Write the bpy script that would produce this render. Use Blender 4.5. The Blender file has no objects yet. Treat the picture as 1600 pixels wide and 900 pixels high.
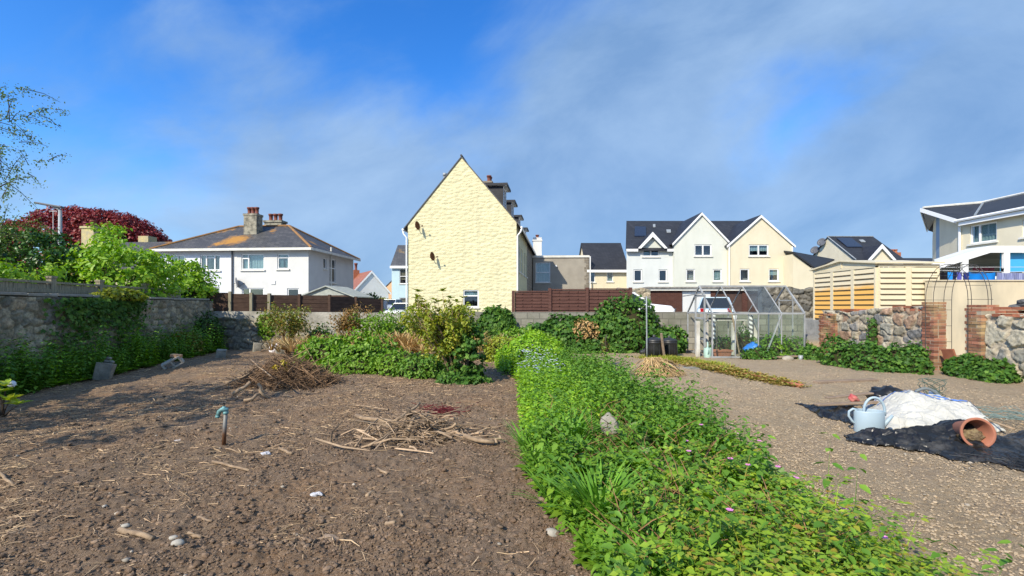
import bpy, math, random
import numpy as np
from mathutils import Vector, Matrix

random.seed(7)
RNG = np.random.default_rng(11)
SC = bpy.context.scene
COL = SC.collection
R = math.radians
F = 720.0            # focal length in photo pixels
EYE = 1.6
HOR = 478.0


def X(px, d): return (px - 800.0) / F * d
def Z(py, d): return EYE - (py - HOR) / F * d
def G(px, py):
    d = F * EYE / (py - HOR)
    return X(px, d), d


# ------------------------------------------------------------------ noise
def _h(ix, iy, s):
    n = (ix.astype(np.int64) * 374761393 + iy.astype(np.int64) * 668265263 + s * 974634777) & 0xffffffff
    n = ((n ^ (n >> 13)) * 1274126177) & 0xffffffff
    n = ((n ^ (n >> 15)) * 2246822519) & 0xffffffff
    return ((n ^ (n >> 16)) & 0xffffff) / float(0xffffff)


def vn(x, y, s=0):
    x = np.asarray(x, float); y = np.asarray(y, float)
    ix = np.floor(x); iy = np.floor(y)
    fx = x - ix; fy = y - iy
    fx = fx * fx * (3 - 2 * fx); fy = fy * fy * (3 - 2 * fy)
    a = _h(ix, iy, s); b = _h(ix + 1, iy, s); c = _h(ix, iy + 1, s); d = _h(ix + 1, iy + 1, s)
    return (a * (1 - fx) + b * fx) * (1 - fy) + (c * (1 - fx) + d * fx) * fy


def fbm(x, y, s=0, o=4):
    t = 0; a = .5; n = 0
    for k in range(o):
        t = t + a * vn(np.asarray(x) * 2 ** k + 17.3 * k, np.asarray(y) * 2 ** k - 9.1 * k, s + k); n += a; a *= .5
    return t / n


def worley(x, y, s=0, jit=.85):
    x = np.asarray(x, float); y = np.asarray(y, float)
    ix = np.floor(x); iy = np.floor(y)
    f1 = np.full(x.shape, 9.); f2 = np.full(x.shape, 9.); cid = np.zeros(x.shape)
    for dx in (-1, 0, 1):
        for dy in (-1, 0, 1):
            cx = ix + dx; cy = iy + dy
            px = cx + .5 + jit * (_h(cx, cy, s) - .5); py = cy + .5 + jit * (_h(cx, cy, s + 71) - .5)
            d = np.hypot(x - px, y - py)
            c = _h(cx, cy, s + 133)
            n1 = d < f1
            f2 = np.where(n1, f1, np.minimum(f2, d)); cid = np.where(n1, c, cid); f1 = np.where(n1, d, f1)
    return f1, f2, cid


def sst(a, b, x):
    t = np.clip((np.asarray(x, float) - a) / (b - a), 0, 1)
    return t * t * (3 - 2 * t)


# ------------------------------------------------------------------ objects
def tag(o, label=None, cat=None, group=None, kind=None):
    if label: o['label'] = label
    if cat: o['category'] = cat
    if group: o['group'] = group
    if kind: o['kind'] = kind
    return o


def thing(name, label, cat, loc=(0, 0, 0), rz=0, group=None, rot=None):
    o = bpy.data.objects.new(name, None); COL.objects.link(o)
    o.empty_display_size = .1
    o.location = loc; o.rotation_euler = rot if rot else (0, 0, rz)
    return tag(o, label, cat, group)


def link(name, me, mat, parent=None, loc=None):
    o = bpy.data.objects.new(name, me); COL.objects.link(o)
    if mat: me.materials.append(mat)
    if parent: o.parent = parent
    if loc: o.location = loc
    return o


def copy_tree(o, parent=None):
    c = o.copy(); COL.objects.link(c)
    if parent: c.parent = parent
    for ch in list(o.children): copy_tree(ch, c)
    return c


class MB:
    def __init__(s): s.v = []; s.f = []

    def add(s, v, f, M=None):
        n = len(s.v)
        if M is not None: v = [tuple(M @ Vector(p)) for p in v]
        s.v += [tuple(p) for p in v]; s.f += [tuple(i + n for i in q) for q in f]
        return s

    def box(s, x0, x1, y0, y1, z0, z1, M=None):
        v = [(x, y, z) for z in (z0, z1) for y in (y0, y1) for x in (x0, x1)]
        return s.add(v, [(0, 2, 3, 1), (4, 5, 7, 6), (0, 1, 5, 4), (2, 6, 7, 3), (0, 4, 6, 2), (1, 3, 7, 5)], M)

    def obox(s, c, sx, sy, sz, rot=(0, 0, 0), jit=0):
        from mathutils import Euler
        Mx = Matrix.Translation(c) @ Euler(rot).to_matrix().to_4x4()
        v = [(x, y, z) for z in (-sz / 2, sz / 2) for y in (-sy / 2, sy / 2) for x in (-sx / 2, sx / 2)]
        if jit: v = [(a + random.uniform(-jit, jit), b + random.uniform(-jit, jit), c_ + random.uniform(-jit, jit)) for a, b, c_ in v]
        return s.add(v, [(0, 2, 3, 1), (4, 5, 7, 6), (0, 1, 5, 4), (2, 6, 7, 3), (0, 4, 6, 2), (1, 3, 7, 5)], Mx)

    def bar(s, a, b, w, t=None):
        """square bar from a to b"""
        a = Vector(a); b = Vector(b); t = t or w
        d = (b - a); L = d.length
        q = d.to_track_quat('Y', 'Z').to_matrix().to_4x4()
        Mx = Matrix.Translation(a) @ q
        return s.box(-w / 2, w / 2, 0, L, -t / 2, t / 2, Mx)

    def prism(s, poly, h, M=None):
        n = len(poly); h = Vector(h)
        v = [Vector(p) for p in poly] + [Vector(p) + h for p in poly]
        f = [tuple(reversed(range(n))), tuple(range(n, 2 * n))] + [(i, (i + 1) % n, n + (i + 1) % n, n + i) for i in range(n)]
        return s.add(v, f, M)

    def quad(s, pts, M=None):
        return s.add(pts, [tuple(range(len(pts)))], M)

    def tube(s, pts, r, n=6, M=None, cap=True):
        pts = [Vector(p) for p in pts]
        rs = r if isinstance(r, (list, tuple)) else [r] * len(pts)
        v = []; f = []
        up = Vector((0, 0, 1)); prev = None
        for i, p in enumerate(pts):
            d = (pts[min(i + 1, len(pts) - 1)] - pts[max(i - 1, 0)])
            d = d.normalized() if d.length > 1e-9 else Vector((0, 0, 1))
            if prev is None:
                a = d.cross(up)
                if a.length < .1: a = d.cross(Vector((1, 0, 0)))
            else:
                a = prev - d * prev.dot(d)
            a.normalize(); prev = a; b = d.cross(a)
            for k in range(n):
                t = 2 * math.pi * k / n
                v.append(p + (a * math.cos(t) + b * math.sin(t)) * rs[i])
        for i in range(len(pts) - 1):
            for k in range(n):
                k2 = (k + 1) % n
                f.append((i * n + k, i * n + k2, (i + 1) * n + k2, (i + 1) * n + k))
        if cap:
            f.append(tuple(reversed(range(n)))); m = (len(pts) - 1) * n
            f.append(tuple(range(m, m + n)))
        return s.add(v, f, M)

    def lathe(s, prof, n=20, M=None, sx=1, sy=1, cap=False):
        v = []; f = []
        for r, z in prof:
            for k in range(n):
                t = 2 * math.pi * k / n
                v.append((r * math.cos(t) * sx, r * math.sin(t) * sy, z))
        for i in range(len(prof) - 1):
            for k in range(n):
                k2 = (k + 1) % n
                f.append((i * n + k, i * n + k2, (i + 1) * n + k2, (i + 1) * n + k))
        if cap:
            f.append(tuple(reversed(range(n)))); m = (len(prof) - 1) * n
            f.append(tuple(range(m, m + n)))
        return s.add(v, f, M)

    def blob(s, c, rx, ry, rz, seed=0, amp=.2, sub=2, M=None):
        v, f = ico(sub)
        v = v.copy()
        k = 1 + amp * (fbm(v[:, 0] * 1.7 + seed * 3.1 + v[:, 2], v[:, 1] * 1.7 + seed * 1.7 - v[:, 2], seed, 3) - .5) * 2
        v = v * k[:, None] * np.array([rx, ry, rz]) + np.array(c)
        return s.add([tuple(p) for p in v], [tuple(q) for q in f], M)

    def build(s, name, mat, parent=None, smooth=False, bevel=0, seg=2, loc=None):
        me = bpy.data.meshes.new(name)
        me.from_pydata(s.v, [], s.f); me.update()
        if smooth: me.polygons.foreach_set('use_smooth', [True] * len(me.polygons))
        o = link(name, me, mat, parent, loc)
        if bevel:
            b = o.modifiers.new('bevel', 'BEVEL'); b.width = bevel; b.segments = seg; b.limit_method = 'ANGLE'; b.angle_limit = R(40)
        return o


_ICO = {}
def ico(sub):
    if sub in _ICO: return _ICO[sub]
    import bmesh
    bm = bmesh.new(); bmesh.ops.create_icosphere(bm, subdivisions=sub, radius=1)
    v = np.array([p.co[:] for p in bm.verts]); bm.verts.index_update()
    f = np.array([[q.index for q in p.verts] for p in bm.faces]); bm.free()
    _ICO[sub] = (v, f); return v, f


def mesh_np(name, V, Fc, mat, parent=None, smooth=True, col=None):
    """V (n,3), Fc (m,k)"""
    V = np.ascontiguousarray(V, np.float32).reshape(-1, 3); Fc = np.ascontiguousarray(Fc, np.int32)
    m, k = Fc.shape
    me = bpy.data.meshes.new(name)
    me.vertices.add(len(V)); me.vertices.foreach_set('co', V.ravel())
    me.loops.add(m * k); me.loops.foreach_set('vertex_index', Fc.ravel())
    me.polygons.add(m); me.polygons.foreach_set('loop_start', np.arange(0, m * k, k, dtype=np.int32))
    try: me.polygons.foreach_set('loop_total', np.full(m, k, np.int32))
    except Exception: pass
    me.polygons.foreach_set('use_smooth', np.full(m, bool(smooth)))
    if col is not None:
        at = me.color_attributes.new('col', 'FLOAT_COLOR', 'POINT')
        c4 = np.ones((len(V), 4), np.float32); c4[:, :3] = col
        at.data.foreach_set('color', c4.ravel())
    me.update(calc_edges=True)
    return link(name, me, mat, parent)


def cat(parts):
    vs = []; fs = []; n = 0
    for v, f in parts:
        v = np.asarray(v, float).reshape(-1, 3); f = np.asarray(f, int)
        vs.append(v); fs.append(f + n); n += len(v)
    return np.concatenate(vs), np.concatenate(fs)


def nrm(a): return a / np.maximum(np.linalg.norm(a, axis=-1, keepdims=True), 1e-9)


def basis(D, N):
    D = nrm(np.asarray(D, float)); Xx = nrm(np.cross(D, N)); Nn = np.cross(Xx, D)
    return np.stack([Xx, D, Nn], axis=2)


def rotz(a):
    a = np.asarray(a, float); z = np.zeros_like(a); o = np.ones_like(a); c = np.cos(a); s = np.sin(a)
    return np.stack([np.stack([c, -s, z], -1), np.stack([s, c, z], -1), np.stack([z, z, o], -1)], 1)


def scatter(T, P, Rm, S):
    Tv, Tf = np.asarray(T[0], float), np.asarray(T[1], int)
    P = np.asarray(P, float); S = np.asarray(S, float)
    if S.ndim == 1: S = S[:, None]
    V = np.einsum('nij,nkj->nki', Rm, Tv[None] * S[:, None, :]) + P[:, None, :]
    Fc = Tf[None] + (np.arange(len(P)) * len(Tv))[:, None, None]
    return V.reshape(-1, 3), Fc.reshape(-1, Tf.shape[1])


# leaf templates: along +Y, upper side +Z, length one
LEAF2 = ([(0, 0, 0), (.3, .45, .07), (0, 1, -.1), (-.3, .45, .07)], [(0, 1, 2), (0, 2, 3)])
LEAF2W = ([(0, 0, 0), (.45, .5, .08), (0, 1, -.08), (-.45, .5, .08)], [(0, 1, 2), (0, 2, 3)])
LEAF6 = ([(0, 0, 0), (.27, .28, .05), (.22, .68, .03), (0, 1, -.14), (-.22, .68, .03), (-.27, .28, .05), (0, .48, -.05)],
         [(6, 0, 1), (6, 1, 2), (6, 2, 3), (6, 3, 4), (6, 4, 5), (6, 5, 0)])
IVYL = ([(0, 0, 0), (.42, -.02, .02), (.3, .3, .03), (.5, .55, -.02), (.18, .58, .03), (0, 1, -.1), (-.18, .58, .03), (-.5, .55, -.02), (-.3, .3, .03), (-.42, -.02, .02), (0, .35, -.03)],
        [(10, i, i + 1) for i in range(0, 9)] + [(10, 9, 0)])
BLADE = ([(-.035, 0, 0), (.035, 0, 0), (-.03, .4, .02), (.03, .4, .02), (-.02, .75, -.06), (.02, .75, -.06), (0, 1, -.2)],
         [(0, 1, 3), (0, 3, 2), (2, 3, 5), (2, 5, 4), (4, 5, 6)])


def rand_dirs(n, rng=RNG): return nrm(rng.normal(size=(n, 3)))


def leaves_at(P, N, size, tmpl=LEAF2, rng=RNG, spread=.8, droop=.35, var=.35):
    n = len(P)
    N = nrm(N + spread * rng.normal(size=(n, 3)) * .6)
    D = np.cross(N, rand_dirs(n, rng)); D = nrm(D); D[:, 2] -= droop; 
    S = size * (1 + var * (rng.random(n) * 2 - 1))
    return scatter(tmpl, P, basis(D, N), S)


def clump_points(c, rad, n_sub, sub_r, per, rng=RNG, zmin=-.5, shell=.55):
    """leaf points in sub-clumps spread through an ellipsoid"""
    u = rand_dirs(n_sub * 3, rng); u = u[u[:, 2] > zmin][:n_sub]
    rr = (shell + (1 - shell) * rng.random(len(u)) ** .5)
    ctr = np.array(c) + u * rr[:, None] * np.array(rad)
    sr = sub_r * (.6 + .8 * rng.random(len(u)))
    q = rand_dirs(len(u) * per, rng); k = np.repeat(np.arange(len(u)), per)
    P = ctr[k] + q * (sr[k] * rng.random(len(k)) ** .4)[:, None] * np.array([1, 1, .75])
    N = nrm(q * .6 + u[k] * .5 + np.array([0, 0, .5]))
    return P, N, ctr


# ------------------------------------------------------------------ materials
class NT:
    def __init__(s, name):
        s.m = bpy.data.materials.new(name); s.m.use_nodes = True
        s.t = s.m.node_tree; s.n = s.t.nodes; s.b = s.n['Principled BSDF']; s.out = s.n['Material Output']

    def new(s, typ, **kw):
        n = s.n.new(typ)
        for k, v in kw.items():
            if k.startswith('i_'): n.inputs[k[2:].replace('_', ' ')].default_value = v
            else: setattr(n, k, v)
        return n

    def l(s, a, b): s.t.links.new(a, b)

    def co(s, kind='Object', sc=(1, 1, 1), rot=(0, 0, 0)):
        t = s.new('ShaderNodeTexCoord'); m = s.new('ShaderNodeMapping')
        m.inputs['Scale'].default_value = sc; m.inputs['Rotation'].default_value = rot
        s.l(t.outputs[kind], m.inputs[0]); return m.outputs[0]

    def noise(s, vec, scale, detail=5, rough=.55, dist=0):
        n = s.new('ShaderNodeTexNoise'); n.inputs['Scale'].default_value = scale; n.inputs['Detail'].default_value = detail
        n.inputs['Roughness'].default_value = rough; n.inputs['Distortion'].default_value = dist
        s.l(vec, n.inputs['Vector']); return n.outputs['Fac']

    def ramp(s, fac, stops):
        r = s.new('ShaderNodeValToRGB'); e = r.color_ramp.elements
        while len(e) < len(stops): e.new(.5)
        for q, (p, c) in zip(e, stops):
            q.position = p; q.color = (*c, 1) if len(c) == 3 else c
        s.l(fac, r.inputs[0]); return r.outputs[0]

    def val(s, fac, a, b, c=0., d=1.):
        m = s.new('ShaderNodeMapRange'); m.inputs[1].default_value = a; m.inputs[2].default_value = b
        m.inputs[3].default_value = c; m.inputs[4].default_value = d
        s.l(fac, m.inputs[0]); return m.outputs[0]

    def mix(s, f, a, b, mode='MIX'):
        m = s.new('ShaderNodeMix', data_type='RGBA', blend_type=mode)
        for v, i in ((f, m.inputs[0]), (a, m.inputs[6]), (b, m.inputs[7])):
            if isinstance(v, (int, float)): i.default_value = v
            elif isinstance(v, tuple): i.default_value = (*v, 1)
            else: s.l(v, i)
        return m.outputs[2]

    def math(s, op, a, b=None):
        m = s.new('ShaderNodeMath', operation=op)
        for v, i in ((a, m.inputs[0]), (b, m.inputs[1])):
            if v is None: continue
            if isinstance(v, (int, float)): i.default_value = v
            else: s.l(v, i)
        return m.outputs[0]

    def base(s, c):
        if isinstance(c, tuple): s.b.inputs['Base Color'].default_value = (*c, 1)
        else: s.l(c, s.b.inputs['Base Color'])

    def bump(s, h, strength=.5, dist=.02, prev=None):
        b = s.new('ShaderNodeBump'); b.inputs['Strength'].default_value = strength; b.inputs['Distance'].default_value = dist
        s.l(h, b.inputs['Height'])
        if prev: s.l(prev, b.inputs['Normal'])
        s.l(b.outputs[0], s.b.inputs['Normal']); return b.outputs[0]

    def set(s, rough=.8, spec=.3, metal=0):
        s.b.inputs['Roughness'].default_value = rough; s.b.inputs['Specular IOR Level'].default_value = spec
        s.b.inputs['Metallic'].default_value = metal; return s


def plain(name, col, col2=None, scale=4., rough=.75, spec=.3, metal=0, bump=0, bscale=60, bdist=.01, amt=(.35, .65), stretch=(1, 1, 1), island=0):
    t = NT(name); t.set(rough, spec, metal)
    v = t.co('Object', stretch)
    c = col
    if col2:
        c = t.mix(t.val(t.noise(v, scale, 6), amt[0], amt[1]), col, col2)
    if island:
        g = t.new('ShaderNodeNewGeometry')
        h = t.new('ShaderNodeHueSaturation'); t.l(t.val(g.outputs['Random Per Island'], 0, 1, 1 - island, 1 + island), h.inputs['Value'])
        if isinstance(c, tuple): h.inputs['Color'].default_value = (*c, 1)
        else: t.l(c, h.inputs['Color'])
        c = h.outputs[0]
    t.base(c)
    if bump: t.bump(t.noise(v, bscale, 5), bump, bdist)
    return t.m


def leafmat(name, cols, transl=.3, rough=.45, spec=.35):
    t = NT(name); t.set(rough, spec)
    g = t.new('ShaderNodeNewGeometry')
    n = len(cols); cols = [tuple(min(.6, q * k_) for q, k_ in zip(c_, (1.62, 1.45, 1.2))) for c_ in cols]
    c = t.ramp(g.outputs['Random Per Island'], [((i + .5) / n, c) for i, c in enumerate(cols)])
    v = t.co('Object'); c = t.mix(t.val(t.noise(v, 2.2, 4), .35, .7, 0, .5), c, tuple(q * .65 for q in cols[0]))
    t.base(c)
    tr = t.new('ShaderNodeBsdfTranslucent'); h = t.new('ShaderNodeHueSaturation'); h.inputs['Saturation'].default_value = 1.1; h.inputs['Value'].default_value = 1.3
    t.l(c, h.inputs['Color']); t.l(h.outputs[0], tr.inputs[0])
    mx = t.new('ShaderNodeMixShader'); mx.inputs[0].default_value = transl
    t.l(t.b.outputs[0], mx.inputs[1]); t.l(tr.outputs[0], mx.inputs[2]); t.l(mx.outputs[0], t.out.inputs[0])
    return t.m


def slate(name, c1, c2, lichen=None, lich=(.58, .68), row=3.6, w=.3, spot=None):
    t = NT(name); t.set(.6, .4)
    tc = t.new('ShaderNodeTexCoord'); sp = t.new('ShaderNodeSeparateXYZ'); t.l(tc.outputs['Object'], sp.inputs[0])
    cb = t.new('ShaderNodeCombineXYZ'); t.l(t.math('ADD', sp.outputs[0], sp.outputs[1]), cb.inputs[0]); t.l(t.math('MULTIPLY', sp.outputs[2], 1.9), cb.inputs[1])
    b = t.new('ShaderNodeTexBrick'); t.l(cb.outputs[0], b.inputs[0])
    b.inputs['Scale'].default_value = 1; b.inputs['Brick Width'].default_value = w; b.inputs['Row Height'].default_value = 1 / row
    b.inputs['Mortar Size'].default_value = .012; b.inputs['Color1'].default_value = (*c1, 1); b.inputs['Color2'].default_value = (*c2, 1)
    b.inputs['Mortar'].default_value = (*[q * .4 for q in c1], 1); b.inputs['Bias'].default_value = -.2
    v = t.co('Object'); c = t.mix(t.val(t.noise(v, 1.3, 6), .3, .7, .55, 0), b.outputs[0], tuple(q * .55 for q in c1))
    if lichen: c = t.mix(t.val(t.noise(v, .55, 8, .65), *lich), c, lichen)
    if spot:
        vd = t.new('ShaderNodeVectorMath', operation='DISTANCE'); t.l(tc.outputs['Object'], vd.inputs[0]); vd.inputs[1].default_value = spot[:3]
        dd = t.math('ADD', t.math('DIVIDE', vd.outputs['Value'], spot[3]), t.math('MULTIPLY', t.noise(v, 2.6, 8, .7), 1.6))
        c = t.mix(t.val(dd, 1.25, 1.75, .9, 0), c, lichen)
    t.base(c); t.bump(b.outputs['Fac'], -.6, .02)
    return t.m


def blocks(name, c1, c2, mort, w, h, msize=.012, rough=.9, stain=None, bump=.5, soft=.4):
    t = NT(name); t.set(rough, .2)
    tc = t.new('ShaderNodeTexCoord'); sp = t.new('ShaderNodeSeparateXYZ'); t.l(tc.outputs['Object'], sp.inputs[0])
    cb = t.new('ShaderNodeCombineXYZ'); t.l(t.math('ADD', sp.outputs[0], sp.outputs[1]), cb.inputs[0]); t.l(sp.outputs[2], cb.inputs[1])
    b = t.new('ShaderNodeTexBrick'); t.l(cb.outputs[0], b.inputs[0]); b.inputs['Scale'].default_value = 1
    b.inputs['Brick Width'].default_value = w; b.inputs['Row Height'].default_value = h; b.inputs['Mortar Size'].default_value = msize
    b.inputs['Mortar Smooth'].default_value = .3
    b.inputs['Color1'].default_value = (*c1, 1); b.inputs['Color2'].default_value = (*c2, 1); b.inputs['Mortar'].default_value = (*mort, 1)
    v = t.co('Object'); n = t.noise(v, 3, 8, .65)
    c = t.mix(t.val(n, .3, .7, .5, 0), b.outputs[0], tuple(q * .55 for q in c1))
    if stain: c = t.mix(t.val(t.noise(v, 1.1, 6, .6), .5, .68, 0, .7), c, stain)
    t.base(c)
    p = t.bump(b.outputs['Fac'], -bump, .02); t.bump(t.noise(v, 45, 5), soft, .012, p)
    return t.m


def colattr(name, rough=.9, nscale=18, bump=.6, dist=.02, moss=None):
    t = NT(name); t.set(rough, .25)
    a = t.new('ShaderNodeVertexColor', layer_name='col')
    v = t.co('Object'); n = t.noise(v, nscale, 8, .7)
    c = t.mix(t.val(n, .3, .7), t.mix(1, a.outputs[0], (.55, .55, .55), 'MULTIPLY'), t.mix(1, a.outputs[0], (1.75, 1.72, 1.62), 'MULTIPLY'))
    if moss: c = t.mix(t.val(t.noise(v, 1.6, 8, .72), .47, .64, 0, .8), c, moss)
    t.base(c); t.bump(t.noise(v, nscale * 2.5, 6, .7), bump, dist)
    return t.m


def glassmat(name, tint=(.85, .9, .9), refl=.12, dust=None):
    t = NT(name)
    tr = t.new('ShaderNodeBsdfTransparent'); tr.inputs[0].default_value = (*tint, 1)
    gl = t.new('ShaderNodeBsdfGlossy'); gl.inputs['Roughness'].default_value = .02
    lw_ = t.new('ShaderNodeLayerWeight'); lw_.inputs[0].default_value = .5
    fr = t.math('MULTIPLY', t.math('POWER', lw_.outputs['Facing'], 5), .8)
    mx = t.new('ShaderNodeMixShader'); t.l(t.math('ADD', fr, refl), mx.inputs[0])
    t.l(tr.outputs[0], mx.inputs[1]); t.l(gl.outputs[0], mx.inputs[2]); o = mx.outputs[0]
    if dust:
        df = t.new('ShaderNodeBsdfDiffuse'); df.inputs[0].default_value = (*dust[0], 1)
        m2 = t.new('ShaderNodeMixShader'); v = t.co('Object')
        t.l(t.val(t.noise(v, 2.5, 6, .7), .3, .75, dust[1] * .3, dust[1] * 1.4), m2.inputs[0]); t.l(o, m2.inputs[1]); t.l(df.outputs[0], m2.inputs[2]); o = m2.outputs[0]
    t.l(o, t.out.inputs[0]); return t.m
# ------------------------------------------------------------------ camera, sun, sky
cam = bpy.data.cameras.new('camera'); camo = bpy.data.objects.new('camera', cam); COL.objects.link(camo)
camo.location = (0, 0, EYE); camo.rotation_euler = (R(90), 0, 0)
cam.sensor_width = 36; cam.lens = 36 * F / 1600; cam.shift_y = (HOR - 450) / 1600; cam.clip_start = .05; cam.clip_end = 3000
SC.camera = camo

LDIR = Vector((.76, 1.0, -.97)).normalized()
sun = bpy.data.lights.new('sun', 'SUN'); sun.energy = 4.3; sun.angle = R(.5); sun.color = (1, .90, .72)
suno = bpy.data.objects.new('sun', sun); COL.objects.link(suno); suno.location = (-20, -20, 30)
suno.rotation_euler = LDIR.to_track_quat('-Z', 'Y').to_euler()

W = bpy.data.worlds.new('World'); SC.world = W; W.use_nodes = True
wt = W.node_tree; wn = wt.nodes; wl = wt.links.new
bg = wn['Background']; wout = wn['World Output']
sky = wn.new('ShaderNodeTexSky'); sky.sky_type = 'NISHITA'; sky.sun_disc = False
sky.sun_elevation = math.asin(-LDIR.z); sky.sun_rotation = math.atan2(-LDIR.x, -LDIR.y)
sky.air_density = 1.0; sky.dust_density = .6; sky.ozone_density = 3.0
hs = wn.new('ShaderNodeHueSaturation'); hs.inputs['Saturation'].default_value = 1.33; hs.inputs['Hue'].default_value = .508; hs.inputs['Value'].default_value = 1.9
wl(sky.outputs[0], hs.inputs['Color'])
tc = wn.new('ShaderNodeTexCoord'); sp = wn.new('ShaderNodeSeparateXYZ'); wl(tc.outputs['Generated'], sp.inputs[0])
def wmath(op, a, b=None):
    m = wn.new('ShaderNodeMath'); m.operation = op
    for v, i in ((a, m.inputs[0]), (b, m.inputs[1])):
        if v is None: continue
        if isinstance(v, (int, float)): i.default_value = v
        else: wl(v, i)
    return m.outputs[0]
def wrange(f, a, b, c=0., d=1., smooth=True):
    m = wn.new('ShaderNodeMapRange'); m.interpolation_type = 'SMOOTHSTEP' if smooth else 'LINEAR'
    for i, v in zip((1, 2, 3, 4), (a, b, c, d)): m.inputs[i].default_value = v
    wl(f, m.inputs[0]); return m.outputs[0]
yy = wmath('ADD', wmath('ABSOLUTE', sp.outputs[1]), .35)
cx = wmath('DIVIDE', sp.outputs[0], yy); cy = wmath('DIVIDE', sp.outputs[2], yy)
cb = wn.new('ShaderNodeCombineXYZ'); wl(cx, cb.inputs[0]); wl(cy, cb.inputs[1])
def wnoise(sc, det, ro, off, dist=0., st=(1, 1, 1), rot=0):
    m0 = wn.new('ShaderNodeMapping'); m0.inputs['Rotation'].default_value = (0, 0, R(rot)); wl(cb.outputs[0], m0.inputs[0])
    mp = wn.new('ShaderNodeMapping'); mp.inputs['Location'].default_value = off; mp.inputs['Scale'].default_value = st; wl(m0.outputs[0], mp.inputs[0])
    n = wn.new('ShaderNodeTexNoise'); n.inputs['Scale'].default_value = sc; n.inputs['Detail'].default_value = det; n.inputs['Roughness'].default_value = ro
    n.inputs['Distortion'].default_value = dist; wl(mp.outputs[0], n.inputs['Vector']); return n.outputs['Fac']
big = wnoise(1.7, 3, .5, (2.3, .7, 0), .3, (1, 1.5, 1), -24)
fine = wnoise(3.2, 9, .58, (0.4, 4, 0), .35, (.9, 1.55, 1), -20)
# broken cloud, thickening to the right and towards the horizon
side = wrange(cx, -1.0, .4, -.16, .15)
low = wrange(cy, .36, .04, -.02, .17)
cov = wmath('ADD', wmath('ADD', wmath('ADD', wmath('MULTIPLY', big, .56), wmath('MULTIPLY', fine, .44)), side), low)
mask = wrange(cov, .395, .63, 0, .94)
cr = wn.new('ShaderNodeMix'); cr.data_type = 'RGBA'
wl(wrange(wnoise(2.6, 8, .6, (7, 2, 0), .3, (.9, 1.6, 1), -18), .34, .68, 0, 1, False), cr.inputs[0]); cr.inputs[6].default_value = (1.6, 2.85, 5.0, 1); cr.inputs[7].default_value = (3.1, 4.5, 6.5, 1)
mx = wn.new('ShaderNodeMix'); mx.data_type = 'RGBA'; wl(mask, mx.inputs[0]); tn = wn.new('ShaderNodeMix'); tn.data_type = 'RGBA'; tn.blend_type = 'MULTIPLY'; tn.inputs[0].default_value = 1; wl(hs.outputs[0], tn.inputs[6]); tn.inputs[7].default_value = (.73, .93, 1.04, 1); wl(tn.outputs[2], mx.inputs[6]); wl(cr.outputs[2], mx.inputs[7])
wl(mx.outputs[2], bg.inputs[0]); bg.inputs[1].default_value = .10

SC.view_settings.view_transform = 'Standard'; SC.view_settings.look = 'None'; SC.view_settings.exposure = 0.42; SC.view_settings.gamma = 1
SC.render.filter_size = 1.1; SC.cycles.max_bounces = 6; SC.cycles.transparent_max_bounces = 16; SC.cycles.use_denoising = True
SC.cycles.caustics_reflective = False; SC.cycles.caustics_refractive = False

# ------------------------------------------------------------------ ground
def bed_edges(y):
    y = np.asarray(y, float)
    l = .12 + .33 * sst(4.5, 2.4, y) + .16 * (fbm(y * .9, y * 0, 5) - .5) - .55 * sst(9.5, 11.5, y)
    r = 2.45 + .2 * (fbm(y * .8, y * 0 + 3, 8) - .5) - .25 * sst(7, 10, y) - .9 * sst(10, 13.5, y)
    r = r - .32 * sst(4.6, 2.8, y)
    return l, r


def gh(x, y):
    x = np.asarray(x, float); y = np.asarray(y, float)
    ins = sst(17.4, 17.0, y)
    g = .05 * (fbm(x * .55, y * .55, 1, 3) - .5)
    L = sst(1.3, .5, x + .5 * (fbm(x * .8, y * .8, 44, 2) - .5))
    w1, w2, wc = worley(x * 17 + .9 * vn(x * 15, y * 15, 3), y * 17 + .9 * vn(x * 15, y * 15, 4), 21)
    left = .075 * (fbm(x * 1.7, y * 1.7, 2, 3) - .5) + .075 * (fbm(x * 5, y * 5, 6, 5) - .5) + .020 * np.maximum(0, .5 - w1) * wc * 2 + .030 * np.abs(fbm(x * 11, y * 11, 9, 3) - .5) * 2 + .014 * (vn(x * 44, y * 44, 19) - .5)
    v1, v2, vc = worley(x * 11, y * 11, 31)
    right = .02 * (fbm(x * 1.3, y * 1.3, 12, 3) - .5) + .014 * sst(.02, .22, v2 - v1) * (.4 + .8 * vc) + .022 * (fbm(x * 7, y * 7, 16, 3) - .5) + .008 * (vn(x * 34, y * 34, 29) - .5)
    g = g + L * left + (1 - L) * right
    # raised bed under the weeds
    l, r = bed_edges(y); m = sst(l - .1, l + .5, x) * sst(r + .1, r - .5, x) * sst(15.5, 13, y)
    g = g * (1 - m) + m * .12
    return g * ins + .5 * (1 - ins)


def axis(segs):
    out = []
    for a, b, st in segs:
        n = max(1, int(round((b - a) / st))); out += list(np.linspace(a, b, n, endpoint=False))
    out.append(segs[-1][1]); return np.array(out)


def grid_mesh(xs, ys, zf):
    Xg, Yg = np.meshgrid(xs, ys); Zg = zf(Xg, Yg)
    V = np.stack([Xg.ravel(), Yg.ravel(), Zg.ravel()], 1); nx = len(xs); ny = len(ys)
    i = (np.arange(ny - 1)[:, None] * nx + np.arange(nx - 1)[None]).ravel()
    return V, np.stack([i, i + 1, i + 1 + nx, i + nx], 1)


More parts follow.
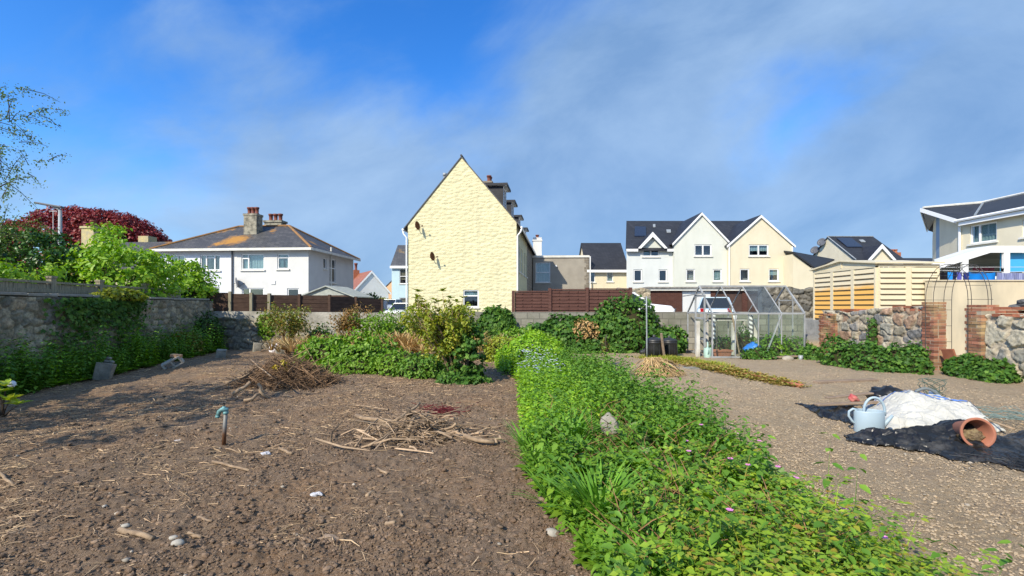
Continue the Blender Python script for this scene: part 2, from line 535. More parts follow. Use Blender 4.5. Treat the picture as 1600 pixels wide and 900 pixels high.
def soil_mat():
    t = NT('soil'); t.set(.95, .12)
    tc = t.new('ShaderNodeTexCoord'); v = tc.outputs['Object']
    sp = t.new('ShaderNodeSeparateXYZ'); t.l(v, sp.inputs[0])
    n0 = t.noise(v, .9, 6, .6); n1 = t.noise(v, 4, 9, .7); n2 = t.noise(v, 26, 8, .75); n3 = t.noise(v, 90, 4, .7)
    left = t.mix(t.val(n1, .33, .67), (.135, .088, .056), (.255, .18, .122))
    left = t.mix(t.val(n0, .47, .66, 0, .8), left, (.29, .165, .082))
    left = t.mix(t.val(n2, .35, .7, 0, .75), left, (.34, .255, .18))
    left = t.mix(t.val(n3, .62, .72, 0, .8), left, (.30, .25, .20))
    right = t.mix(t.val(n1, .3, .7), (.43, .325, .205), (.56, .445, .295))
    right = t.mix(t.val(n2, .3, .72, .6, 0), right, (.175, .13, .093))
    right = t.mix(t.val(n3, .63, .72, 0, .4), right, (.56, .47, .35))
    right = t.mix(t.val(n0, .5, .7, 0, .45), right, (.38, .28, .20))
    f = t.val(t.math('ADD', sp.outputs[0], t.math('MULTIPLY', n0, 1.2)), 1.2, 2.0)
    c = t.mix(f, left, right)
    out = t.mix(n1, (.20, .20, .19), (.28, .27, .25))
    c = t.mix(t.val(sp.outputs[1], 17.15, 17.25), c, out)
    t.base(c)
    p = t.bump(n2, 1., .035); t.bump(n3, .9, .014, p)
    return t.m


xs = axis([(-900, -60, 120), (-60, -13, 6), (-13, -6, .09), (-6, -2.6, .03), (-2.6, 5.2, .016), (5.2, 11, .06), (11, 13, .5), (13, 60, 6), (60, 900, 120)])
ys = axis([(-900, -60, 120), (-60, 0, 6), (0, 2.1, .15), (2.1, 4.2, .0135), (4.2, 8, .028), (8, 12.5, .06), (12.5, 17.1, .12), (17.1, 17.3, .05), (17.3, 20, .5), (20, 60, 6), (60, 900, 120)])
V, Q = grid_mesh(xs, ys, gh)
tag(mesh_np('ground', V, Q, soil_mat()), kind='structure')

# ------------------------------------------------------------------ shared materials
m_white = plain('white_paint', (.70, .70, .69), (.62, .63, .62), .8, .7, .3, bump=.15, bscale=40)
m_whiter = plain('white_plastic', (.82, .83, .83), None, rough=.35, spec=.5)
m_trim = plain('off_white_trim', (.74, .73, .68), (.62, .61, .55), 3, .6)
m_glass = glassmat('window_glass', (.80, .84, .86), .13)
m_ghglass = glassmat('greenhouse_glass', (.93, .97, .95), .02, ((.62, .70, .66), .018))
m_ghdust = glassmat('dusty_glass', (.55, .60, .62), .04, ((.26, .28, .29), .22))
m_dark = plain('dark_interior', (.02, .02, .022), rough=.9)
m_curtain = plain('curtain_cloth', (.42, .58, .56), (.52, .66, .64), 6, .9, stretch=(9, 9, .4))
m_blind = plain('blind_cloth', (.50, .66, .64), None, rough=.85)
m_tanblind = plain('tan_blind', (.52, .44, .30), None, rough=.85)
m_alu = plain('aluminium', (.44, .45, .45), (.28, .29, .29), 3, .5, .5, .15)
m_steel = plain('galvanised_steel', (.36, .39, .41), (.26, .29, .31), 4, .55, .4, .2)
m_rust = plain('rusty_metal', (.20, .085, .04), (.10, .05, .03), 14, .9, .2, bump=.4)
m_black = plain('black_plastic', (.018, .019, .021), (.03, .031, .033), 5, .45, .5)
m_brownf = plain('brown_fence_paint', (.092, .040, .031), (.13, .06, .046), 3, .7, .3, bump=.3, stretch=(1, 1, 8))
m_darkf = plain('dark_fence_wood', (.060, .036, .028), (.10, .062, .045), 4, .85, .2, bump=.5, stretch=(1, 1, 7))
m_oldwood = plain('weathered_wood', (.36, .32, .23), (.20, .19, .14), 5, .9, .2, bump=.5, bscale=30, stretch=(7, 7, .7))
m_plank = plain('weathered_plank', (.34, .25, .175), (.20, .15, .11), 6, .85, .2, bump=.4, stretch=(1, 5, 5))
m_stick = plain('dry_wood', (.42, .305, .195), (.21, .15, .10), 8, .9, .2, bump=.4, island=.3)
m_bark = plain('bark', (.13, .10, .075), (.06, .048, .038), 8, .95, .1, bump=.7)
m_palebark = plain('shrub_bark', (.30, .21, .12), (.20, .14, .085), 9, .9, .1, bump=.5)
m_conc = plain('concrete', (.34, .33, .30), (.22, .22, .20), 4, .95, .15, bump=.6, bscale=50)
m_terra = plain('terracotta', (.42, .165, .10), (.33, .14, .09), 5, .75, .25, bump=.15)
m_brick = plain('red_brick', (.40, .155, .085), (.30, .11, .065), 5, .9, .15, bump=.5, island=.28)
m_dishgrey = plain('dish_paint', (.11, .115, .13), None, rough=.5)
m_pot = plain('chimney_pot', (.22, .075, .05), (.14, .05, .04), 6, .8)
m_slate = slate('slate_roof', (.085, .088, .095), (.125, .125, .13), (.30, .19, .06), (.60, .70))
m_slate_g = slate('grey_slate_roof', (.075, .073, .072), (.135, .128, .12), (.46, .22, .03), (.60, .70), spot=(-5.75, 1.1, 5.95, 1.15))
m_slate_d = slate('dark_slate_roof', (.026, .028, .036), (.042, .044, .054))
m_tile = slate('red_tile_roof', (.36, .13, .07), (.46, .19, .11), None, row=4.2)
# ------------------------------------------------------------------ building helpers
I4 = Matrix.Identity(4)
def MT(x=0, y=0, z=0, rz=0): return Matrix.Translation((x, y, z)) @ Matrix.Rotation(R(rz), 4, 'Z')


def holewall(mb, x0, x1, z0, z1, holes=(), M=I4, t=.16):
    xs_ = sorted({x0, x1, *[h[0] for h in holes], *[h[1] for h in holes]})
    zs_ = sorted({z0, z1, *[h[2] for h in holes], *[h[3] for h in holes]})
    for i in range(len(xs_) - 1):
        for j in range(len(zs_) - 1):
            cx_ = (xs_[i] + xs_[i + 1]) / 2; cz_ = (zs_[j] + zs_[j + 1]) / 2
            if any(h[0] < cx_ < h[1] and h[2] < cz_ < h[3] for h in holes): continue
            mb.quad([(xs_[i], 0, zs_[j]), (xs_[i + 1], 0, zs_[j]), (xs_[i + 1], 0, zs_[j + 1]), (xs_[i], 0, zs_[j + 1])], M)
    for a, b, c, d in holes:
        mb.quad([(a, 0, c), (a, t, c), (a, t, d), (a, 0, d)], M); mb.quad([(b, 0, c), (b, 0, d), (b, t, d), (b, t, c)], M)
        mb.quad([(a, 0, d), (a, t, d), (b, t, d), (b, 0, d)], M); mb.quad([(a, 0, c), (b, 0, c), (b, t, c), (a, t, c)], M)


def window(parent, M, x0, x1, z0, z1, mull=(), trans=None, curtain=None, sill=True, frame=None, fw=.07, drop=1., cgap=None, nm='window', glass=None):
    frame = frame or m_whiter
    mb = MB(); y0, y1 = .05, .12
    e = .004
    mb.box(x0 + e, x0 + fw, y0, y1, z0 + e, z1 - e, M); mb.box(x1 - fw, x1 - e, y0, y1, z0 + e, z1 - e, M)
    mb.box(x0 + fw, x1 - fw, y0, y1, z0 + e, z0 + fw, M); mb.box(x0 + fw, x1 - fw, y0, y1, z1 - fw, z1 - e, M)
    for q in mull:
        xm = x0 + (x1 - x0) * q; mb.box(xm - fw * .6, xm + fw * .6, y0 - .006, y1 - .006, z0 + fw, z1 - fw, M)
    if trans is not None:
        tl = trans if isinstance(trans, (list, tuple)) else (trans, 0, 1)
        zt = z0 + (z1 - z0) * tl[0]
        mb.box(x0 + fw + (x1 - x0 - 2 * fw) * tl[1], x0 + fw + (x1 - x0 - 2 * fw) * tl[2], y0 - .012, y1 - .012, zt - fw * .5, zt + fw * .5, M)
    w = mb.build(nm, frame, parent)
    MB().box(x0 + fw * .8, x1 - fw * .8, .082, .09, z0 + fw * .8, z1 - fw * .8, M).build('pane', glass or m_glass, w)
    if curtain:
        c = MB(); zt = z1 - .02; zb = zt - (z1 - z0 - .04) * drop; n = 26
        rngs = cgap or [(x0 + .03, x1 - .03)]
        for a, b in rngs:
            vs = []; fs = []
            for k in range(n + 1):
                xx = a + (b - a) * k / n; yy = .2 + .025 * math.sin(k * 1.9)
                vs += [(xx, yy, zb), (xx, yy, zt)]
            for k in range(n): fs.append((2 * k, 2 * k + 2, 2 * k + 3, 2 * k + 1))
            c.add(vs, fs, M)
        c.build('curtain', curtain, w)
    if sill:
        MB().box(x0 - .08, x1 + .08, -.09, .045, z0 - .09, z0 - .003, M).build('sill', m_trim, w)
    return w


def pots(parent, x, y, z, n, gap=.3, h=.45, r=.13, along='x', mat=None):
    for k in range(n):
        o = (k - (n - 1) / 2) * gap
        MB().lathe([(r * 1.1, 0), (r * 1.1, .08), (r * .85, .1), (r * .95, h * .75), (r * 1.2, h * .78), (r * 1.2, h), (r * .8, h), (r * .75, h * .3)], 10,
                   MT(x + (o if along == 'x' else 0), y + (o if along == 'y' else 0), z)).build('chimney_pot', mat or m_pot, parent, smooth=True)


def dish(name, label, loc, rz, r=.33, mat=None, tilt=20, arm=.45, group=None):
    """dish faces local +x ; wall lies at local y=+arm"""
    t = thing(name, label, 'satellite dish', loc, rz, group)
    Mx = Matrix.Rotation(R(90 - tilt), 4, 'Y')
    MB().lathe([(.001, 0), (r * .4, .012), (r * .75, .045), (r, .10), (r, .115), (r * .75, .06), (r * .4, .027), (.001, .015)], 20, Mx).build('reflector', mat or m_rust, t, smooth=True)
    MB().tube([(-.02, 0, -.02), (-.1, .05, -.05), (-.1, arm, -.05)], .022, 6).build('bracket', mat or m_rust, t)
    MB().tube([(.02, 0, -r * .9), (.42, 0, -.05)], .012, 5).obox((.44, 0, -.03), .09, .07, .07).build('receiver_arm', mat or m_rust, t)
    return t


def slab_roof(mb, quads, t=.08):
    """each quad a 3d polygon, thickened downwards"""
    for q in quads: mb.prism(q, (0, 0, -t))


# ------------------------------------------------------------------ yellow end-terrace
def yellow_mat():
    t = NT('yellow_painted_stone'); t.set(.75, .25)
    tc = t.new('ShaderNodeTexCoord'); sp = t.new('ShaderNodeSeparateXYZ'); t.l(tc.outputs['Object'], sp.inputs[0])
    cb = t.new('ShaderNodeCombineXYZ'); t.l(t.math('ADD', sp.outputs[0], sp.outputs[1]), cb.inputs[0]); t.l(sp.outputs[2], cb.inputs[1])
    wn_ = t.new('ShaderNodeTexNoise'); wn_.inputs['Scale'].default_value = 1.6; t.l(cb.outputs[0], wn_.inputs['Vector'])
    va = t.new('ShaderNodeVectorMath', operation='MULTIPLY_ADD'); t.l(wn_.outputs['Color'], va.inputs[0]); va.inputs[1].default_value = (.22, .22, 0); t.l(cb.outputs[0], va.inputs[2])
    mp = t.new('ShaderNodeMapping'); mp.inputs['Scale'].default_value = (2.3, 5.2, 1); t.l(va.outputs[0], mp.inputs[0])
    b = t.new('ShaderNodeTexVoronoi', feature='SMOOTH_F1', voronoi_dimensions='2D'); b.inputs['Smoothness'].default_value = .35; b.inputs['Randomness'].default_value = .8; b.inputs['Scale'].default_value = 1; t.l(mp.outputs[0], b.inputs['Vector'])
    v = t.co('Object'); n = t.noise(v, 2.5, 7, .65)
    c = t.mix(t.val(t.math('ADD', t.math('MULTIPLY', n, .6), t.math('MULTIPLY', t.noise(v, .5, 5, .6), .5)), .42, .68), (.725, .675, .425), (.64, .59, .365))
    st_ = t.noise(t.co('Object', (1.6, 1.6, .16)), 1.4, 6, .65); c = t.mix(t.val(st_, .52, .74, 0, .5), c, (.50, .47, .32)); t.base(c)
    h = t.math('ADD', t.math('MULTIPLY', b.outputs[0], -1.), t.math('MULTIPLY', t.noise(v, 4.5, 7, .68), 1.5))
    p = t.bump(h, .6, .085); t.bump(t.noise(v, 16, 6, .7), .5, .03, p)
    return t.m


m_yellow = yellow_mat()
m_yside = plain('shaded_side_paint', (.62, .58, .36), (.52, .49, .31), 2, .8, bump=.3, bscale=8, bdist=.03)  # shade on the right-hand side put into this duller yellow
m_stonef = blocks('stone_facing', (.20, .175, .14), (.30, .26, .21), (.34, .32, .28), .42, .24, .02)

A = math.atan(.11)
H = thing('terraced_house', 'tall yellow painted rough stone house with steep gable end and slate dormers', 'house', (.28, 29, 0), -A)
EV, RG, WD, LN = 6.85, 11.05, 7.05, 26
hx = -WD / 2
mb = MB()
gh_hole = (-3.42, -2.42, 1.52, 2.62)
holewall(mb, -WD, 0, 0, EV, [gh_hole])
mb.quad([(-WD, 0, EV), (0, 0, EV), (hx, 0, RG)])
mb.build('gable_wall', m_yellow, H)
mb = MB()
sw = []
for yy in (1.6, 3.4, 5.6, 7.4):
    for z0, z1 in ((.9, 2.5), (3.9, 5.6)): sw.append((yy, yy + .9, z0, z1))
ML, MR = MT(-WD, 0, 0, -90), MT(0, 0, 0, 90)
holewall(mb, .001, 8.6, 0, EV, sw, MR)
mb.build('front_wall', m_yside, H)
for a, b, c, d in sw: window(H, MR, a, b, c, d, (), .5)
mb = MB(); holewall(mb, 8.603, LN, 0, EV, [], MR); holewall(mb, -LN, -.001, 0, EV, [], ML); holewall(mb, 0, WD, 0, EV, [], MT(0, LN, 0, 180))
mb.quad([(-WD, LN, EV), (hx, LN, RG), (0, LN, EV)])
mb.build('stone_wall', m_stonef, H)
mb = MB(); o = .28; sl = (RG - EV) / (WD / 2)
for s in (-1, 1):
    ex = hx + s * (WD / 2 + o); ez = EV - o * sl
    q = [(ex, -.06, ez + .1), (hx, -.06, RG + .1), (hx, LN + .1, RG + .1), (ex, LN + .1, ez + .1)]
    if s > 0: q = q[::-1]
    mb.prism(q, (0, 0, -.09))
roof = mb.build('roof', m_slate, H)
MB().tube([(hx, -.08, RG + .13), (hx, LN, RG + .13)], .07, 8).build('ridge_tiles', m_slate_d, roof)
window(H, I4, *gh_hole, (), .66, m_curtain, drop=.35)
mb = MB()
for s in (-1, 1):
    gx = hx + s * (WD / 2 + o + .04)
    mb.tube([(gx, -.1, EV - o * sl + .02), (gx, LN, EV - o * sl + .02)], .07, 6)
mb.build('gutter', m_whiter, H)
for px_, sg in ((-WD - .03, -1), (.04, 1)):
    MB().tube([(px_ + sg * .3, -.02, EV - .38), (px_ + sg * .22, -.09, EV - .62), (px_ + sg * .03, -.09, EV - .85), (px_ + sg * .03, -.09, .3)], .05, 7).build('drainpipe', m_whiter, H)
for yd in (3.2, 8.4, 14.6, 21.6):
    fx = -1.25; zt = 10.02; zb = RG - (fx - hx) * sl
    xb = hx + (RG - zt) / sl
    dm = MB(); y0, y1 = yd, yd + 1.75
    for yy in (y0, y1 - .08): dm.prism([(fx, yy, zb - .1), (fx, yy, zt), (xb, yy, zt)], (0, .08, 0))
    d = dm.build('dormer', m_slate_d, H)
    MB().box(xb - .25, fx + .32, y0 - .22, y1 + .22, zt + .02, zt + .17).build('dormer_roof', m_slate_d, d)
    MB().box(xb - .2, fx + .26, y0 - .17, y1 + .17, zt + .002, zt + .018).build('soffit', m_trim, d)
    window(d, MT(fx + .06, 0, 0, 90), y0 + .02, y1 - .02, zb + .12, zt - .02, (.5,), None, None, True, nm='dormer_window', fw=.1)
c = MB().box(-3.75, -2.85, 8.2, 9.1, 10.2, 11.62).box(-3.82, -2.78, 8.13, 9.17, 11.62, 11.76).build('chimney', m_stonef, H)
pots(c, -3.1, 8.65, 11.76, 2, .42, .5, .17, 'y')
MB().tube([(-5.55, 3.6, 8.5), (-5.55, 3.6, 10.95)], .1, 8).tube([(-5.55, 3.6, 10.95), (-5.55, 3.6, 11.15)], .15, 8).build('flue', m_steel, H, smooth=True)

hM = Matrix.Translation((.28, 29, 0)) @ Matrix.Rotation(-A, 4, 'Z')
def hp(x, y, z): return tuple(hM @ Vector((x, y, z)))
dish('satellite_dish', 'upper rusty satellite dish beside the eaves of the yellow gable', hp(-6.35, -.46, 6.68), R(-20), .28, tilt=8, arm=.50, group='rusty dishes on the yellow gable')
dish('satellite_dish', 'lower rusty satellite dish halfway down the yellow gable', hp(-5.38, -.46, 4.72), R(-20), .28, tilt=8, arm=.50, group='rusty dishes on the yellow gable')

# grey rendered wing
m_greyr = plain('grey_render', (.36, .33, .28), (.30, .275, .235), 1.2, .9, .15, bump=.3, bscale=30)
WG = thing('flat_roofed_wing', 'flat roofed grey rendered building behind the brown slatted fence', 'building', (2.0, 44, 0), R(-3))
mb = MB(); wz = 6.2
hl = [(.25, 1.65, 3.85, 5.75), (.2, 3.1, .9, 2.55)]
holewall(mb, 0, 5.25, 0, wz, hl); holewall(mb, .001, 7, 0, wz, [], MT(5.25, 0, 0, 90)); holewall(mb, -7, -.001, 0, wz, [], MT(0, 0, 0, -90))
mb.build('wall', m_greyr, WG)
MB().box(-.1, 5.35, -.1, 7, wz + .003, wz + .2).build('roof', m_trim, WG)
window(WG, I4, *hl[0], (), .5, m_blind, drop=1.)
MB().box(.203, 3.097, .1, .15, .9, 2.15).build('garage_door', m_whiter, WG)
MB().box(.3, 3.0, .12, .2, 2.18, 2.5).build('transom', m_black, WG)
mb = MB()
for k in range(14):
    w_ = .38 if k % 2 else .22
    mb.box(5.25 - w_, 5.29, -.04, .3, .4 + k * .41, .4 + k * .41 + .39)
mb.build('quoin', m_stonef, WG)
MB().tube([(5.42, -.08, .3), (5.42, -.08, wz + .1)], .06, 7).build('drainpipe', m_whiter, WG)
MB().lathe([(.09, 0), (.09, .12), (0.01, .2)], 10, MT(2.2, -.12, 5.3)).build('security_lamp', m_whiter, WG)
c = MB().box(.0, .85, 1.4, 2.2, 6.3, 8.35).box(-.06, .91, 1.34, 2.26, 8.0, 8.12).build('chimney', m_white, WG)
pots(c, .42, 1.8, 8.35, 1, .3, .3, .16)

# ------------------------------------------------------------------ white semi
B = math.atan(.075)
S = thing('semi_detached_house', 'white rendered pair of semis with hipped slate roof and orange lichen patches', 'house', (X(482, 30), 30, 0), -B)
m_semi = plain('white_masonry_paint', (.66, .66, .645), (.61, .61, .60), 1.5, .8, .2, bump=.25, bscale=14, bdist=.02)
sh = [(-4.58, -3.02, 3.98, 5.02), (-2.12, -1.35, 4.02, 5.02), (-4.55, -3.05, .9, 2.78), (-1.45, -.65, 1.5, 2.75)]
mb = MB(); E = 5.32; holewall(mb, -5.17, 0, 0, E, sh)
sr = [(2.02, 2.5, 4.2, 4.95), (2.95, 3.9, 3.3, 5.0), (1.9, 2.5, .9, 2.2)]
holewall(mb, .001, 7, 0, E, sr, MT(0, 0, 0, 90)); holewall(mb, 0, 10.3, 0, E, [], MT(0, 7, 0, 180))
mb.build('wall', m_semi, S)
m_semi2 = plain('bluish_shade_masonry_paint', (.70, .73, .78), (.66, .69, .74), 1.5, .8, .2, bump=.25, bscale=14, bdist=.02)  # bluish shading of this half is put into its paint colour
sl_ = [(-7.5, -6.1, 3.95, 5.0), (-9.6, -8.6, 3.95, 5.0), (-7.3, -6.1, 1.5, 2.85)]
mb = MB(); holewall(mb, -10.3, -5.175, 0, E - .1, sl_, MT(0, .05, 0)); holewall(mb, -7, -.05, 0, E, [], MT(-10.3, 0, 0, -90))
mb.build('neighbour_wall', m_semi2, S)
window(S, I4, *sh[0], (.3,), (.72, 0, .3), m_curtain); window(S, I4, *sh[1], (), .74, m_curtain, cgap=[(-2.08, -1.8), (-1.66, -1.4)], drop=.9)
window(S, I4, *sh[2], (.35,), None, None, nm='patio_door'); window(S, I4, *sh[3], (), .6)
M2 = MT(0, .05, 0)
window(S, M2, *sl_[0], (.3, .72), (.8, .3, .72)); window(S, M2, *sl_[1], (.5,)); window(S, M2, *sl_[2], (.5,))
MRs = MT(0, 0, 0, 90)
for q in sr: window(S, MRs, *q, (), .6 if q[1] - q[0] > .6 else None)
ov = .38; x0, x1, y0, y1 = -10.3 - ov, ov, -ov, 7 + ov; ez = E + .02; rz_ = 7.45; ra, rb = (-7.2, 3.5, rz_), (-3.35, 3.5, rz_)
mb = MB(); mb.add([(x0, y0, ez), (x1, y0, ez), (x1, y1, ez), (x0, y1, ez), ra, rb], [(0, 1, 5, 4), (1, 2, 5), (2, 3, 4, 5), (3, 0, 4), (3, 2, 1, 0)])
rf = mb.build('roof', m_slate_g, S)
mb = MB()
for a, b in (((x1, y0, ez), rb), ((x0, y0, ez), ra), ((x1, y1, ez), rb), (ra, rb)): mb.tube([Vector(a) + Vector((0, 0, .02)), Vector(b) + Vector((0, 0, .02))], .085, 6)
mb.build('hip_tiles', plain('orange_ridge_tiles', (.22, .14, .075), (.34, .17, .06), 3, .9), rf)
mb = MB(); mb.box(-5.15, x1 + .02, y0 - .06, y0 - .005, ez - .14, ez + .02); mb.box(x1 + .005, x1 + .06, y0, y1, ez - .14, ez + .02); mb.box(x0, -5.16, y0 - .02, y0 - .003, ez - .14, ez + .02)
mb.build('gutter', m_trim, S)
MB().tube([(-5.18, -.07, .4), (-5.18, -.07, E - .1)], .05, 6).build('drainpipe', m_dishgrey, S)
MB().tube([(.08, 3.0, .3), (.08, 3.0, 5.8)], .055, 6).tube([(.08, 3.0, 3.0), (.08, 4.5, 3.15)], .05, 6).build('soil_pipe', m_trim, S)
m_chim = plain('lichened_render', (.36, .34, .27), (.15, .145, .12), 3.5, .95, .1, bump=.6, amt=(.4, .62))
c = MB().box(-5.80, -4.86, 2.0, 2.7, 5.9, 7.95).box(-5.84, -4.82, 1.96, 2.74, 7.95, 8.1).build('chimney', m_chim, S); pots(c, -5.33, 2.35, 8.1, 3, .28, .5, .13)
c = MB().box(-5.95, -4.6, 4.6, 5.3, 6.4, 7.95).box(-6.02, -4.53, 4.53, 5.37, 7.95, 8.1).build('chimney', m_chim, S); pots(c, -5.25, 4.95, 8.1, 3, .38, .55, .15)
MB().box(-2.55, -2.25, -.05, -.001, 3.02, 3.25).build('vent_cover', m_whiter, S)
dish('satellite_dish', 'grey satellite dish low on the white semi beside the drainpipe', tuple((Matrix.Translation((X(482, 30), 30, 0)) @ Matrix.Rotation(-B, 4, 'Z')) @ Vector((-4.75, -.32, 3.1))), R(35), .36, m_dishgrey, 15, .34)

# shed roof in front of the semi
sd = thing('garden_shed', 'small shed with pale felt roof below the white semi', 'shed', (X(512, 26), 26, 0), R(-10))
MB().box(-1.6, 1.5, 0, 2.0, .4, 2.2).build('shed_wall', m_darkf, sd)
mb = MB()
for s in (-1, 1):
    q = [(-.05 + s * 1.75, -.15, 2.13), (-.05, -.15, 2.75), (-.05, 2.2, 2.75), (-.05 + s * 1.75, 2.2, 2.13)]
    mb.prism(q if s < 0 else q[::-1], (0, 0, -.06))
mb.prism([(-1.6, .001, 2.2), (1.5, .001, 2.2), (-.05, .001, 2.68)], (0, .05, 0))
mb.build('roof', plain('roofing_felt', (.40, .42, .38), (.30, .32, .29), 5, .9), sd)


# ------------------------------------------------------------------ simple gabled houses
def gabled(name, label, loc, rz, w, d, eave, ridge, wall, roofm, holes=(), along='y', ov=.25, hole_kw=None, cat_='house', rs=()):
    """along y: gable faces front; along x: eave faces front"""
    h = thing(name, label, cat_, loc, rz); mb = MB()
    holewall(mb, 0, w, 0, eave, holes); holewall(mb, .001, d, 0, eave, rs, MT(w, 0, 0, 90)); holewall(mb, -d, -.001, 0, eave, [], MT(0, 0, 0, -90)); holewall(mb, -w, 0, 0, eave, [], MT(0, d, 0, 180))
    if along == 'y':
        mb.quad([(0, 0, eave), (w, 0, eave), (w / 2, 0, ridge)]); mb.quad([(w, d, eave), (0, d, eave), (w / 2, d, ridge)])
    else:
        mb.quad([(w, 0, eave), (w, d, eave), (w, d / 2, ridge)]); mb.quad([(0, d, eave), (0, 0, eave), (0, d / 2, ridge)])
    mb.build('wall', wall, h)
    mb = MB()
    if along == 'y':
        k = (ridge - eave) / (w / 2)
        for s in (-1, 1):
            q = [(w / 2 + s * (w / 2 + ov), -ov * .4, eave - ov * k + .06), (w / 2, -ov * .4, ridge + .06), (w / 2, d + ov, ridge + .06), (w / 2 + s * (w / 2 + ov), d + ov, eave - ov * k + .06)]
            mb.prism(q[::-1] if s > 0 else q, (0, 0, -.1))
    else:
        k = (ridge - eave) / (d / 2)
        for s in (-1, 1):
            q = [(-ov * .5, d / 2 + s * (d / 2 + ov), eave - ov * k + .06), (w + ov * .5, d / 2 + s * (d / 2 + ov), eave - ov * k + .06), (w + ov * .5, d / 2, ridge + .06), (-ov * .5, d / 2, ridge + .06)]
            mb.prism(q if s < 0 else q[::-1], (0, 0, -.1))
    rf = mb.build('roof', roofm, h)
    for i, q in enumerate(holes):
        kw = (hole_kw or [{}] * len(holes))[i]; window(h, I4, *q, **kw)
    return h, rf


def barge(h, w, eave, ridge, ov, M=I4, wd=.24, y=-.16, mat=None):
    k = (ridge - eave) / (w / 2); mb = MB()
    for s in (-1, 1):
        a = (w / 2 + s * (w / 2 + ov), y, eave - ov * k + .03); b = (w / 2, y, ridge + .03)
        mb.prism([a, b, (b[0], y, b[2] - wd * 1.3), (a[0] - s * .02, y, a[2] - wd)], (0, .05, 0), M)
    mb.build('bargeboard', mat or m_whiter, h)


# left far: chimney house behind the trees
m_beige = plain('beige_render', (.55, .49, .33), (.46, .41, .28), 2, .85)
h, rf = gabled('old_cottage', 'low slate roofed cottage with yellow lichened chimney below the copper beech', (X(70, 32), 32, 0), R(-4), 8.5, 6, 4.3, 6.35, m_beige, m_slate_g, along='x')
m_ychim = plain('yellow_lichen_render', (.56, .47, .22), (.40, .36, .24), 4, .95, bump=.5)
c = MB().box(1.0, 2.0, 1.6, 2.5, 4.8, 7.25).box(.93, 2.07, 1.53, 2.57, 7.25, 7.4).build('chimney', m_ychim, h); pots(c, 1.5, 2.0, 7.4, 1, .3, .5, .15)
c = MB().box(3.9, 4.7, 3.2, 4, 5.5, 6.9).build('chimney', m_ychim, h)
# bungalow with red roof
h, rf = gabled('bungalow', 'small white gabled bungalow with red tiled roof beyond the dark fence', (X(553, 58), 58, 0), R(32), 4.4, 8, 3.6, 6.1, m_white, m_tile, ov=.3)
c = MB().box(1.4, 2.2, 6.2, 7, 5, 6.6).build('chimney', m_brick, h); pots(c, 1.8, 6.6, 6.6, 1, .3, 1.0, .2)
barge(h, 4.4, 3.6, 6.1, .3)
h, rf = gabled('peach_house', 'peach coloured gabled house glimpsed beside the pale blue house', (X(596, 70), 70, 0), R(-10), 6, 8, 3.9, 6.6, plain('peach_paint', (.66, .42, .24), None, rough=.8), m_slate, along='y')
# pale blue house
m_bluep = plain('pale_blue_paint', (.50, .66, .70), (.46, .61, .66), 1.5, .8)
wk = dict(trans=.5, curtain=m_tanblind, drop=.75)
h, rf = gabled('pale_blue_house', 'pale blue rendered house with slate roof tucked behind the yellow gable', (X(612, 56), 56, 0), 0, 6, 7, 6.55, 9.4, m_bluep, m_slate, [(.95, 2.0, 4.3, 6.1), (.95, 2.0, .9, 2.6)], 'x', .25, [wk, wk])
MB().box(-.15, 6.1, -.32, -.26, 6.15, 6.45).build('gutter', m_whiter, h)

# ------------------------------------------------------------------ right-hand row
m_cream = plain('cream_render', (.69, .63, .475), (.57, .51, .37), 1.1, .85, .2, bump=.15, stretch=(1.2, 1.2, .6), amt=(.36, .95))
m_green = plain('pale_green_render', (.64, .655, .595), (.53, .55, .48), 1.1, .85, .2, bump=.15, stretch=(1.2, 1.2, .6), amt=(.36, .95))
m_paleb = plain('pale_grey_render', (.65, .68, .67), (.54, .57, .56), 1.1, .85, .2, bump=.15, stretch=(1.2, 1.2, .6), amt=(.36, .95))
m_solar = plain('solar_panel', (.012, .018, .045), (.02, .03, .06), 20, .15, .6)
DR = 38.0
def hx_(px, d=DR): return X(px, d)
def hz_(py, d=DR): return Z(py, d)
kw1 = dict(sill=True, fw=.09)
lowz = (hz_(440), hz_(421))
def lowin(x0, pxs): return [(hx_(a) - x0, hx_(b) - x0, *lowz) for a, b in pxs]
# cottage cream low
d = 44.0
h, rf = gabled('cream_cottage', 'low cream cottage with dark slate roof beside the grey flat roofed building', (X(918, d), d, 0), 0, X(980, d) - X(918, d), 6.5, 5.15, 8.0, m_cream, m_slate_d,
               [(X(920, d) - X(918, d), X(930, d) - X(918, d), Z(441, d), Z(422, d)), (X(948, d) - X(918, d), X(958, d) - X(918, d), Z(440, d), Z(421, d))], 'x', .3, [dict(curtain=m_curtain, drop=.45), dict(curtain=m_curtain)])
MB().box(-.1, 3.9, -.38, -.3, 4.78, 5.02).build('gutter', m_whiter, h)
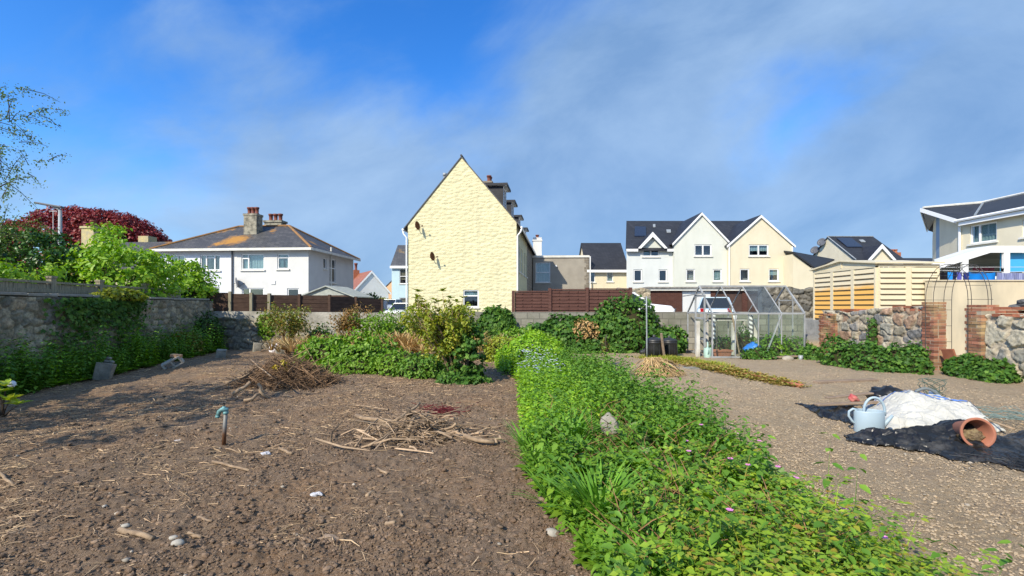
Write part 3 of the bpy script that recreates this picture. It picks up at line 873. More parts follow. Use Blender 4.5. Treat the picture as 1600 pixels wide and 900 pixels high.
# house A
xa = hx_(979); wa = hx_(1053.5) - xa
ha = [(hx_(1004) - xa, hx_(1030) - xa, hz_(401), 6.32), *lowin(xa, [(990, 1003.5), (1029, 1042.5)])]
h, rf = gabled('grey_white_house', 'pale grey white house with small triangular dormer and solar panel on its roof', (xa, DR, 0), 0, wa + 6.5, 8.6, 6.35, 9.35, m_paleb, m_slate_d, ha, 'x', .3, [dict(mull=(.5,), curtain=m_curtain, cgap=[(hx_(1005) - xa, hx_(1016) - xa)], **kw1), dict(**kw1), dict(**kw1)])
dxm = hx_(1018) - xa
MB().box(-.1, dxm - 1.2, -.36, -.28, 6.05, 6.26).box(dxm + 1.2, wa - .1, -.36, -.28, 6.05, 6.26).build('gutter', m_whiter, h)
mb = MB(); k = 1.06; dw = .95; dz0 = 6.35; dzr = hz_(362) - .05
mb.prism([(dxm - dw, -.02, 6.2), (dxm + dw, -.02, 6.2), (dxm + dw, -.02, dz0 + .2), (dxm, -.02, dzr - .1), (dxm - dw, -.02, dz0 + .2)], (0, -.06, 0), None) if False else None
mb.prism([(dxm - 1.1, -.03, 6.1), (ha[0][0], -.03, 6.1), (ha[0][0], -.03, 6.33), (ha[0][1], -.03, 6.33), (ha[0][1], -.03, 6.1), (dxm + 1.1, -.03, 6.1), (dxm + 1.1, -.03, 6.42), (dxm, -.03, dzr - .15), (dxm - 1.1, -.03, 6.42)], (0, .025, 0)); dm = mb.build('dormer', m_green, h)
mb = MB()
for s in (-1, 1):
    q = [(dxm + s * 1.2, -.3, 6.38), (dxm, -.3, dzr), (dxm, 3.6, dzr), (dxm + s * 1.2, 1.2, 6.5)]
    mb.prism(q if s < 0 else q[::-1], (0, 0, -.1))
mb.build('dormer_roof', m_slate_d, dm)
mb = MB()
for s in (-1, 1): mb.prism([(dxm + s * 1.22, -.36, 6.30), (dxm, -.36, dzr - .02), (dxm, -.36, dzr - .42), (dxm + s * .95, -.36, 6.3)], (0, .05, 0))
mb.build('bargeboard', m_whiter, dm)
kk = 3.0 / 4.3
def on_roof(x, y, off=.1): return (x, y, 6.35 + kk * y + off)
for nm, xx0, xx1, yy0, yy1, mt in (('solar_panel', hx_(991) - xa, hx_(1010) - xa, 1.6, 3.1, m_solar), ('roof_vent', hx_(1022) - xa, hx_(1026) - xa, 3.1, 3.5, m_steel), ('roof_vent', hx_(1044) - xa, hx_(1051) - xa, 2.2, 2.6, m_steel)):
    MB().prism([on_roof(xx0, yy0), on_roof(xx1, yy0), on_roof(xx1, yy1), on_roof(xx0, yy1)], (0, 0, .08)).build(nm, mt, h)
for o in h.children:                          # the row stands at an angle: its party wall runs back to the right
    if o.name.split('.')[0] in ('wall', 'roof', 'solar_panel', 'roof_vent'):
        for v in o.data.vertices:
            if v.co.y > -.3: v.co.x += .28 * max(0, v.co.y)
# house B (green gable)
xb_ = hx_(1053.5, 37.6); wb = hx_(1138, 37.6) - xb_
hb = [(hx_(1085, 37.6) - xb_, hx_(1112, 37.6) - xb_, hz_(400, 37.6), hz_(382, 37.6)), *[(a, b, *lowz) for a, b in [(hx_(1072, 37.6) - xb_, hx_(1086, 37.6) - xb_), (hx_(1114, 37.6) - xb_, hx_(1128, 37.6) - xb_)]]]
h, rf = gabled('pale_green_house', 'pale green rendered house with pointed gable between its grey and cream neighbours', (xb_, 37.6, 0), 0, wb, 7, 6.85, hz_(333, 37.6), m_green, m_slate_d, hb, 'y', .2, [dict(mull=(.5,), **kw1), dict(**kw1), dict(curtain=m_curtain, **kw1)])
barge(h, wb, 6.85, hz_(333, 37.6), .2, wd=.16)
# house C
xc_ = hx_(1138.3, 37.3); wc = hx_(1238, 37.3) - xc_
hc = [(hx_(1170, 37.3) - xc_, hx_(1201, 37.3) - xc_, hz_(400, 37.3), min(6.57, hz_(381, 37.3))), *[(a, b, *lowz) for a, b in [(hx_(1156, 37.3) - xc_, hx_(1171, 37.3) - xc_), (hx_(1201, 37.3) - xc_, hx_(1217, 37.3) - xc_)]]]
h, rf = gabled('cream_gabled_house', 'cream rendered house with wide gable right of the pale green one', (xc_, 37.3, 0), 0, wc, 7, 6.6, hz_(337, 37.3), m_cream, m_slate_d, hc, 'y', .2, [dict(mull=(.5,), curtain=m_blind, drop=.55, **kw1), dict(**kw1), dict(curtain=m_blind, drop=.5, **kw1)])
barge(h, wc, 6.6, hz_(337, 37.3), .2, wd=.16)
for xx in (.03, wc - .03): MB().tube([(xx, -.07, .5), (xx, -.07, 6.4)], .05, 6).build('drainpipe', m_whiter, h)
# low lean-to roof right of C
d = 36.0; x0 = X(1239, d)
h = thing('lean_to_house', 'low cream lean-to with dark sloping slate roof beyond the cream gable', 'house', (x0, d, 0))
mb = MB(); ww = X(1300, d) - x0
mb.prism([(0, 0, 0), (ww, 0, 0), (ww, 0, Z(440, d)), (X(1272, d) - x0, 0, Z(422, d)), (0, 0, Z(397, d))], (0, 5, 0)); mb.build('wall', m_cream, h)
MB().prism([(-.1, -.2, Z(396, d)), (.4, 5, Z(390, d + 5)), (X(1304, d + 5) - x0, 5, Z(407, d + 5)), (X(1272, d) - x0, -.2, Z(421, d))], (0, 0, .12)).build('roof', m_slate_d, h)
# house D with solar panels
d = 40.5; x0 = 30.2; w_ = 4.2; eD, rD = Z(406, 40.5), Z(371, 44)
h, rf = gabled('solar_roof_house', 'cream house with solar panel on steep dark roof behind the shed', (x0, d, 0), 0, w_, 7, eD, rD, m_cream, m_slate_d, [], 'x', .2)
def on_d(x, y, off=.12): return (x, y, eD + (rD - eD) / 3.5 * y + off)
MB().prism([on_d(.5, 1.7), on_d(1.9, 1.7), on_d(1.9, 3.1), on_d(.5, 3.1)], (0, 0, .08)).build('solar_panel', m_solar, h)
MB().prism([on_d(2.4, 2.5), on_d(2.8, 2.5), on_d(2.8, 2.8), on_d(2.4, 2.8)], (0, 0, .08)).build('roof_vent', m_steel, h)
MB().tube([(-.1, -.2, eD), (-.1, 3.5, rD + .1), (w_ + .1, 3.5, rD + .1)], .05, 5).build('ridge_tiles', m_steel, rf)
g0 = X(1375, d - .4) - x0
mb = MB(); zr, zf = Z(384, d - .4), Z(404, d - .4)
mb.quad([(g0 - 1.0, -.4, zf - 1.2), (g0 + 1.0, -.4, zf - 1.2), (g0 + 1.0, -.4, zf), (g0, -.4, zr), (g0 - 1.0, -.4, zf)]); dm = mb.build('dormer', m_cream, h)
mb = MB()
for s in (-1, 1):
    q = [(g0 + s * 1.2, -.6, zf - .1), (g0, -.6, zr + .1), (g0, 2.2, zr + .1), (g0 + s * 1.2, .6, zf - .1)]
    mb.prism(q if s < 0 else q[::-1], (0, 0, -.1))
mb.build('dormer_roof', m_slate_d, dm)
mb = MB()
for s in (-1, 1): mb.prism([(g0 + s * 1.22, -.66, zf - .15), (g0, -.66, zr + .12), (g0, -.66, zr - .25), (g0 + s * .95, -.66, zf - .15)], (0, .05, 0))
mb.build('bargeboard', m_whiter, dm)
window(dm, MT(0, -.56, 0), g0 - .7, g0 + .7, zf - 1.1, zf - .25, (.33, .66))
dish('satellite_dish', 'higher grey satellite dish on the gable of the solar roof house', (30.0, 44.6, 7.75), R(-150), .40, m_dishgrey, 20, .5, 'dishes on the solar roof house')
dish('satellite_dish', 'lower grey satellite dish on the gable of the solar roof house', (30.0, 45.6, 7.1), R(-150), .40, m_dishgrey, 20, .5, 'dishes on the solar roof house')
# red chimney house
d = 52.0
h, rf = gabled('slate_roofed_house', 'distant dark slate roof with red brick chimney behind the shed', (X(1400, d), d, 0), 0, 7, 7, Z(412, d), Z(399, d), m_cream, m_slate_d, [], 'x')
c = MB().box(1.95, 3.1, 3.0, 3.8, 6.5, 8.0).build('chimney', m_brick, h); pots(c, 2.5, 3.4, 8.0, 3, .33, .4, .14, mat=m_brick)

# big cream house at right edge
RH = thing('cream_house', 'large cream house with dark slate roof and grey eaves above the clothes line', 'house', (0, 0, 0))
mb = MB(); xf = 23.3
rhol = [(-23.45, -22.15, Z(381, 23.3), Z(352, 23.3)), (-21.05, -19.9, Z(372, 21.3), Z(344, 21.3) - .05)]
MF = MT(xf, 0, 0, -90)
holewall(mb, -24.0, -10, 0, 6.02, rhol, MF)
wp = [(23.3, 24.0, 5.98), (23.98, 25.85, 6.85), (24.2, 26.3, 6.75), (24.5, 26.8, 6.5), (26, 28.5, 5.6)]
for k in (0, 2, 3):
    (ax, ay, az_), (bx_, by_, bz_) = wp[k], wp[k + 1]; mb.quad([(bx_, by_, 0), (ax, ay, 0), (ax, ay, az_), (bx_, by_, bz_)])
mb.build('wall', m_cream, RH)
(ax, ay, az_), (bx_, by_, bz_) = wp[1], wp[2]
MB().quad([(bx_, by_, 4.1), (ax, ay, 4.1), (ax, ay, az_), (bx_, by_, bz_)]).build('bay_panel', plain('blue_grey_panel', (.20, .30, .42), None, rough=.4), RH)
mb = MB(); mb.quad([(bx_, by_, 0), (ax, ay, 0), (ax, ay, 4.1), (bx_, by_, 4.1)]); bw = mb.build('bay_window', m_whiter, RH)
n3 = Vector((-(by_ - ay), bx_ - ax, 0)).normalized(); a3 = Vector((ax, ay, 0)) + n3 * .02; b3 = Vector((bx_, by_, 0)) + n3 * .02
MB().quad([tuple(b3.lerp(a3, .12) + Vector((0, 0, 2.0))), tuple(b3.lerp(a3, .88) + Vector((0, 0, 2.0))), tuple(b3.lerp(a3, .88) + Vector((0, 0, 4.0))), tuple(b3.lerp(a3, .12) + Vector((0, 0, 4.0)))]).build('pane', m_dark, bw)
for q, cu in zip(rhol, (m_curtain, None)): window(RH, MF, *q, (.35,), None, cu)
PA, PB, PR, PC = (23.2, 26.1, 7.12), (22.95, 23.75, 6.06), (27, 26.4, 7.5), (24.75, 27.4, 6.2)
mb = MB()
mb.prism([PB, (22.95, 10, 6.06), (27, 10, 7.5), PR], (0, 0, -.12))
mb.prism([(PA[0], PA[1], PA[2]), (PB[0], PB[1] + .003, PB[2]), (PR[0], PR[1] + .003, PR[2])], (0, 0, -.12))
mb.prism([(PA[0], PA[1] + .004, PA[2]), (PR[0], PR[1] + .006, PR[2]), (29, 30, 6.0), PC], (0, 0, -.12))
mb.prism([(27.003, 10, 7.5), (31, 10, 6.0), (31, 26.4, 6.0), (27.003, 26.4, 7.5)], (0, 0, -.12))
mb.build('roof', m_slate_d, RH)
def board(a, b, h=.2, t=.05):
    a = Vector(a); b = Vector(b); nn_ = Vector((b.y - a.y, a.x - b.x, 0)).normalized() * .03
    nn_ = nn_ if nn_.x < 0 else -nn_
    return MB().prism([tuple(a + nn_ + Vector((0, 0, .02))), tuple(b + nn_ + Vector((0, 0, .02))), tuple(b + nn_ - Vector((0, 0, h))), tuple(a + nn_ - Vector((0, 0, h)))], tuple(nn_ * 1.2))
board(PB, PA).build('bargeboard', m_whiter, RH); board(PA, PC).build('bargeboard', m_trim, RH)
mb = MB(); mb.tube([(22.88, 23.8, 5.98), (22.88, 10, 5.98)], .075, 6); mb.box(22.96, 23.02, 10, 23.7, 5.72, 5.9); mb.build('gutter', m_whiter, RH)
mb = MB(); mb.quad([(22.98, 10, 5.90), (22.98, 23.75, 5.90), (23.3, 23.98, 5.96), (23.3, 10, 5.96)])
mb.quad([(PA[0] + .05, PA[1], 6.97), (PB[0] + .05, PB[1], 5.92), (23.3, 24.0, 5.94), (23.98, 25.85, 6.83)]); mb.quad([(PA[0] + .05, PA[1], 6.97), (23.98, 25.85, 6.83), (24.5, 26.8, 6.46), (PC[0], PC[1], 6.06)])
mb.build('soffit', plain('grey_soffit', (.34, .35, .36), None, rough=.7), RH)
MB().tube([(xf - .08, 23.9, 5.7), (xf - .08, 23.9, .5)], .055, 6).build('drainpipe', m_whiter, RH)
MB().prism([(25.4, 20.4, 6.93), (25.4, 21.6, 6.93), (26.3, 21.6, 7.25), (26.3, 20.4, 7.25)], (0, 0, .08)).build('skylight', m_solar, RH)
MB().tube([(27, 10, 7.55), (27, 26.4, 7.55), (23.3, 26.1, 7.17)], .07, 6).build('ridge_tiles', m_trim, RH)
MB().tube([(23.0, 22.9, 6.10), (PR[0], PR[1], PR[2] + .03)], .05, 5).build('valley_lead', m_steel, RH)

# canopy in front of it
CY = 17.6
CN = thing('canopy', 'white framed lean-to canopy over the washing line below the cream house', 'canopy', (0, 0, 0))
c0, c1 = (X(1440, CY), CY, Z(418, CY)), (X(1548, CY), CY, Z(384, CY)); c2 = (X(1640, CY), CY, Z(384, CY))
mb = MB(); mb.prism([c0, c1, c2, (c2[0], CY, c2[2] - .26), (c1[0], CY, c1[2] - .26), (c0[0], CY, c0[2] - .26)], (0, .08, 0)); mb.build('beam', m_whiter, CN)
mb = MB()
mb.prism([(c0[0] + .6, CY + .09, c0[2] + .18), (c1[0], CY + .09, c1[2]), (c1[0], CY + .9, c1[2]), (c0[0] + 1.3, CY + .9, c0[2] + .40)], (0, 0, -.04))
mb.prism([(c1[0] + .003, CY + .09, c1[2]), (c2[0], CY + .09, c2[2]), (c2[0], CY + .9, c2[2]), (c1[0] + .003, CY + .9, c1[2])], (0, 0, -.04))
mb.build('roof_sheet', plain('cloudy_sheet', (.68, .69, .68), (.58, .59, .57), 3, .6), CN)
for px in (1509, 1574):
    xx = X(px, CY); MB().box(xx - .11, xx + .11, CY + .003, CY + .1, 1.05, Z(402 if px < 1550 else 389, CY) - .05).build('post', m_whiter, CN)
mb = MB(); mb.prism([(c0[0] + .9, CY + .95, 1.05), (c2[0], CY + .95, 1.05), (c2[0], CY + .95, c2[2] - .06), (c1[0], CY + .95, c1[2] - .06), (c0[0] + .9, CY + .95, c0[2] + .2)], (0, .06, 0)); mb.build('back_panel', plain('shade_darkened_board', (.30, .28, .22), (.17, .165, .14), 1.6, .8, stretch=(.4, 1, 5)), CN)  # grey boards darkened: dim shade under the canopy put into their colour
MB().box(X(1500, CY), c2[0], CY + .102, CY + .16, 2.62, 2.74).build('rail', m_whiter, CN)
bb = MB().obox((X(1602, CY), CY + .25, Z(409, CY)), X(1632, CY) - X(1576, CY), .03, .72).build('blue_board', plain('sky_blue_board', (.06, .40, .75), None, rough=.5)); tag(bb, 'bright sky blue board under the canopy at its right end', 'board')
# ------------------------------------------------------------------ rubble walls
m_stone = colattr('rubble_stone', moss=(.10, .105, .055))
m_stone2 = colattr('rubble_stone_bare', nscale=14)  # coarser mottling and no moss


def rubble(name, p0, p1, hf, thick, cs, amp, res, pal, mortar, seed, mat, parent=None, side=1, asp=1.5, gap=.16, z0=-.05):
    p0 = np.array(p0, float); p1 = np.array(p1, float); L = np.linalg.norm(p1 - p0); e = (p1 - p0) / L
    n = np.array([e[1], -e[0]]) * side          # towards the viewer's side
    us = np.linspace(0, L, max(2, int(L / res))); nz = max(4, int(np.max(hf(us)) / res))
    U, T = np.meshgrid(us, np.linspace(0, 1, nz)); Hh = hf(U); Zv = z0 + T * (Hh - z0)
    wx = U / (cs * asp) + .75 * (fbm(U * 4, Zv * 4, seed, 4) - .5); wz = Zv / cs + .9 * (fbm(U * 4 + 9, Zv * 4, seed + 5, 4) - .5)
    f1, f2, cid = worley(wx, wz, seed, .8)
    m = sst(gap * .35, gap * 1.4, f2 - f1)
    dsp = amp * m * (.35 + .65 * cid) + .8 * amp * (fbm(U * 8, Zv * 8, seed + 2, 5) - .5)
    pal = np.array(pal); c = pal[(cid * 977 % 1 * len(pal)).astype(int) % len(pal)] * (.75 + .5 * ((cid * 131) % 1))[..., None]
    c = c * m[..., None] + np.array(mortar) * (1 - m)[..., None]
    Pf = p0[None, None] + U[..., None] * e + dsp[..., None] * n
    rows = [np.concatenate([Pf, Zv[..., None]], 2)]; cols = [c]
    jt = (.05 * (fbm(us * 5, us * 0, seed + 8, 3) - .5))
    for off, zz_ in ((-thick * .5, hf(us) + jt + .02), (-thick, hf(us) - .01), (-thick, hf(us) * 0 + z0)):
        P2 = p0[None] + us[:, None] * e + off * n
        rows.append(np.concatenate([P2, np.asarray(zz_)[:, None]], 1)[None]); cols.append(c[-1][None])
    Vg = np.concatenate(rows, 0); Cg = np.concatenate(cols, 0); ny, nx = Vg.shape[:2]
    i = (np.arange(ny - 1)[:, None] * nx + np.arange(nx - 1)[None]).ravel()
    Q = np.stack([i, i + 1, i + 1 + nx, i + nx], 1)
    o = mesh_np(name, Vg.reshape(-1, 3), Q, mat, parent, True, Cg.reshape(-1, 3))
    # ends
    for k in (0, nx - 1):
        ring = [tuple(v) for v in Vg[:, k]]
        MB().quad(ring if k == 0 else ring[::-1]).build('wall_end', m_conc, o)
    return o


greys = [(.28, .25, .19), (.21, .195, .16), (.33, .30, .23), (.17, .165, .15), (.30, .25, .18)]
WL0, WL1 = (-8.65, 3.2), (-11.25, 17.3)       # left boundary wall
lw = rubble('stone_wall', WL0, WL1, lambda u: 1.78 + .03 * (fbm(u * 1.3, u * 0, 4, 3) - .5), .38, .17, .05, .03, greys, (.20, .19, .155), 3, m_stone, side=1)
tag(lw, 'long shaded grey rubble boundary wall along the left of the plot', 'stone wall')
cp = MB()
e = Vector((WL1[0] - WL0[0], WL1[1] - WL0[1], 0)); LL = e.length; e.normalize(); nn = Vector((e.y, -e.x, 0))
u = 0
while u < LL - .3:
    l_ = random.uniform(.7, 1.3); a = Vector((*WL0, 0)) + e * (u + .01); b = a + e * (min(l_, LL - u) - .02)
    z = 1.80 + random.uniform(-.008, .012)
    cp.prism([a + nn * .04 + Vector((0, 0, z)), b + nn * .04 + Vector((0, 0, z)), b - nn * .42 + Vector((0, 0, z)), a - nn * .42 + Vector((0, 0, z))], (0, 0, .06)); u += l_
cp.build('coping', m_conc, lw, bevel=.012)

# timber fence behind the left wall
fo = nn * -.62
FN = thing('timber_fence', 'weathered vertical board fence standing on the left stone wall', 'fence', (WL0[0] + fo.x, WL0[1] + fo.y, 0))
uu = [0.2, 2.9, 5.55, 7.7, 9.3, 11.3, 13.2]
for k, a in enumerate(uu):
    p = e * a
    MB().box(-.06, .06, -.06, .06, .3, 2.24, MT(p.x, p.y)).box(-.075, .075, -.075, .075, 2.24, 2.29, MT(p.x, p.y)).build('post', m_oldwood, FN)
ang = math.degrees(math.atan2(e.y, e.x))
for k in range(len(uu) - 1):
    mb = MB(); n_ = int((uu[k + 1] - uu[k]) / .11); Mx = MT(0, 0, 0, ang)
    for q in range(n_):
        u0 = uu[k] + .07 + q * (uu[k + 1] - uu[k] - .14) / n_
        mb.box(u0, u0 + .1, -.02 + random.uniform(-.004, .004), .0, 1.2, 2.10 + random.uniform(-.008, .008), Mx)
    mb.box(uu[k] + .062, uu[k + 1] - .062, -.045, -.022, 1.9, 1.98, Mx); mb.box(uu[k] + .062, uu[k + 1] - .062, -.06, .03, 2.115, 2.165, Mx)
    mb.build('fence_panel', m_oldwood, FN)

# back wall of concrete blocks
m_block = blocks('concrete_blocks', (.36, .34, .285), (.24, .23, .195), (.15, .145, .125), .45, .225, .018, stain=(.13, .135, .09), bump=.9)
m_rend = plain('patchy_pale_render', (.50, .475, .42), (.22, .21, .18), 1.7, .95, .1, bump=.7, bscale=12, bdist=.03)
BW = thing('block_wall', 'long grey concrete block wall closing the back of the plot', 'block wall', (0, 17.0, 0))
mb = MB()
mb.box(-1.6, 10.75, -.11, .11, -.1, 1.38); mb.build('block_section', m_block, BW)
mb = MB()
xs_ = [-11.3, -9.2, -7.6, -6.1, -4.4, -3.0, -1.603]
for i in range(6): mb.box(xs_[i] + .003, xs_[i + 1] - .003, -.12 - .01 * (i % 2), .11, -.1, 1.40 - .015 * i)
mb.build('rendered_section', m_rend, BW)
rubble('rubble_footing', (-11.2, -.13), (-7.4, -.13), lambda u: 1.15 - .05 * u + .25 * (fbm(u * 2, u * 0, 7, 3) - .5), .2, .22, .06, .04, greys, (.16, .15, .13), 9, m_stone, BW)

# brown fences
FB = thing('slatted_fence', 'dark brown horizontal board fence behind the wall below the white semi', 'fence', (0, 0, 0))
pp = [(315, 17.6, 455), (360, 17.8, 457), (393, 18.0, 459), (421, 18.3, 460), (468, 18.8, 461), (515, 19.2, 462), (556, 20.2, 465), (597, 21.2, 468.5)]
for k, (px, d, py) in enumerate(pp):
    x = X(px, d); z = Z(py, d)
    MB().box(x - .05, x + .05, d - .06, d + .06, .3, z + .04).build('post', m_oldwood if k in (2, 3, 1) else m_darkf, FB)
    if k < len(pp) - 1:
        px2, d2, py2 = pp[k + 1]; x2 = X(px2, d2); z2 = Z(py2, d2); zt = min(z, z2) if k < 4 else (z + z2) / 2
        n_ = 8; mb = MB(); dx, dy = x2 - x, d2 - d; ln = math.hypot(dx, dy); a = math.degrees(math.atan2(dy, dx))
        for q in range(n_):
            zz0 = .7 + (zt - .7) * q / n_
            mb.box(.056, ln - .056, -.015 + .008 * (q % 2) + random.uniform(-.004, .004), .015, zz0, zz0 + (zt - .7) / n_ - .008, MT(x, d, 0, a))
        mb.box(.06, ln - .06, .025, .035, .7, zt - .02, MT(x, d, 0, a))
        mb.build('fence_panel', m_darkf, FB)
FR = thing('slatted_fence', 'red brown slatted fence panels on the wall right of the yellow gable', 'fence', (0, 0, 0))
pp = [(802, 18.2, 455), (859, 18.25, 451), (917, 18.3, 450), (985, 18.35, 450)]
for k, (px, d, py) in enumerate(pp):
    x = X(px, d); z = Z(py, d)
    MB().box(x - .06, x + .06, d - .06, d + .06, .3, z + .02).build('post', m_brownf, FR)
    if k < 3:
        px2, d2, py2 = pp[k + 1]; x2 = X(px2, d2); zt = z - .05 if k else z - .02; n_ = 6; mb = MB()
        zb = 1.42
        for q in range(n_):
            zz0 = zb + (zt - zb) * q / n_; hgt = (zt - zb) / n_
            mb.box(x + .064, x2 - .064, d - .01 + .012 * (q % 2), d + .02, zz0 + .012, zz0 + hgt - .012)
            for j in range(3):
                xx = x + (x2 - x) * (.25 + .25 * j); mb.box(xx - .02, xx + .02, d - .018, d - .0105, zz0 + .03, zz0 + hgt - .03)
        mb.box(x + .064, x2 - .064, d - .03, d + .04, zt - .005, zt + .035); mb.box(x + .064, x2 - .064, d + .022, d + .03, .7, zt - .02)
        mb.build('fence_panel', m_brownf, FR)

# garages, stone walls behind
m_gbrick = blocks('brown_brick', (.085, .033, .026), (.11, .045, .033), (.11, .075, .06), .22, .075, .008, bump=.3)
GD = 27.0
GA = thing('garage_row', 'low row of brown brick garages with one white door', 'garage', (0, GD, 0))
gx0, gx1 = X(1014, GD), X(1228, GD); gz = Z(451, GD)
do = [(X(1066, GD), X(1111, GD), .4, Z(455, GD)), (X(1118, GD), X(1160, GD), .4, Z(455, GD)), (X(1168, GD), X(1212, GD), .4, Z(455, GD))]
mb = MB(); holewall(mb, gx0, gx1, 0, gz, do); mb.box(gx0, gx1, .2, 5, 0, gz); mb.build('wall', m_gbrick, GA)
for k, q in enumerate(do): MB().box(q[0] + .003, q[1] - .003, .06, .12, q[2], q[3] - .003).build('door', m_white if k == 0 else plain('brown_door_paint', (.085, .05, .04), (.06, .036, .03), 3, .7), GA)
MB().box(gx0 - .15, gx1 + .15, -.2, 5.1, gz + .003, gz + .1).build('roof', plain('felt_edge', (.30, .28, .25), (.14, .13, .12), 6, .9), GA)
MB().box(gx0 - .1, gx1 + .1, -.14, -.02, gz - .12, gz + .002).build('fascia', m_trim, GA)
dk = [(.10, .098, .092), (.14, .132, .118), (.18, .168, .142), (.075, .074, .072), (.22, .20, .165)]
o = rubble('stone_wall', (X(1190, 21), 21), (X(1275, 21), 20.6), lambda u: 2.42 + .35 * (fbm(u * 2.5, u * 0, 5, 3) - .5), .45, .27, .10, .04, dk, (.07, .065, .055), 17, m_stone2)
tag(o, 'dark rough rubble wall between the greenhouse and the shed', 'stone wall')
o = rubble('stone_wall', (X(965, 25), 25), (X(1016, 25), 25), lambda u: 2.55 + .25 * (fbm(u * 2.5, u * 0, 15, 3) - .5), .4, .25, .08, .05, greys, (.3, .28, .22), 23, m_stone2)
tag(o, 'pale rubble wall top beside the brown brick garages', 'stone wall')


# ------------------------------------------------------------------ cars
def car(label, loc, rz, paint, cat_='car'):
    t = thing('parked_car', label, cat_, loc, rz)
    prof = [(-2.05, .35), (-2.05, .72), (-1.9, .88), (-1.0, .98), (1.55, .98), (2.0, .90), (2.08, .6), (2.05, .35)]
    mb = MB(); v = []; n = len(prof)
    for yy, s in ((-.84, .96), (-.78, 1), (.78, 1), (.84, .96)):
        k = 1 if abs(yy) > .8 else 1.0
        v += [(x * s, yy, .35 + (z - .35) * (.9 if abs(yy) > .8 else 1)) for x, z in prof]
    f = [tuple(range(n)), tuple(reversed(range(3 * n, 4 * n)))]
    for r in range(3):
        for i in range(n):
            j = (i + 1) % n; f.append((r * n + i, (r + 1) * n + i, (r + 1) * n + j, r * n + j))
    mb.add(v, f); mb.build('body', paint, t, bevel=.04)
    cab = [(-1.05, .97), (-.35, 1.42), (1.1, 1.45), (1.75, .97)]
    v = [(x, -.74 + (z - .97) * .32, z) for x, z in cab] + [(x, .74 - (z - .97) * .32, z) for x, z in cab]
    MB().add(v, [(0, 1, 2, 3), (7, 6, 5, 4), (0, 4, 5, 1), (1, 5, 6, 2), (2, 6, 7, 3)]).build('window', plain('car_glass', (.02, .025, .03), None, rough=.08, spec=.6), t)
    mb = MB(); mb.prism([(-.42, -.6, 1.415), (1.14, -.6, 1.44), (1.14, .6, 1.44), (-.42, .6, 1.415)], (0, 0, .05))
    for s in (-1, 1):
        for a, b in (((-1.05, .97), (-.36, 1.43)), ((1.75, .97), (1.1, 1.45)), ((.35, .97), (.38, 1.45))):
            mb.bar((a[0], s * (.745 - (a[1] - .97) * .32), a[1]), (b[0], s * (.745 - (b[1] - .97) * .32), b[1]), .075)
    mb.build('roof', paint, t, bevel=.015)
    for x in (-1.3, 1.3):
        for y in (-.74, .74):
            Mx = Matrix.Translation((x, y, .31)) @ Matrix.Rotation(R(90), 4, 'X')
            w = MB().lathe([(.18, -.1), (.31, -.1), (.315, 0), (.31, .1), (.18, .1)], 18, Mx).build('wheel', m_black, t, smooth=True)
            MB().lathe([(.001, -.09), (.18, -.09), (.18, .09), (.001, .09)], 12, Mx).build('rim', m_steel, w)
    for y in (-.6, .6):
        MB().obox((-2.0, y, .72), .2, .3, .13).build('headlight', m_glass, t)
        MB().obox((2.0, y, .8), .16, .16, .26).build('tail_light', plain('red_lens', (.35, .01, .015), None, rough=.2), t)
    return t


cw = plain('white_car_paint', (.80, .81, .82), None, rough=.25, spec=.6)
cl = plain('silver_blue_paint', (.45, .58, .68), None, rough=.3, spec=.6, metal=.2)
cg = plain('grey_blue_paint', (.42, .48, .55), None, rough=.3, spec=.6, metal=.2)
car('white parked car nosing out beside the yellow gable', (X(631, 34.5), 34.5, .35), R(82), cw)
car('pale grey blue car parked behind the white one near the blue house', (X(611, 44), 44, .75), R(85), cg)
car('white parked car behind the ivy mound and fence end', (X(974, 20.6), 20.6, .72), R(176), cw)
car('pale blue hatchback with red tail lamps in front of the white garage door', (X(1117, 24), 24, .55), R(-113), cl)

# ------------------------------------------------------------------ street lamp
d = 19.0; LX = X(94, d)
t = thing('street_lamp', 'grey steel street lamp rising above the left hand hedge', 'street lamp', (LX, d, 0))
MB().tube([(0, 0, 0), (0, 0, 2.5), (0, 0, 5.55)], [.085, .08, .06], 10).build('pole', m_steel, t, smooth=True)
MB().tube([(0, 0, 5.5), (-.1, 0, 5.63), (-.28, 0, 5.68)], .05, 8).build('arm', m_steel, t, smooth=True)
MB().prism([(.12, -.1, 5.62), (-.95, -.12, 5.80), (-1.05, 0, 5.82), (-.95, .12, 5.80), (.12, .1, 5.62)], (0, 0, .08)).build('lamp_head', m_dishgrey, t, bevel=.02)
# thin pole and mast beyond
t = thing('aerial_pole', 'thin white pole rising beside the cottage chimney', 'pole', (X(83, 29), 29, 0)); MB().tube([(0, 0, 0), (0, 0, Z(328, 29))], .016, 5).build('mast', m_white, t)
MB().tube([(-.25, 0, Z(330, 29)), (.25, 0, Z(330, 29))], .018, 5).build('crossbar', m_white, t)

# ------------------------------------------------------------------ terrace, beige wall, shed, washing
MB().box(11.75, 40, 15.15, 60, -.1, 1.05).build('terrace', m_conc)['kind'] = 'structure'
m_bwall = plain('stained_cream_render', (.62, .54, .39), (.40, .36, .27), 1.1, .9, .15, bump=.25, amt=(.45, .75), stretch=(1, 1, .35))
o = MB().box(13.55, 24, 14.86, 15.12, -.1, 2.40).box(13.53, 24, 14.82, 15.16, 2.403, 2.44).build('garden_wall', m_bwall); tag(o, 'stained cream rendered wall below the washing line', 'wall')
o = MB().box(11.45, 13.54, 14.9, 15.1, -.1, 1.02).build('garden_wall', m_bwall); tag(o, 'low cream rendered wall stub in front of the shed', 'wall')

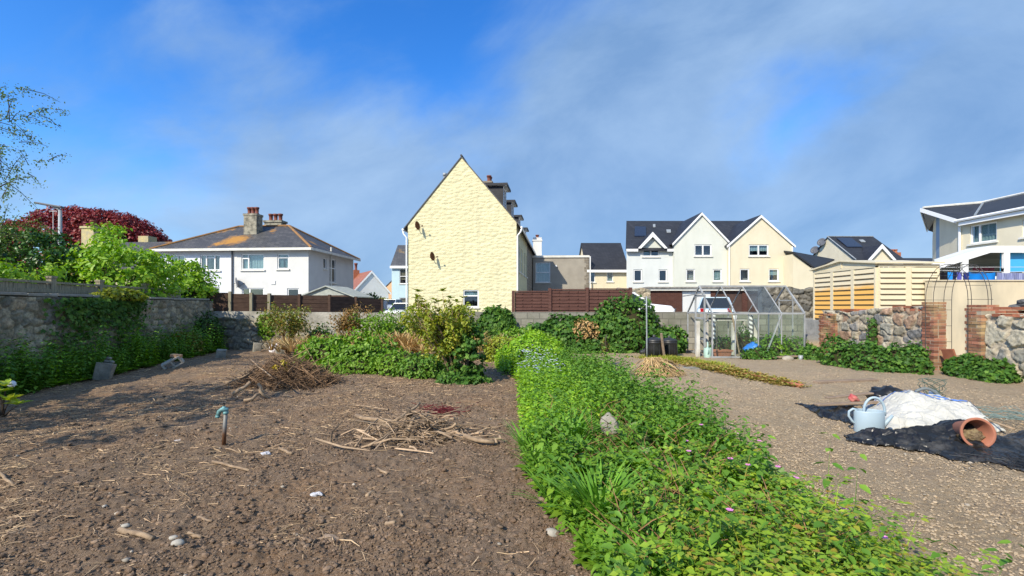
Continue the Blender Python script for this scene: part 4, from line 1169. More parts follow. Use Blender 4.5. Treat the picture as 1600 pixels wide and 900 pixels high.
m_shed = plain('cream_resin', (.70, .62, .44), (.66, .57, .38), .9, .5, .4)
def shed_mat():
    t = NT('faded_resin_panel'); t.set(.55, .35)
    tc_ = t.new('ShaderNodeTexCoord'); sp_ = t.new('ShaderNodeSeparateXYZ'); t.l(tc_.outputs['Object'], sp_.inputs[0])
    n = t.noise(tc_.outputs['Object'], 1.2, 3)
    f = t.val(t.math('ADD', sp_.outputs[2], t.math('MULTIPLY', n, .35)), 1.30, 1.50)
    t.base(t.mix(f, (.80, .44, .11), (.72, .62, .42))); return t.m
m_shedo = shed_mat()
d1, d0 = 15.25, 18.4
SX = X(1369, d1); SH = thing('resin_shed', 'cream louvred resin shed whose left panels are faded orange below', 'shed', (SX, d1, 1.05))
ln = d0 - d1; ez = Z(413, d1) - 1.05; az = ez + .20
def louvres(mb, u0, u1, z0, z1, n, M, sl):
    for k in range(n):
        a = z0 + (z1 - z0) * k / n; b = z0 + (z1 - z0) * (k + 1) / n
        mb.prism([(u0, 0, a), (u0, -.028, a + .03), (u0, -.004, b), (u0, .03, b), (u0, .03, a)], (u1 - u0, 0, 0), M)
        sl.box(u0 + .02, u1 - .02, -.030, .02, a - .004, a + .026, M)
MLs = MT(0, ln, 0, -90)
frame = MB(); pan = MB(); shade_strips = MB()
w3 = ln / 3
for k in range(3):
    u0, u1 = k * w3 + .09, (k + 1) * w3 - .05
    louvres(pan, u0, u1, .05, ez - .12, 10, MLs, shade_strips)
for k in range(4): frame.box(max(0, k * w3 - .06), k * w3 + (.09 if k < 3 else 0), -.03, .05, 0, ez - .05, MLs)
frame.box(0, ln, -.035, .05, ez - .1, ez, MLs)
frame.prism([(0, -.02, ez), (ln, -.02, ez), (ln / 2, -.02, az)], (0, .05, 0), MLs)
for a, b in (((0, ez), (ln / 2, az)), ((ln, ez), (ln / 2, az))): frame.prism([(a[0], -.06, a[1]), (b[0], -.06, b[1]), (b[0], -.06, b[1] + .07), (a[0], -.06, a[1] + .07)], (0, .1, 0), MLs)
frame.box(ln / 2 - .03, ln / 2 + .03, -.045, 0, ez, az, MLs)
pan.build('orange_panel', m_shedo, SH)['label'] = 'louvred panels faded to orange'
wr = X(1467, d1) - SX
pan2 = MB()
for k in range(2):
    u0, u1 = k * wr / 2 + .12, (k + 1) * wr / 2 - .07; louvres(pan2, u0, u1, .02, ez - .1, 10, I4, shade_strips)
for k in range(3): frame.box(max(0.052, k * wr / 2 - .08), k * wr / 2 + (.1 if k < 2 else 0), -.03, .05, 0, ez - .05)
frame.box(0.052, wr, -.035, .05, ez - .08, ez)
frame.box(.06, wr, .06, ln - .06, .0, ez - .1); frame.box(wr - .02, wr + .02, 0, ln, 0, ez - .02)
pan2.build('side_panel', m_shed, SH); shade_strips.build('louvre_shade_strip', plain('painted_louvre_shade', (.10, .07, .04), None, rough=.9), SH)  # solid dark strips, the shade between louvres put into their colour
frame.build('frame', m_shed, SH)
mb = MB()
mb.prism([(-.12, -.12, ez + .02), (wr + .1, -.12, ez + .02), (wr + .1, ln / 2, az + .04), (-.12, ln / 2, az + .04)], (0, 0, .05))
mb.prism([(-.12, ln / 2, az + .04), (wr + .1, ln / 2, az + .04), (wr + .1, ln + .12, ez + .02), (-.12, ln + .12, ez + .02)], (0, 0, .05))
mb.build('roof', m_shed, SH)

# washing line
WY = 15.9
t = thing('washing_line', 'thin washing line strung between posts above the cream wall', 'washing line', (0, 0, 0))
wz = Z(424.5, WY)
MB().tube([(14.5, WY, wz + .05), (17, WY, wz - .01), (21, WY, wz + .03)], .008, 5).build('line', m_white, t)
MB().tube([(14.5, WY, 1.0), (14.5, WY, wz + .1)], .03, 7).build('post', m_steel, t); MB().tube([(21, WY, 1.0), (21, WY, wz + .1)], .03, 7).build('post', m_steel, t)
def cloth(name, label, px0, px1, zt, zb, col, seed, col2=None, stripes=0, cat_='laundry', yy=WY):
    x0, x1 = X(px0, yy), X(px1, yy); us = np.linspace(0, 1, 26); vs = np.linspace(0, 1, 10)
    U, Vv = np.meshgrid(us, vs); Xc = x0 + U * (x1 - x0)
    Yc = yy + .035 * np.sin(U * (9 + 4 * (seed % 3)) * (x1 - x0 + .6) + seed) * (.3 + .9 * Vv) + .03 * (fbm(U * 3, Vv * 2, seed) - .5)
    Zc = zt - .03 * np.abs(np.sin(U * math.pi * 2)) - Vv * (zt - zb)
    nx = 26; i = (np.arange(9)[:, None] * nx + np.arange(nx - 1)[None]).ravel(); Q = np.stack([i, i + nx, i + nx + 1, i + 1], 1)
    V1 = np.stack([Xc, Yc, Zc], -1).reshape(-1, 3); V2 = V1 + np.array([0, .012, 0])
    m = plain(name + '_cloth', col, col2, 5, .9, .1, stretch=(stripes, stripes, .2) if stripes else (1, 1, 1), amt=(.45, .55) if stripes else (.35, .65))
    o = mesh_np(name, np.concatenate([V1, V2]), np.concatenate([Q, Q[:, ::-1] + len(V1)]), m)
    return tag(o, label, cat_, 'washing on the line')
zb = 2.3
cloth('black_towel', 'black towel hanging at the left end of the washing line', 1466, 1481, wz, zb, (.012, .012, .016), 1)
cloth('blue_towel', 'narrow bright blue towel next to the black one on the line', 1482, 1489, wz, zb, (.02, .25, .70), 2)
cloth('navy_trousers', 'very dark navy garment between the two narrow blue cloths', 1490, 1494.5, wz, zb, (.012, .016, .05), 3)
cloth('violet_shirt', 'violet blue creased shirt in the middle of the washing line', 1495, 1504, wz, zb, (.09, .10, .38), 4)
cloth('navy_shirt', 'navy blue shirt just left of the large blue towel', 1504.5, 1513.5, wz, zb, (.02, .03, .16), 5)
cloth('bath_towel', 'large plain bright blue bath towel on the washing line', 1514, 1556, wz - .02, zb, (.01, .16, .52), 6, (.012, .20, .60))
cloth('striped_sheet', 'pale lavender streaked sheet at the right end of the washing line', 1558, 1612, wz - .02, zb, (.30, .33, .50), 7, (.16, .18, .34), 6)
cloth('maroon_jumper', 'dark maroon clothes hanging on the further line under the canopy', 1521, 1554, Z(417.5, 16.8), Z(424, 16.8), (.035, .008, .014), 8, yy=16.8)
cloth('black_sock', 'small black garment hanging alone near the canopy post', 1565, 1569, Z(418.5, 16.8), Z(424, 16.8), (.012, .012, .014), 9, yy=16.8)
t = thing('washing_line', 'further washing line under the canopy', 'washing line', (0, 0, 0)); MB().tube([(14.5, 16.8, Z(418, 16.8)), (20, 16.8, Z(417, 16.8))], .008, 5).build('line', m_white, t)
for xx in (14.5, 20): MB().tube([(xx, 16.8, 1.0), (xx, 16.8, Z(415, 16.8))], .03, 7).build('post', m_steel, t)

# ------------------------------------------------------------------ right boundary wall with brick piers
XW = 10.55
wall_p = [(.33, .30, .235), (.20, .195, .19), (.25, .24, .205), (.15, .15, .15), (.37, .34, .27), (.29, .26, .20), (.30, .20, .14)]
RW = thing('ruined_stone_wall', 'low ruined rubble wall with red brick pier left of the gateway', 'stone wall', (0, 0, 0))
rubble('rubble', (XW, 15.6), (XW, 11.75), lambda u: 1.42 + .12 * sst(1.2, 2.2, u) + .16 * (fbm(u * 2.6, u * 0, 31, 3) - .5), .42, .27, .075, .022, wall_p, (.30, .255, .20), 41, m_stone2, RW)
m_mortar = plain('lime_mortar', (.42, .36, .27), (.30, .26, .20), 6, .95, bump=.5)
def brick_pile(mb, x0, x1, y0, y1, z0, z1, taper=0, drop=.04, inner=None):
    z = z0; k = 0
    while z < z1:
        n = max(1, round((y1 - y0) / .225)); off = .11 * (k % 2); y = y0 - off; 
        while y < y1 - .02:
            a, b = max(y, y0), min(y + .215, y1)
            if b - a > .05 and not (random.random() < drop and z > z1 - .25):
                j = random.uniform(-.012, .012)
                mb.box(x0 + j, x0 + .11 + j, a + .005, b - .005, z + .006, z + .069)
                mb.box(x0 + .125, x1 + j, a + .005, b - .005, z + .006, z + .069)
            y += .225
        z += .075; k += 1
    if inner: MB().box(x0 + .012, x1 - .012, y0 + .012, y1 - .012, z0, z1 - .12).build('mortar', m_mortar, inner)
m_oldbrick = plain('old_brick', (.30, .13, .082), (.38, .27, .14), 2.2, .9, .15, bump=.6, island=.45, amt=(.47, .66))
mb = MB(); brick_pile(mb, XW - .11, XW + .20, 11.40, 11.745, -.02, 1.64, inner=RW); mb.build('brick_pier', m_oldbrick, RW)
mb = MB(); brick_pile(mb, XW - .1, XW + .3, 14.9, 15.7, .0, 1.32, inner=RW); mb.build('brick_end', m_oldbrick, RW)
mb = MB(); brick_pile(mb, XW - .02, XW + .32, 11.76, 12.9, 1.46, 1.60, drop=.2); brick_pile(mb, XW - .02, XW + .3, 14.1, 14.8, 1.36, 1.47, drop=.2); mb.build('brick_course', m_brick, RW)
RW2 = thing('ruined_stone_wall', 'rubble wall with big grey stones and red brick pier right of the gateway', 'stone wall', (0, 0, 0))
rubble('rubble', (XW + .02, 10.252), (XW + .02, 6.9), lambda u: 1.40 + .12 * (fbm(u * 2.6, u * 0, 33, 3) - .5), .42, .36, .09, .02, [(.30, .28, .225), (.25, .24, .205), (.36, .33, .26), (.21, .205, .185)], (.36, .31, .24), 47, m_stone2, RW2, gap=.2)
mb = MB(); brick_pile(mb, XW - .1, XW + .30, 10.26, 10.64, -.02, 1.60, inner=RW2); mb.build('brick_pier', m_oldbrick, RW2)
mb = MB(); brick_pile(mb, XW - .03, XW + .32, 7.0, 10.1, 1.36, 1.52, drop=.15); mb.build('brick_course', m_brick, RW2)
mb = MB()
for k, (y, z) in enumerate(((9.7, 1.58), (9.45, 1.62), (9.2, 1.57), (9.55, 1.68))): mb.blob((XW + .15, y, z), .17, .2, .07, k, .35, 2)
mb.build('loose_stones', plain('dark_stone', (.10, .10, .10), (.17, .165, .15), 5, .9, bump=.6), RW2)
o = MB().obox((XW - .02, 11.05, .3), .04, .3, .55, (R(-6), R(-14), R(4))).build('clay_tile', m_brick, bevel=.008); tag(o, 'reddish clay tile leaning in the gateway beside the brick pier', 'tile')

# arch trellis in the gateway
AR = thing('garden_arch', 'thin black wire garden arch standing in the gateway of the ruined wall', 'garden arch', (XW + .1, 11.08, 0))
def hoop(x, hw=.62, zs=1.75, n=14):
    pts = [(x, -hw, 0), (x, -hw, zs)]
    for k in range(1, n): a = math.pi * k / n; pts.append((x, -hw * math.cos(a), zs + .85 * math.sin(a)))
    return pts + [(x, hw, zs), (x, hw, 0)]
m_wire = plain('black_wire', (.07, .065, .06), None, rough=.6)
for x, hw in ((-.22, .54), (-.08, .48), (.24, .54), (.38, .48)):
    MB().tube(hoop(x, hw), .007, 5).build('hoop', m_wire, AR)
mb = MB()
for z in (.3, .7, 1.1, 1.5, 1.75):
    for s in (-1, 1): mb.tube([(-.24, s * .54, z), (.4, s * .50, z)], .005, 4)
for k in range(1, 8):
    a = math.pi * k / 8; mb.tube([(-.24, -.53 * math.cos(a), 1.75 + .85 * math.sin(a)), (.4, -.50 * math.cos(a), 1.75 + .85 * math.sin(a))], .005, 4)
mb.build('cross_wires', m_wire, AR)

# ------------------------------------------------------------------ greenhouse
gd = 13.95; GX0, GX1 = X(1113, gd), X(1257, gd); GW = 1.95; GL = GX1 - GX0
GH = thing('greenhouse', 'bare aluminium framed greenhouse with some panes missing', 'greenhouse', (GX0, gd, 0))
ez, rzz = 1.37, 2.24; hw = GW / 2; b = .036
mb = MB()
for y in (0, GW): mb.bar((0, y, ez), (GL, y, ez), b * 1.3); mb.bar((0, y, .05), (GL, y, .05), b * 1.3)
mb.bar((0, hw, rzz), (GL, hw, rzz), b * 1.4)
for x in (0, GL):
    mb.bar((x, 0, .05), (x, GW, .05), b * 1.2); mb.bar((x, 0, ez), (x, GW, ez), b)
mb.build('frame', m_alu, GH)
for k in range(5):
    x = GL * k / 4
    for y in (0, GW):
        MB().bar((x, y, 0), (x, y, ez), b if k in (0, 4) else b * .75).build('post', m_alu, GH)
    mb = MB(); w_ = b * 1.2 if k in (0, 4) else b * .75
    mb.bar((x, -.01, ez), (x, hw, rzz), w_); mb.bar((x, GW + .01, ez), (x, hw, rzz), w_); mb.build('rafter', m_alu, GH)
mb = MB(); mb.bar((GL * .75, -.02, ez), (GL * .58, .04, .05), .035); mb.bar((GL, GW * .3, .05), (GL, GW * .3, 1.9), .03); mb.bar((GL, GW * .68, .05), (GL, GW * .68, 1.85), .03); mb.bar((GL, .1, 1.75), (GL, .1, 1.75 + .001), .01)
mb.bar((GL, GW * .3, 1.78), (GL, GW * .68, 1.78), .03); mb.build('brace', m_alu, GH)
dr = thing('x', 'x', 'x') if False else None
mb = MB()
for y in (.42, 1.12): mb.box(-.08, -.04, y - .03, y + .03, .04, 1.93)
mb.box(-.082, -.038, .385, 1.155, 1.89, 1.95); mb.box(-.085, -.035, .42, 1.12, 1.18, 1.24); mb.box(-.085, -.035, .42, 1.12, .52, .58); mb.bar((-.10, 2.15, 1.94), (-.10, .35, 2.0), .035)
dd = mb.build('door', m_alu, GH)
MB().box(-.065, -.060, .47, 1.07, .6, 1.17).build('pane', m_ghglass, dd)
def pane(pts, m=m_ghglass): MB().prism(pts, (0, .004, 0)).build('pane', m, GH)
q = GL / 4; g = .028
for k in range(4):
    pane([(k * q + g, -.012, .08), ((k + 1) * q - g, -.012, .08), ((k + 1) * q - g, -.012, ez - .04), (k * q + g, -.012, ez - .04)])
    if k in (1, 2, 3): pane([(k * q + g, GW + .012, .08), ((k + 1) * q - g, GW + .012, .08), ((k + 1) * q - g, GW + .012, ez - .04), (k * q + g, GW + .012, ez - .04)])
pane([(2 * q + g, 0, ez + .03), (3 * q - g, 0, ez + .03), (3 * q - g, hw - .02, rzz - .01), (2 * q + g, hw - .02, rzz - .01)], m_ghdust)
MB().prism([(GL + .01, .04, .08), (GL + .01, GW - .04, .08), (GL + .01, GW - .04, ez), (GL + .01, .04, ez)], (.004, 0, 0)).build('pane', m_ghglass, GH)

def gp(x, y, z=0): return (GX0 + x, gd + y, z)
def upright(name, label, cat_, p, h, w, mat, group=None, rot=None, round_=False):
    t = MB()
    if round_: t.tube([(0, 0, 0), (0, 0, h)], w / 2, 8)
    else: t.box(-w / 2, w / 2, -w / 2, w / 2, 0, h)
    o = t.build(name, mat, None, bevel=0 if round_ else .006); o.location = p
    if rot: o.rotation_euler = rot
    return tag(o, label, cat_, group)
m_wpost = plain('flaking_white_wood', (.66, .64, .58), (.40, .37, .31), 6, .9, stretch=(1, 1, .4))
upright('wooden_post', 'flaking white post just inside the greenhouse door', 'post', gp(-.22, .55), 1.12, .11, m_wpost)
upright('wooden_post', 'thin pale post right of the greenhouse doorway', 'post', gp(.02, 1.3), .85, .06, m_wpost)
upright('wooden_post', 'white post standing in the middle of the greenhouse', 'post', gp(1.12, 1.0), 1.05, .10, m_wpost)
upright('wooden_post', 'short white post at the back right of the greenhouse', 'post', gp(2.2, 1.75), 1.15, .13, m_wpost)
def spiral_mat():
    t = NT('spiral_stripes'); t.set(.7, .3); tc_ = t.new('ShaderNodeTexCoord'); sp_ = t.new('ShaderNodeSeparateXYZ'); t.l(tc_.outputs['Object'], sp_.inputs[0])
    ang_ = t.math('ARCTAN2', sp_.outputs[1], sp_.outputs[0])
    w_ = t.math('SINE', t.math('ADD', t.math('MULTIPLY', sp_.outputs[2], 42), t.math('MULTIPLY', ang_, 1.0)))
    t.base(t.mix(t.val(w_, -.1, .1), (.16, .16, .16), (.72, .72, .70))); return t.m
ms = spiral_mat()
upright('striped_pole', 'spiral striped pole hanging left of centre in the greenhouse', 'pole', gp(.72, 1.55, .45), .85, .13, ms, round_=True)
upright('striped_pole', 'spiral striped pole behind the third greenhouse upright', 'pole', gp(2.0, 1.6, .5), .8, .12, ms, round_=True)
upright('wooden_post', 'pale lower post carrying the left striped pole', 'post', gp(.72, 1.55), .44, .12, m_wpost)
upright('bamboo_cane', 'long tan cane leaning inside the greenhouse', 'cane', gp(1.14, .6), 1.75, .05, m_stick, rot=(0, R(-11), 0), round_=True)
upright('bamboo_cane', 'thin short cane beside the terracotta trough', 'cane', gp(.34, .5), 1.0, .025, m_stick, rot=(0, R(2), 0), round_=True)
MB_ = MB(); MB_.box(-.65, .75, -.12, .12, 0, .03); MB_.box(-.6, -.55, -.1, .1, -1.08, 0); MB_.box(.65, .7, -.1, .1, -1.08, 0); o = MB_.build('shelf', m_wpost, None, loc=gp(1.15, 1.78, 1.1)); tag(o, 'narrow pale plank shelf along the back of the greenhouse', 'shelf')
for k, (x, c, lab) in enumerate(((.85, m_black, 'flat black seed tray on the greenhouse shelf'), (1.25, m_black, 'black seed tray in the middle of the greenhouse shelf'))):
    o = MB().box(-.17, .17, -.09, .09, 0, .05).box(-.19, .19, -.11, .11, .05, .06).build('seed_tray', c, None, loc=gp(x, 1.78, 1.133)); tag(o, lab, 'seed tray')
o = MB().lathe([(.06, 0), (.08, .14), (.085, .14), (.075, .02)], 12).build('plant_pot', m_white, None, True, loc=gp(1.53, 1.78, 1.133)); tag(o, 'small white pot on the greenhouse shelf', 'pot')
tr = thing('terracotta_trough', 'terracotta coloured trough on the greenhouse floor', 'trough', gp(.5, .62))
MB().add(*(lambda: ([(-.28, -.12, 0), (.28, -.12, 0), (.28, .12, 0), (-.28, .12, 0), (-.33, -.16, .2), (.33, -.16, .2), (.33, .16, .2), (-.33, .16, .2)], [(3, 2, 1, 0), (0, 1, 5, 4), (1, 2, 6, 5), (2, 3, 7, 6), (3, 0, 4, 7)]))()).build('body', m_terra, tr)
mb = MB(); mb.box(-.35, .35, -.18, -.145, .17, .215); mb.box(-.35, .35, .145, .18, .17, .215); mb.box(-.35, -.315, -.144, .144, .17, .215); mb.box(.315, .35, -.144, .144, .17, .215); mb.build('rim', m_terra, tr)
MB().box(-.3, .3, -.14, .14, .15, .16).build('compost', m_dark, tr)
mbl = MB().blob((0, 0, .2), .27, .2, .26, 3, .5, 3)
o = mbl.build('blue_bag', plain('blue_plastic_bag', (.02, .17, .62), (.04, .25, .75), 6, .4, .5, bump=.6, bscale=14, bdist=.03), None, True, loc=gp(1.42, .3)); tag(o, 'crumpled bright blue plastic bag inside the greenhouse', 'bag')


def watering_can(label, loc, rz, s, mat, name='watering_can'):
    t = thing(name, label, 'watering can', loc, rz); t.scale = (s, s, s)
    MB().lathe([(.001, 0), (.155, 0), (.165, .02), (.165, .29), (.158, .305), (.150, .30), (.150, .05), (.001, .04)], 28, None, 1.06, .72).build('body', mat, t, smooth=True, bevel=.004)
    mb = MB(); pts = [(.06 + .12 * math.cos(a), 0, .30 + .175 * math.sin(a)) for a in np.linspace(math.pi, 0, 14)]
    mb.tube([(pts[0][0], 0, .26)] + pts + [(pts[-1][0], 0, .24)], .017, 8); mb.build('top_handle', mat, t, smooth=True)
    MB().tube([(-.13, 0, .30), (-.19, 0, .315), (-.235, 0, .28), (-.24, 0, .22), (-.20, 0, .155), (-.155, 0, .11)], .015, 8).build('back_handle', mat, t, smooth=True)
    MB().tube([(.14, 0, .08), (.21, 0, .17), (.27, 0, .25)], [.035, .025, .018], 10).build('spout', mat, t, smooth=True)
    return t
watering_can('pale green watering can by the greenhouse door', gp(-.02, .28), R(70), 1.0, plain('pale_green_plastic', (.42, .60, .52), None, rough=.5))
o = MB().lathe([(.05, 0), (.065, .12), (.06, .12), (.045, .01)], 14).build('tin_can', m_steel, None, True, loc=(X(1251, 13.6), 13.6, .02)); tag(o, 'small shiny tin standing outside the right end of the greenhouse', 'tin')
o = MB().obox((0, 0, .09), 1.3, .12, .04, (0, R(-2), R(4))).build('timber_board', m_plank, None, loc=(X(1222, 13.7), 13.7, 0)); tag(o, 'old brown board lying along the foot of the greenhouse', 'board')
o = MB().blob((0, 0, .04), .17, .12, .09, 5, .3).build('pale_rock', plain('pale_rock', (.40, .36, .29), (.28, .25, .2), 5, .9), None, True, loc=(X(1231, 13.55), 13.55, 0)); tag(o, 'pale rock in front of the greenhouse right end', 'rock')
# ------------------------------------------------------------------ garden objects
def ghp(x, y): return float(gh(np.array([x]), np.array([y]))[0])
def at(px, py, lift=0.):
    x, y = G(px, py); return (x, y, ghp(x, y) + lift)

# compost bins
for (px, d, s, lab) in ((1022, 14.1, 1.0, 'black ribbed compost bin left of the leaning stake'), (1045.5, 14.45, .93, 'black compost bin right of the leaning stake, nearer the greenhouse')):
    t = thing('compost_bin', lab, 'compost bin', (X(px, d), d, .0), 0, 'black compost bins'); t.scale = (s, s, s)
    MB().lathe([(.27, 0), (.27, .1), (.275, .1), (.26, .3), (.265, .31), (.25, .46), (.262, .47), (.255, .53), (.235, .53), (.235, .4)], 24).build('bin_body', m_black, t, smooth=True)
    mb = MB(); mb.lathe([(.265, .531), (.27, .55), (.22, .60), (.1, .64), (.03, .65), (.001, .652)], 24); mb.lathe([(.001, .72), (.05, .715), (.05, .65)], 10); mb.build('lid', m_black, t, smooth=True)
    mb = MB()
    for k in range(10):
        a = 2 * math.pi * k / 10; mb.bar((.272 * math.cos(a), .272 * math.sin(a), .12), (.256 * math.cos(a), .256 * math.sin(a), .44), .02)
    mb.build('ribs', m_black, t)
def stickobj(name, label, cat_, a, b, r, mat, group=None, n=7, wob=.0, taper=.8):
    a = Vector(a); b = Vector(b); pts = []
    for k in range(5):
        p = a.lerp(b, k / 4); pts.append(p - a + Vector((random.uniform(-wob, wob), random.uniform(-wob, wob), random.uniform(-wob, wob) * .5)))
    o = MB().tube(pts, [r * (1 - (1 - taper) * k / 4) for k in range(5)], n).build(name, mat, None, True, loc=a); return tag(o, label, cat_, group)
d = 13.9
o = MB().bar((0, 0, 0), (-.12, -.05, .80), .07, .045).build('wooden_stake', m_plank, None, bevel=.006, loc=(X(1038.5, d), d, -.02)); tag(o, 'pale wooden stake leaning between the two compost bins', 'stake')
o = stickobj('metal_pole', 'tall thin pale metal pole standing beside the left compost bin', 'pole', (X(1011, d), d, 0), (X(1010, d), d, Z(463, d)), .022, m_steel, taper=1)
t = thing('plant_pot', 'small black plastic pot lying beside the compost bins', 'pot', (*at(1004, 554)[:2], .08), R(20))
MB().lathe([(.001, -.09), (.07, -.09), (.095, .08), (.105, .08), (.105, .1), (.09, .1), (.065, -.08)], 16, Matrix.Rotation(R(80), 4, 'Y')).build('body', m_black, t, smooth=True)

# stand pipe
tx, ty, tz = at(351, 696)
t = thing('standpipe_tap', 'garden standpipe with rusty pipe and green painted brass tap', 'tap', (tx, ty, tz - .03))
t_p = NT('galvanised_rusty_pipe'); t_p.set(.6, .4, .3); v_ = t_p.co('Object'); sp_ = t_p.new('ShaderNodeSeparateXYZ'); t_p.l(v_, sp_.inputs[0])
t_p.base(t_p.mix(t_p.val(t_p.math('ADD', sp_.outputs[2], t_p.math('MULTIPLY', t_p.noise(v_, 9, 6), .2)), .22, .36), (.15, .07, .035), (.20, .20, .19)))
MB().tube([(-.012, 0, 0), (.0, 0, .2), (.012, 0, .40)], .021, 12).build('pipe', t_p.m, t, smooth=True)
m_tap = plain('verdigris_brass', (.20, .42, .44), (.10, .20, .19), 16, .6, .4, .2, bump=.3)
mb = MB(); mb.lathe([(.026, .385), (.030, .39), (.030, .415), (.02, .42), (.02, .44)], 10, MT(.012, 0)); mb.tube([(.04, 0, .435), (-.02, -.02, .44), (-.045, -.025, .42), (-.058, -.03, .375)], [.022, .027, .025, .022], 10); mb.tube([(-.058, -.03, .376), (-.062, -.032, .35)], [.026, .023], 10); mb.tube([(-.0, -.012, .44), (-.0, -.012, .475)], [.024, .017], 8)
mb.build('tap_body', m_tap, t, smooth=True)
mb = MB(); mb.tube([(0, -.012, .475), (0, -.012, .515)], .008, 6); mb.bar((-.035, -.012, .515), (.035, -.012, .52), .018, .012); mb.bar((0, -.045, .512), (0, .02, .522), .015, .012); mb.build('handle', plain('dark_tap_handle', (.07, .06, .05), None, rough=.6), t, bevel=.003)

# concrete lumps
m_conc2 = plain('old_concrete', (.34, .32, .27), (.17, .165, .14), 5, .95, .1, bump=.8, bscale=25, bdist=.02)
def lump(label, px, py, w, h, dep, rz, tilt=(0, 0)):
    p = at(px, py)
    o = MB().obox((0, 0, h / 2 - .04), w, dep, h, (R(tilt[0]), R(tilt[1]), R(rz)), .02).build('concrete_block', m_conc2, None, bevel=.012, loc=p); return tag(o, label, 'concrete block', 'old concrete blocks along the left of the plot')
lump('leaning grey concrete post stump by the left weeds with stones on top', 163, 594, .26, .36, .22, 20, (-6, 10))
lump('small dark concrete block near the foot of the far left wall', 346, 559, .26, .30, .2, 25, (0, 8))
lump('upright rounded concrete block beside the white rag', 402, 550, .26, .36, .2, 30, (0, 6))
lump('low squat concrete block right of the white rag', 442, 552, .44, .28, .26, 30)
p = at(163, 592)
for k, (dx, dz, r) in enumerate(((.02, .35, .07), (.11, .34, .06), (.06, .42, .05))):
    o = MB().blob((0, 0, 0), r, r * .9, r * .6, k + 2, .3, 2).build('stone', m_conc2, None, True, loc=(p[0] + dx + .03, p[1] + .02, p[2] + dz)); tag(o, ['left stone resting on the leaning concrete stump', 'right stone resting on the leaning concrete stump', 'topmost small stone on the leaning concrete stump'][k], 'stone')
stickobj('broken_stake', 'dark stake leaning against the concrete stump', 'stake', (p[0] - .24, p[1] - .04, p[2] - .02), (p[0] - .02, p[1] + .12, p[2] + .46), .018, m_bark)
# hollow breeze block tipped up with a brick on it
p = at(270, 576)
t = thing('hollow_block', 'pale hollow concrete block tipped on edge below the left wall', 'concrete block', (p[0], p[1], p[2] + .14), 0, rot=(R(12), R(-32), R(28)))
mb = MB(); mb.box(-.22, .22, -.11, .11, -.11, -.07); mb.box(-.22, .22, -.11, .11, .07, .11)
for x in (-.22, -.025, .17): mb.box(x, x + .05, -.109, .109, -.07, .07)
mb.build('block_body', plain('pale_concrete', (.52, .49, .41), (.40, .37, .31), 5, .95, .1, bump=.6), t, bevel=.008)
o = MB().obox((0, 0, 0), .24, .12, .075, (R(4), R(6), R(10)), .004).build('brick', plain('pale_brick', (.50, .30, .16), (.42, .27, .17), 6, .9, bump=.5), None, bevel=.006, loc=(p[0] + .07, p[1] + .03, p[2] + .33)); tag(o, 'pale orange brick balanced on the tipped hollow block', 'brick')
# white rag
p = at(430, 551)
o = MB().blob((0, 0, .12), .19, .13, .17, 8, .75, 3).build('white_rag', plain('white_rag_cloth', (.75, .74, .76), (.62, .60, .68), 9, .9, bump=.5, bscale=20, bdist=.03), None, False, loc=p); tag(o, 'crumpled white rag caught on sticks behind the brush heap', 'rag')
stickobj('bent_branch', 'pale bent stem rising above the white rag', 'stem', (p[0] - .1, p[1], p[2]), (p[0] + .05, p[1] + .1, p[2] + .95), .014, m_stick, wob=.04)


# sticks -----------------------------------------------------------------
def prism_sticks(P0, P1, r, rng=RNG, mid=.08):
    """many bent three-sided sticks"""
    n = len(P0); D = nrm(P1 - P0); L = np.linalg.norm(P1 - P0, axis=1)
    a = nrm(np.cross(D, rand_dirs(n, rng))); b = np.cross(D, a)
    M_ = (P0 + P1) / 2 + a * (mid * L * (rng.random(n) - .5) * 2)[:, None]
    M_[:, 2] = np.maximum(M_[:, 2], np.minimum(P0[:, 2], P1[:, 2]))
    V = []
    for C, k in ((P0, 1.), (M_, .9), (P1, .55)):
        for t_ in range(4):
            c, s = math.cos(t_ * math.pi / 2), math.sin(t_ * math.pi / 2)
            V.append(C + (a * c + b * s) * (r * k)[:, None])
    V = np.stack(V, 1)
    f = []
    for i in range(2):
        for k in range(4):
            f.append((i * 4 + k, i * 4 + (k + 1) % 4, i * 4 + 4 + (k + 1) % 4, i * 4 + 4 + k))
    f += [(3, 2, 1, 0), (8, 9, 10, 11)]
    Fc = np.array(f)[None] + (np.arange(n) * 12)[:, None, None]
    return V.reshape(-1, 3), Fc.reshape(-1, 4)


# brush heap
bx, by = G(437, 607); by += .35
n = 1500; rng = np.random.default_rng(5)
th = rng.random(n) * 2 * np.pi; rr = np.sqrt(rng.random(n)) * .95
cxy = np.stack([bx + rr * np.cos(th) * 1.0, by + rr * np.sin(th) * .75], 1)
hh = .58 * np.maximum(0, 1 - rr ** 1.5) * rng.random(n) ** .5
ang_ = th + rng.normal(size=n) * 1.6; ln_ = .12 + .65 * rng.random(n) ** 1.8
dv = np.stack([np.cos(ang_), np.sin(ang_) * .8, -.05 - .22 * rr + .38 * rng.normal(size=n)], 1) * ln_[:, None]
gz_ = gh(cxy[:, 0], cxy[:, 1])
P0 = np.concatenate([cxy, (gz_ + hh)[:, None]], 1) - dv * .5; P1 = P0 + dv
for P_ in (P0, P1): P_[:, 2] = np.maximum(P_[:, 2], gh(P_[:, 0], P_[:, 1]) + .005)
V, Q = prism_sticks(P0, P1, .0035 + .009 * rng.random(n) ** 3.5, rng, .14)
m_brush = plain('brushwood', (.28, .175, .10), (.13, .085, .055), 5, .9, .15, island=.6)
tag(mesh_np('brush_heap', V, Q, m_brush, None, False), 'large tangled heap of dry brushwood left of the green weeds', 'brush heap', kind='stuff')
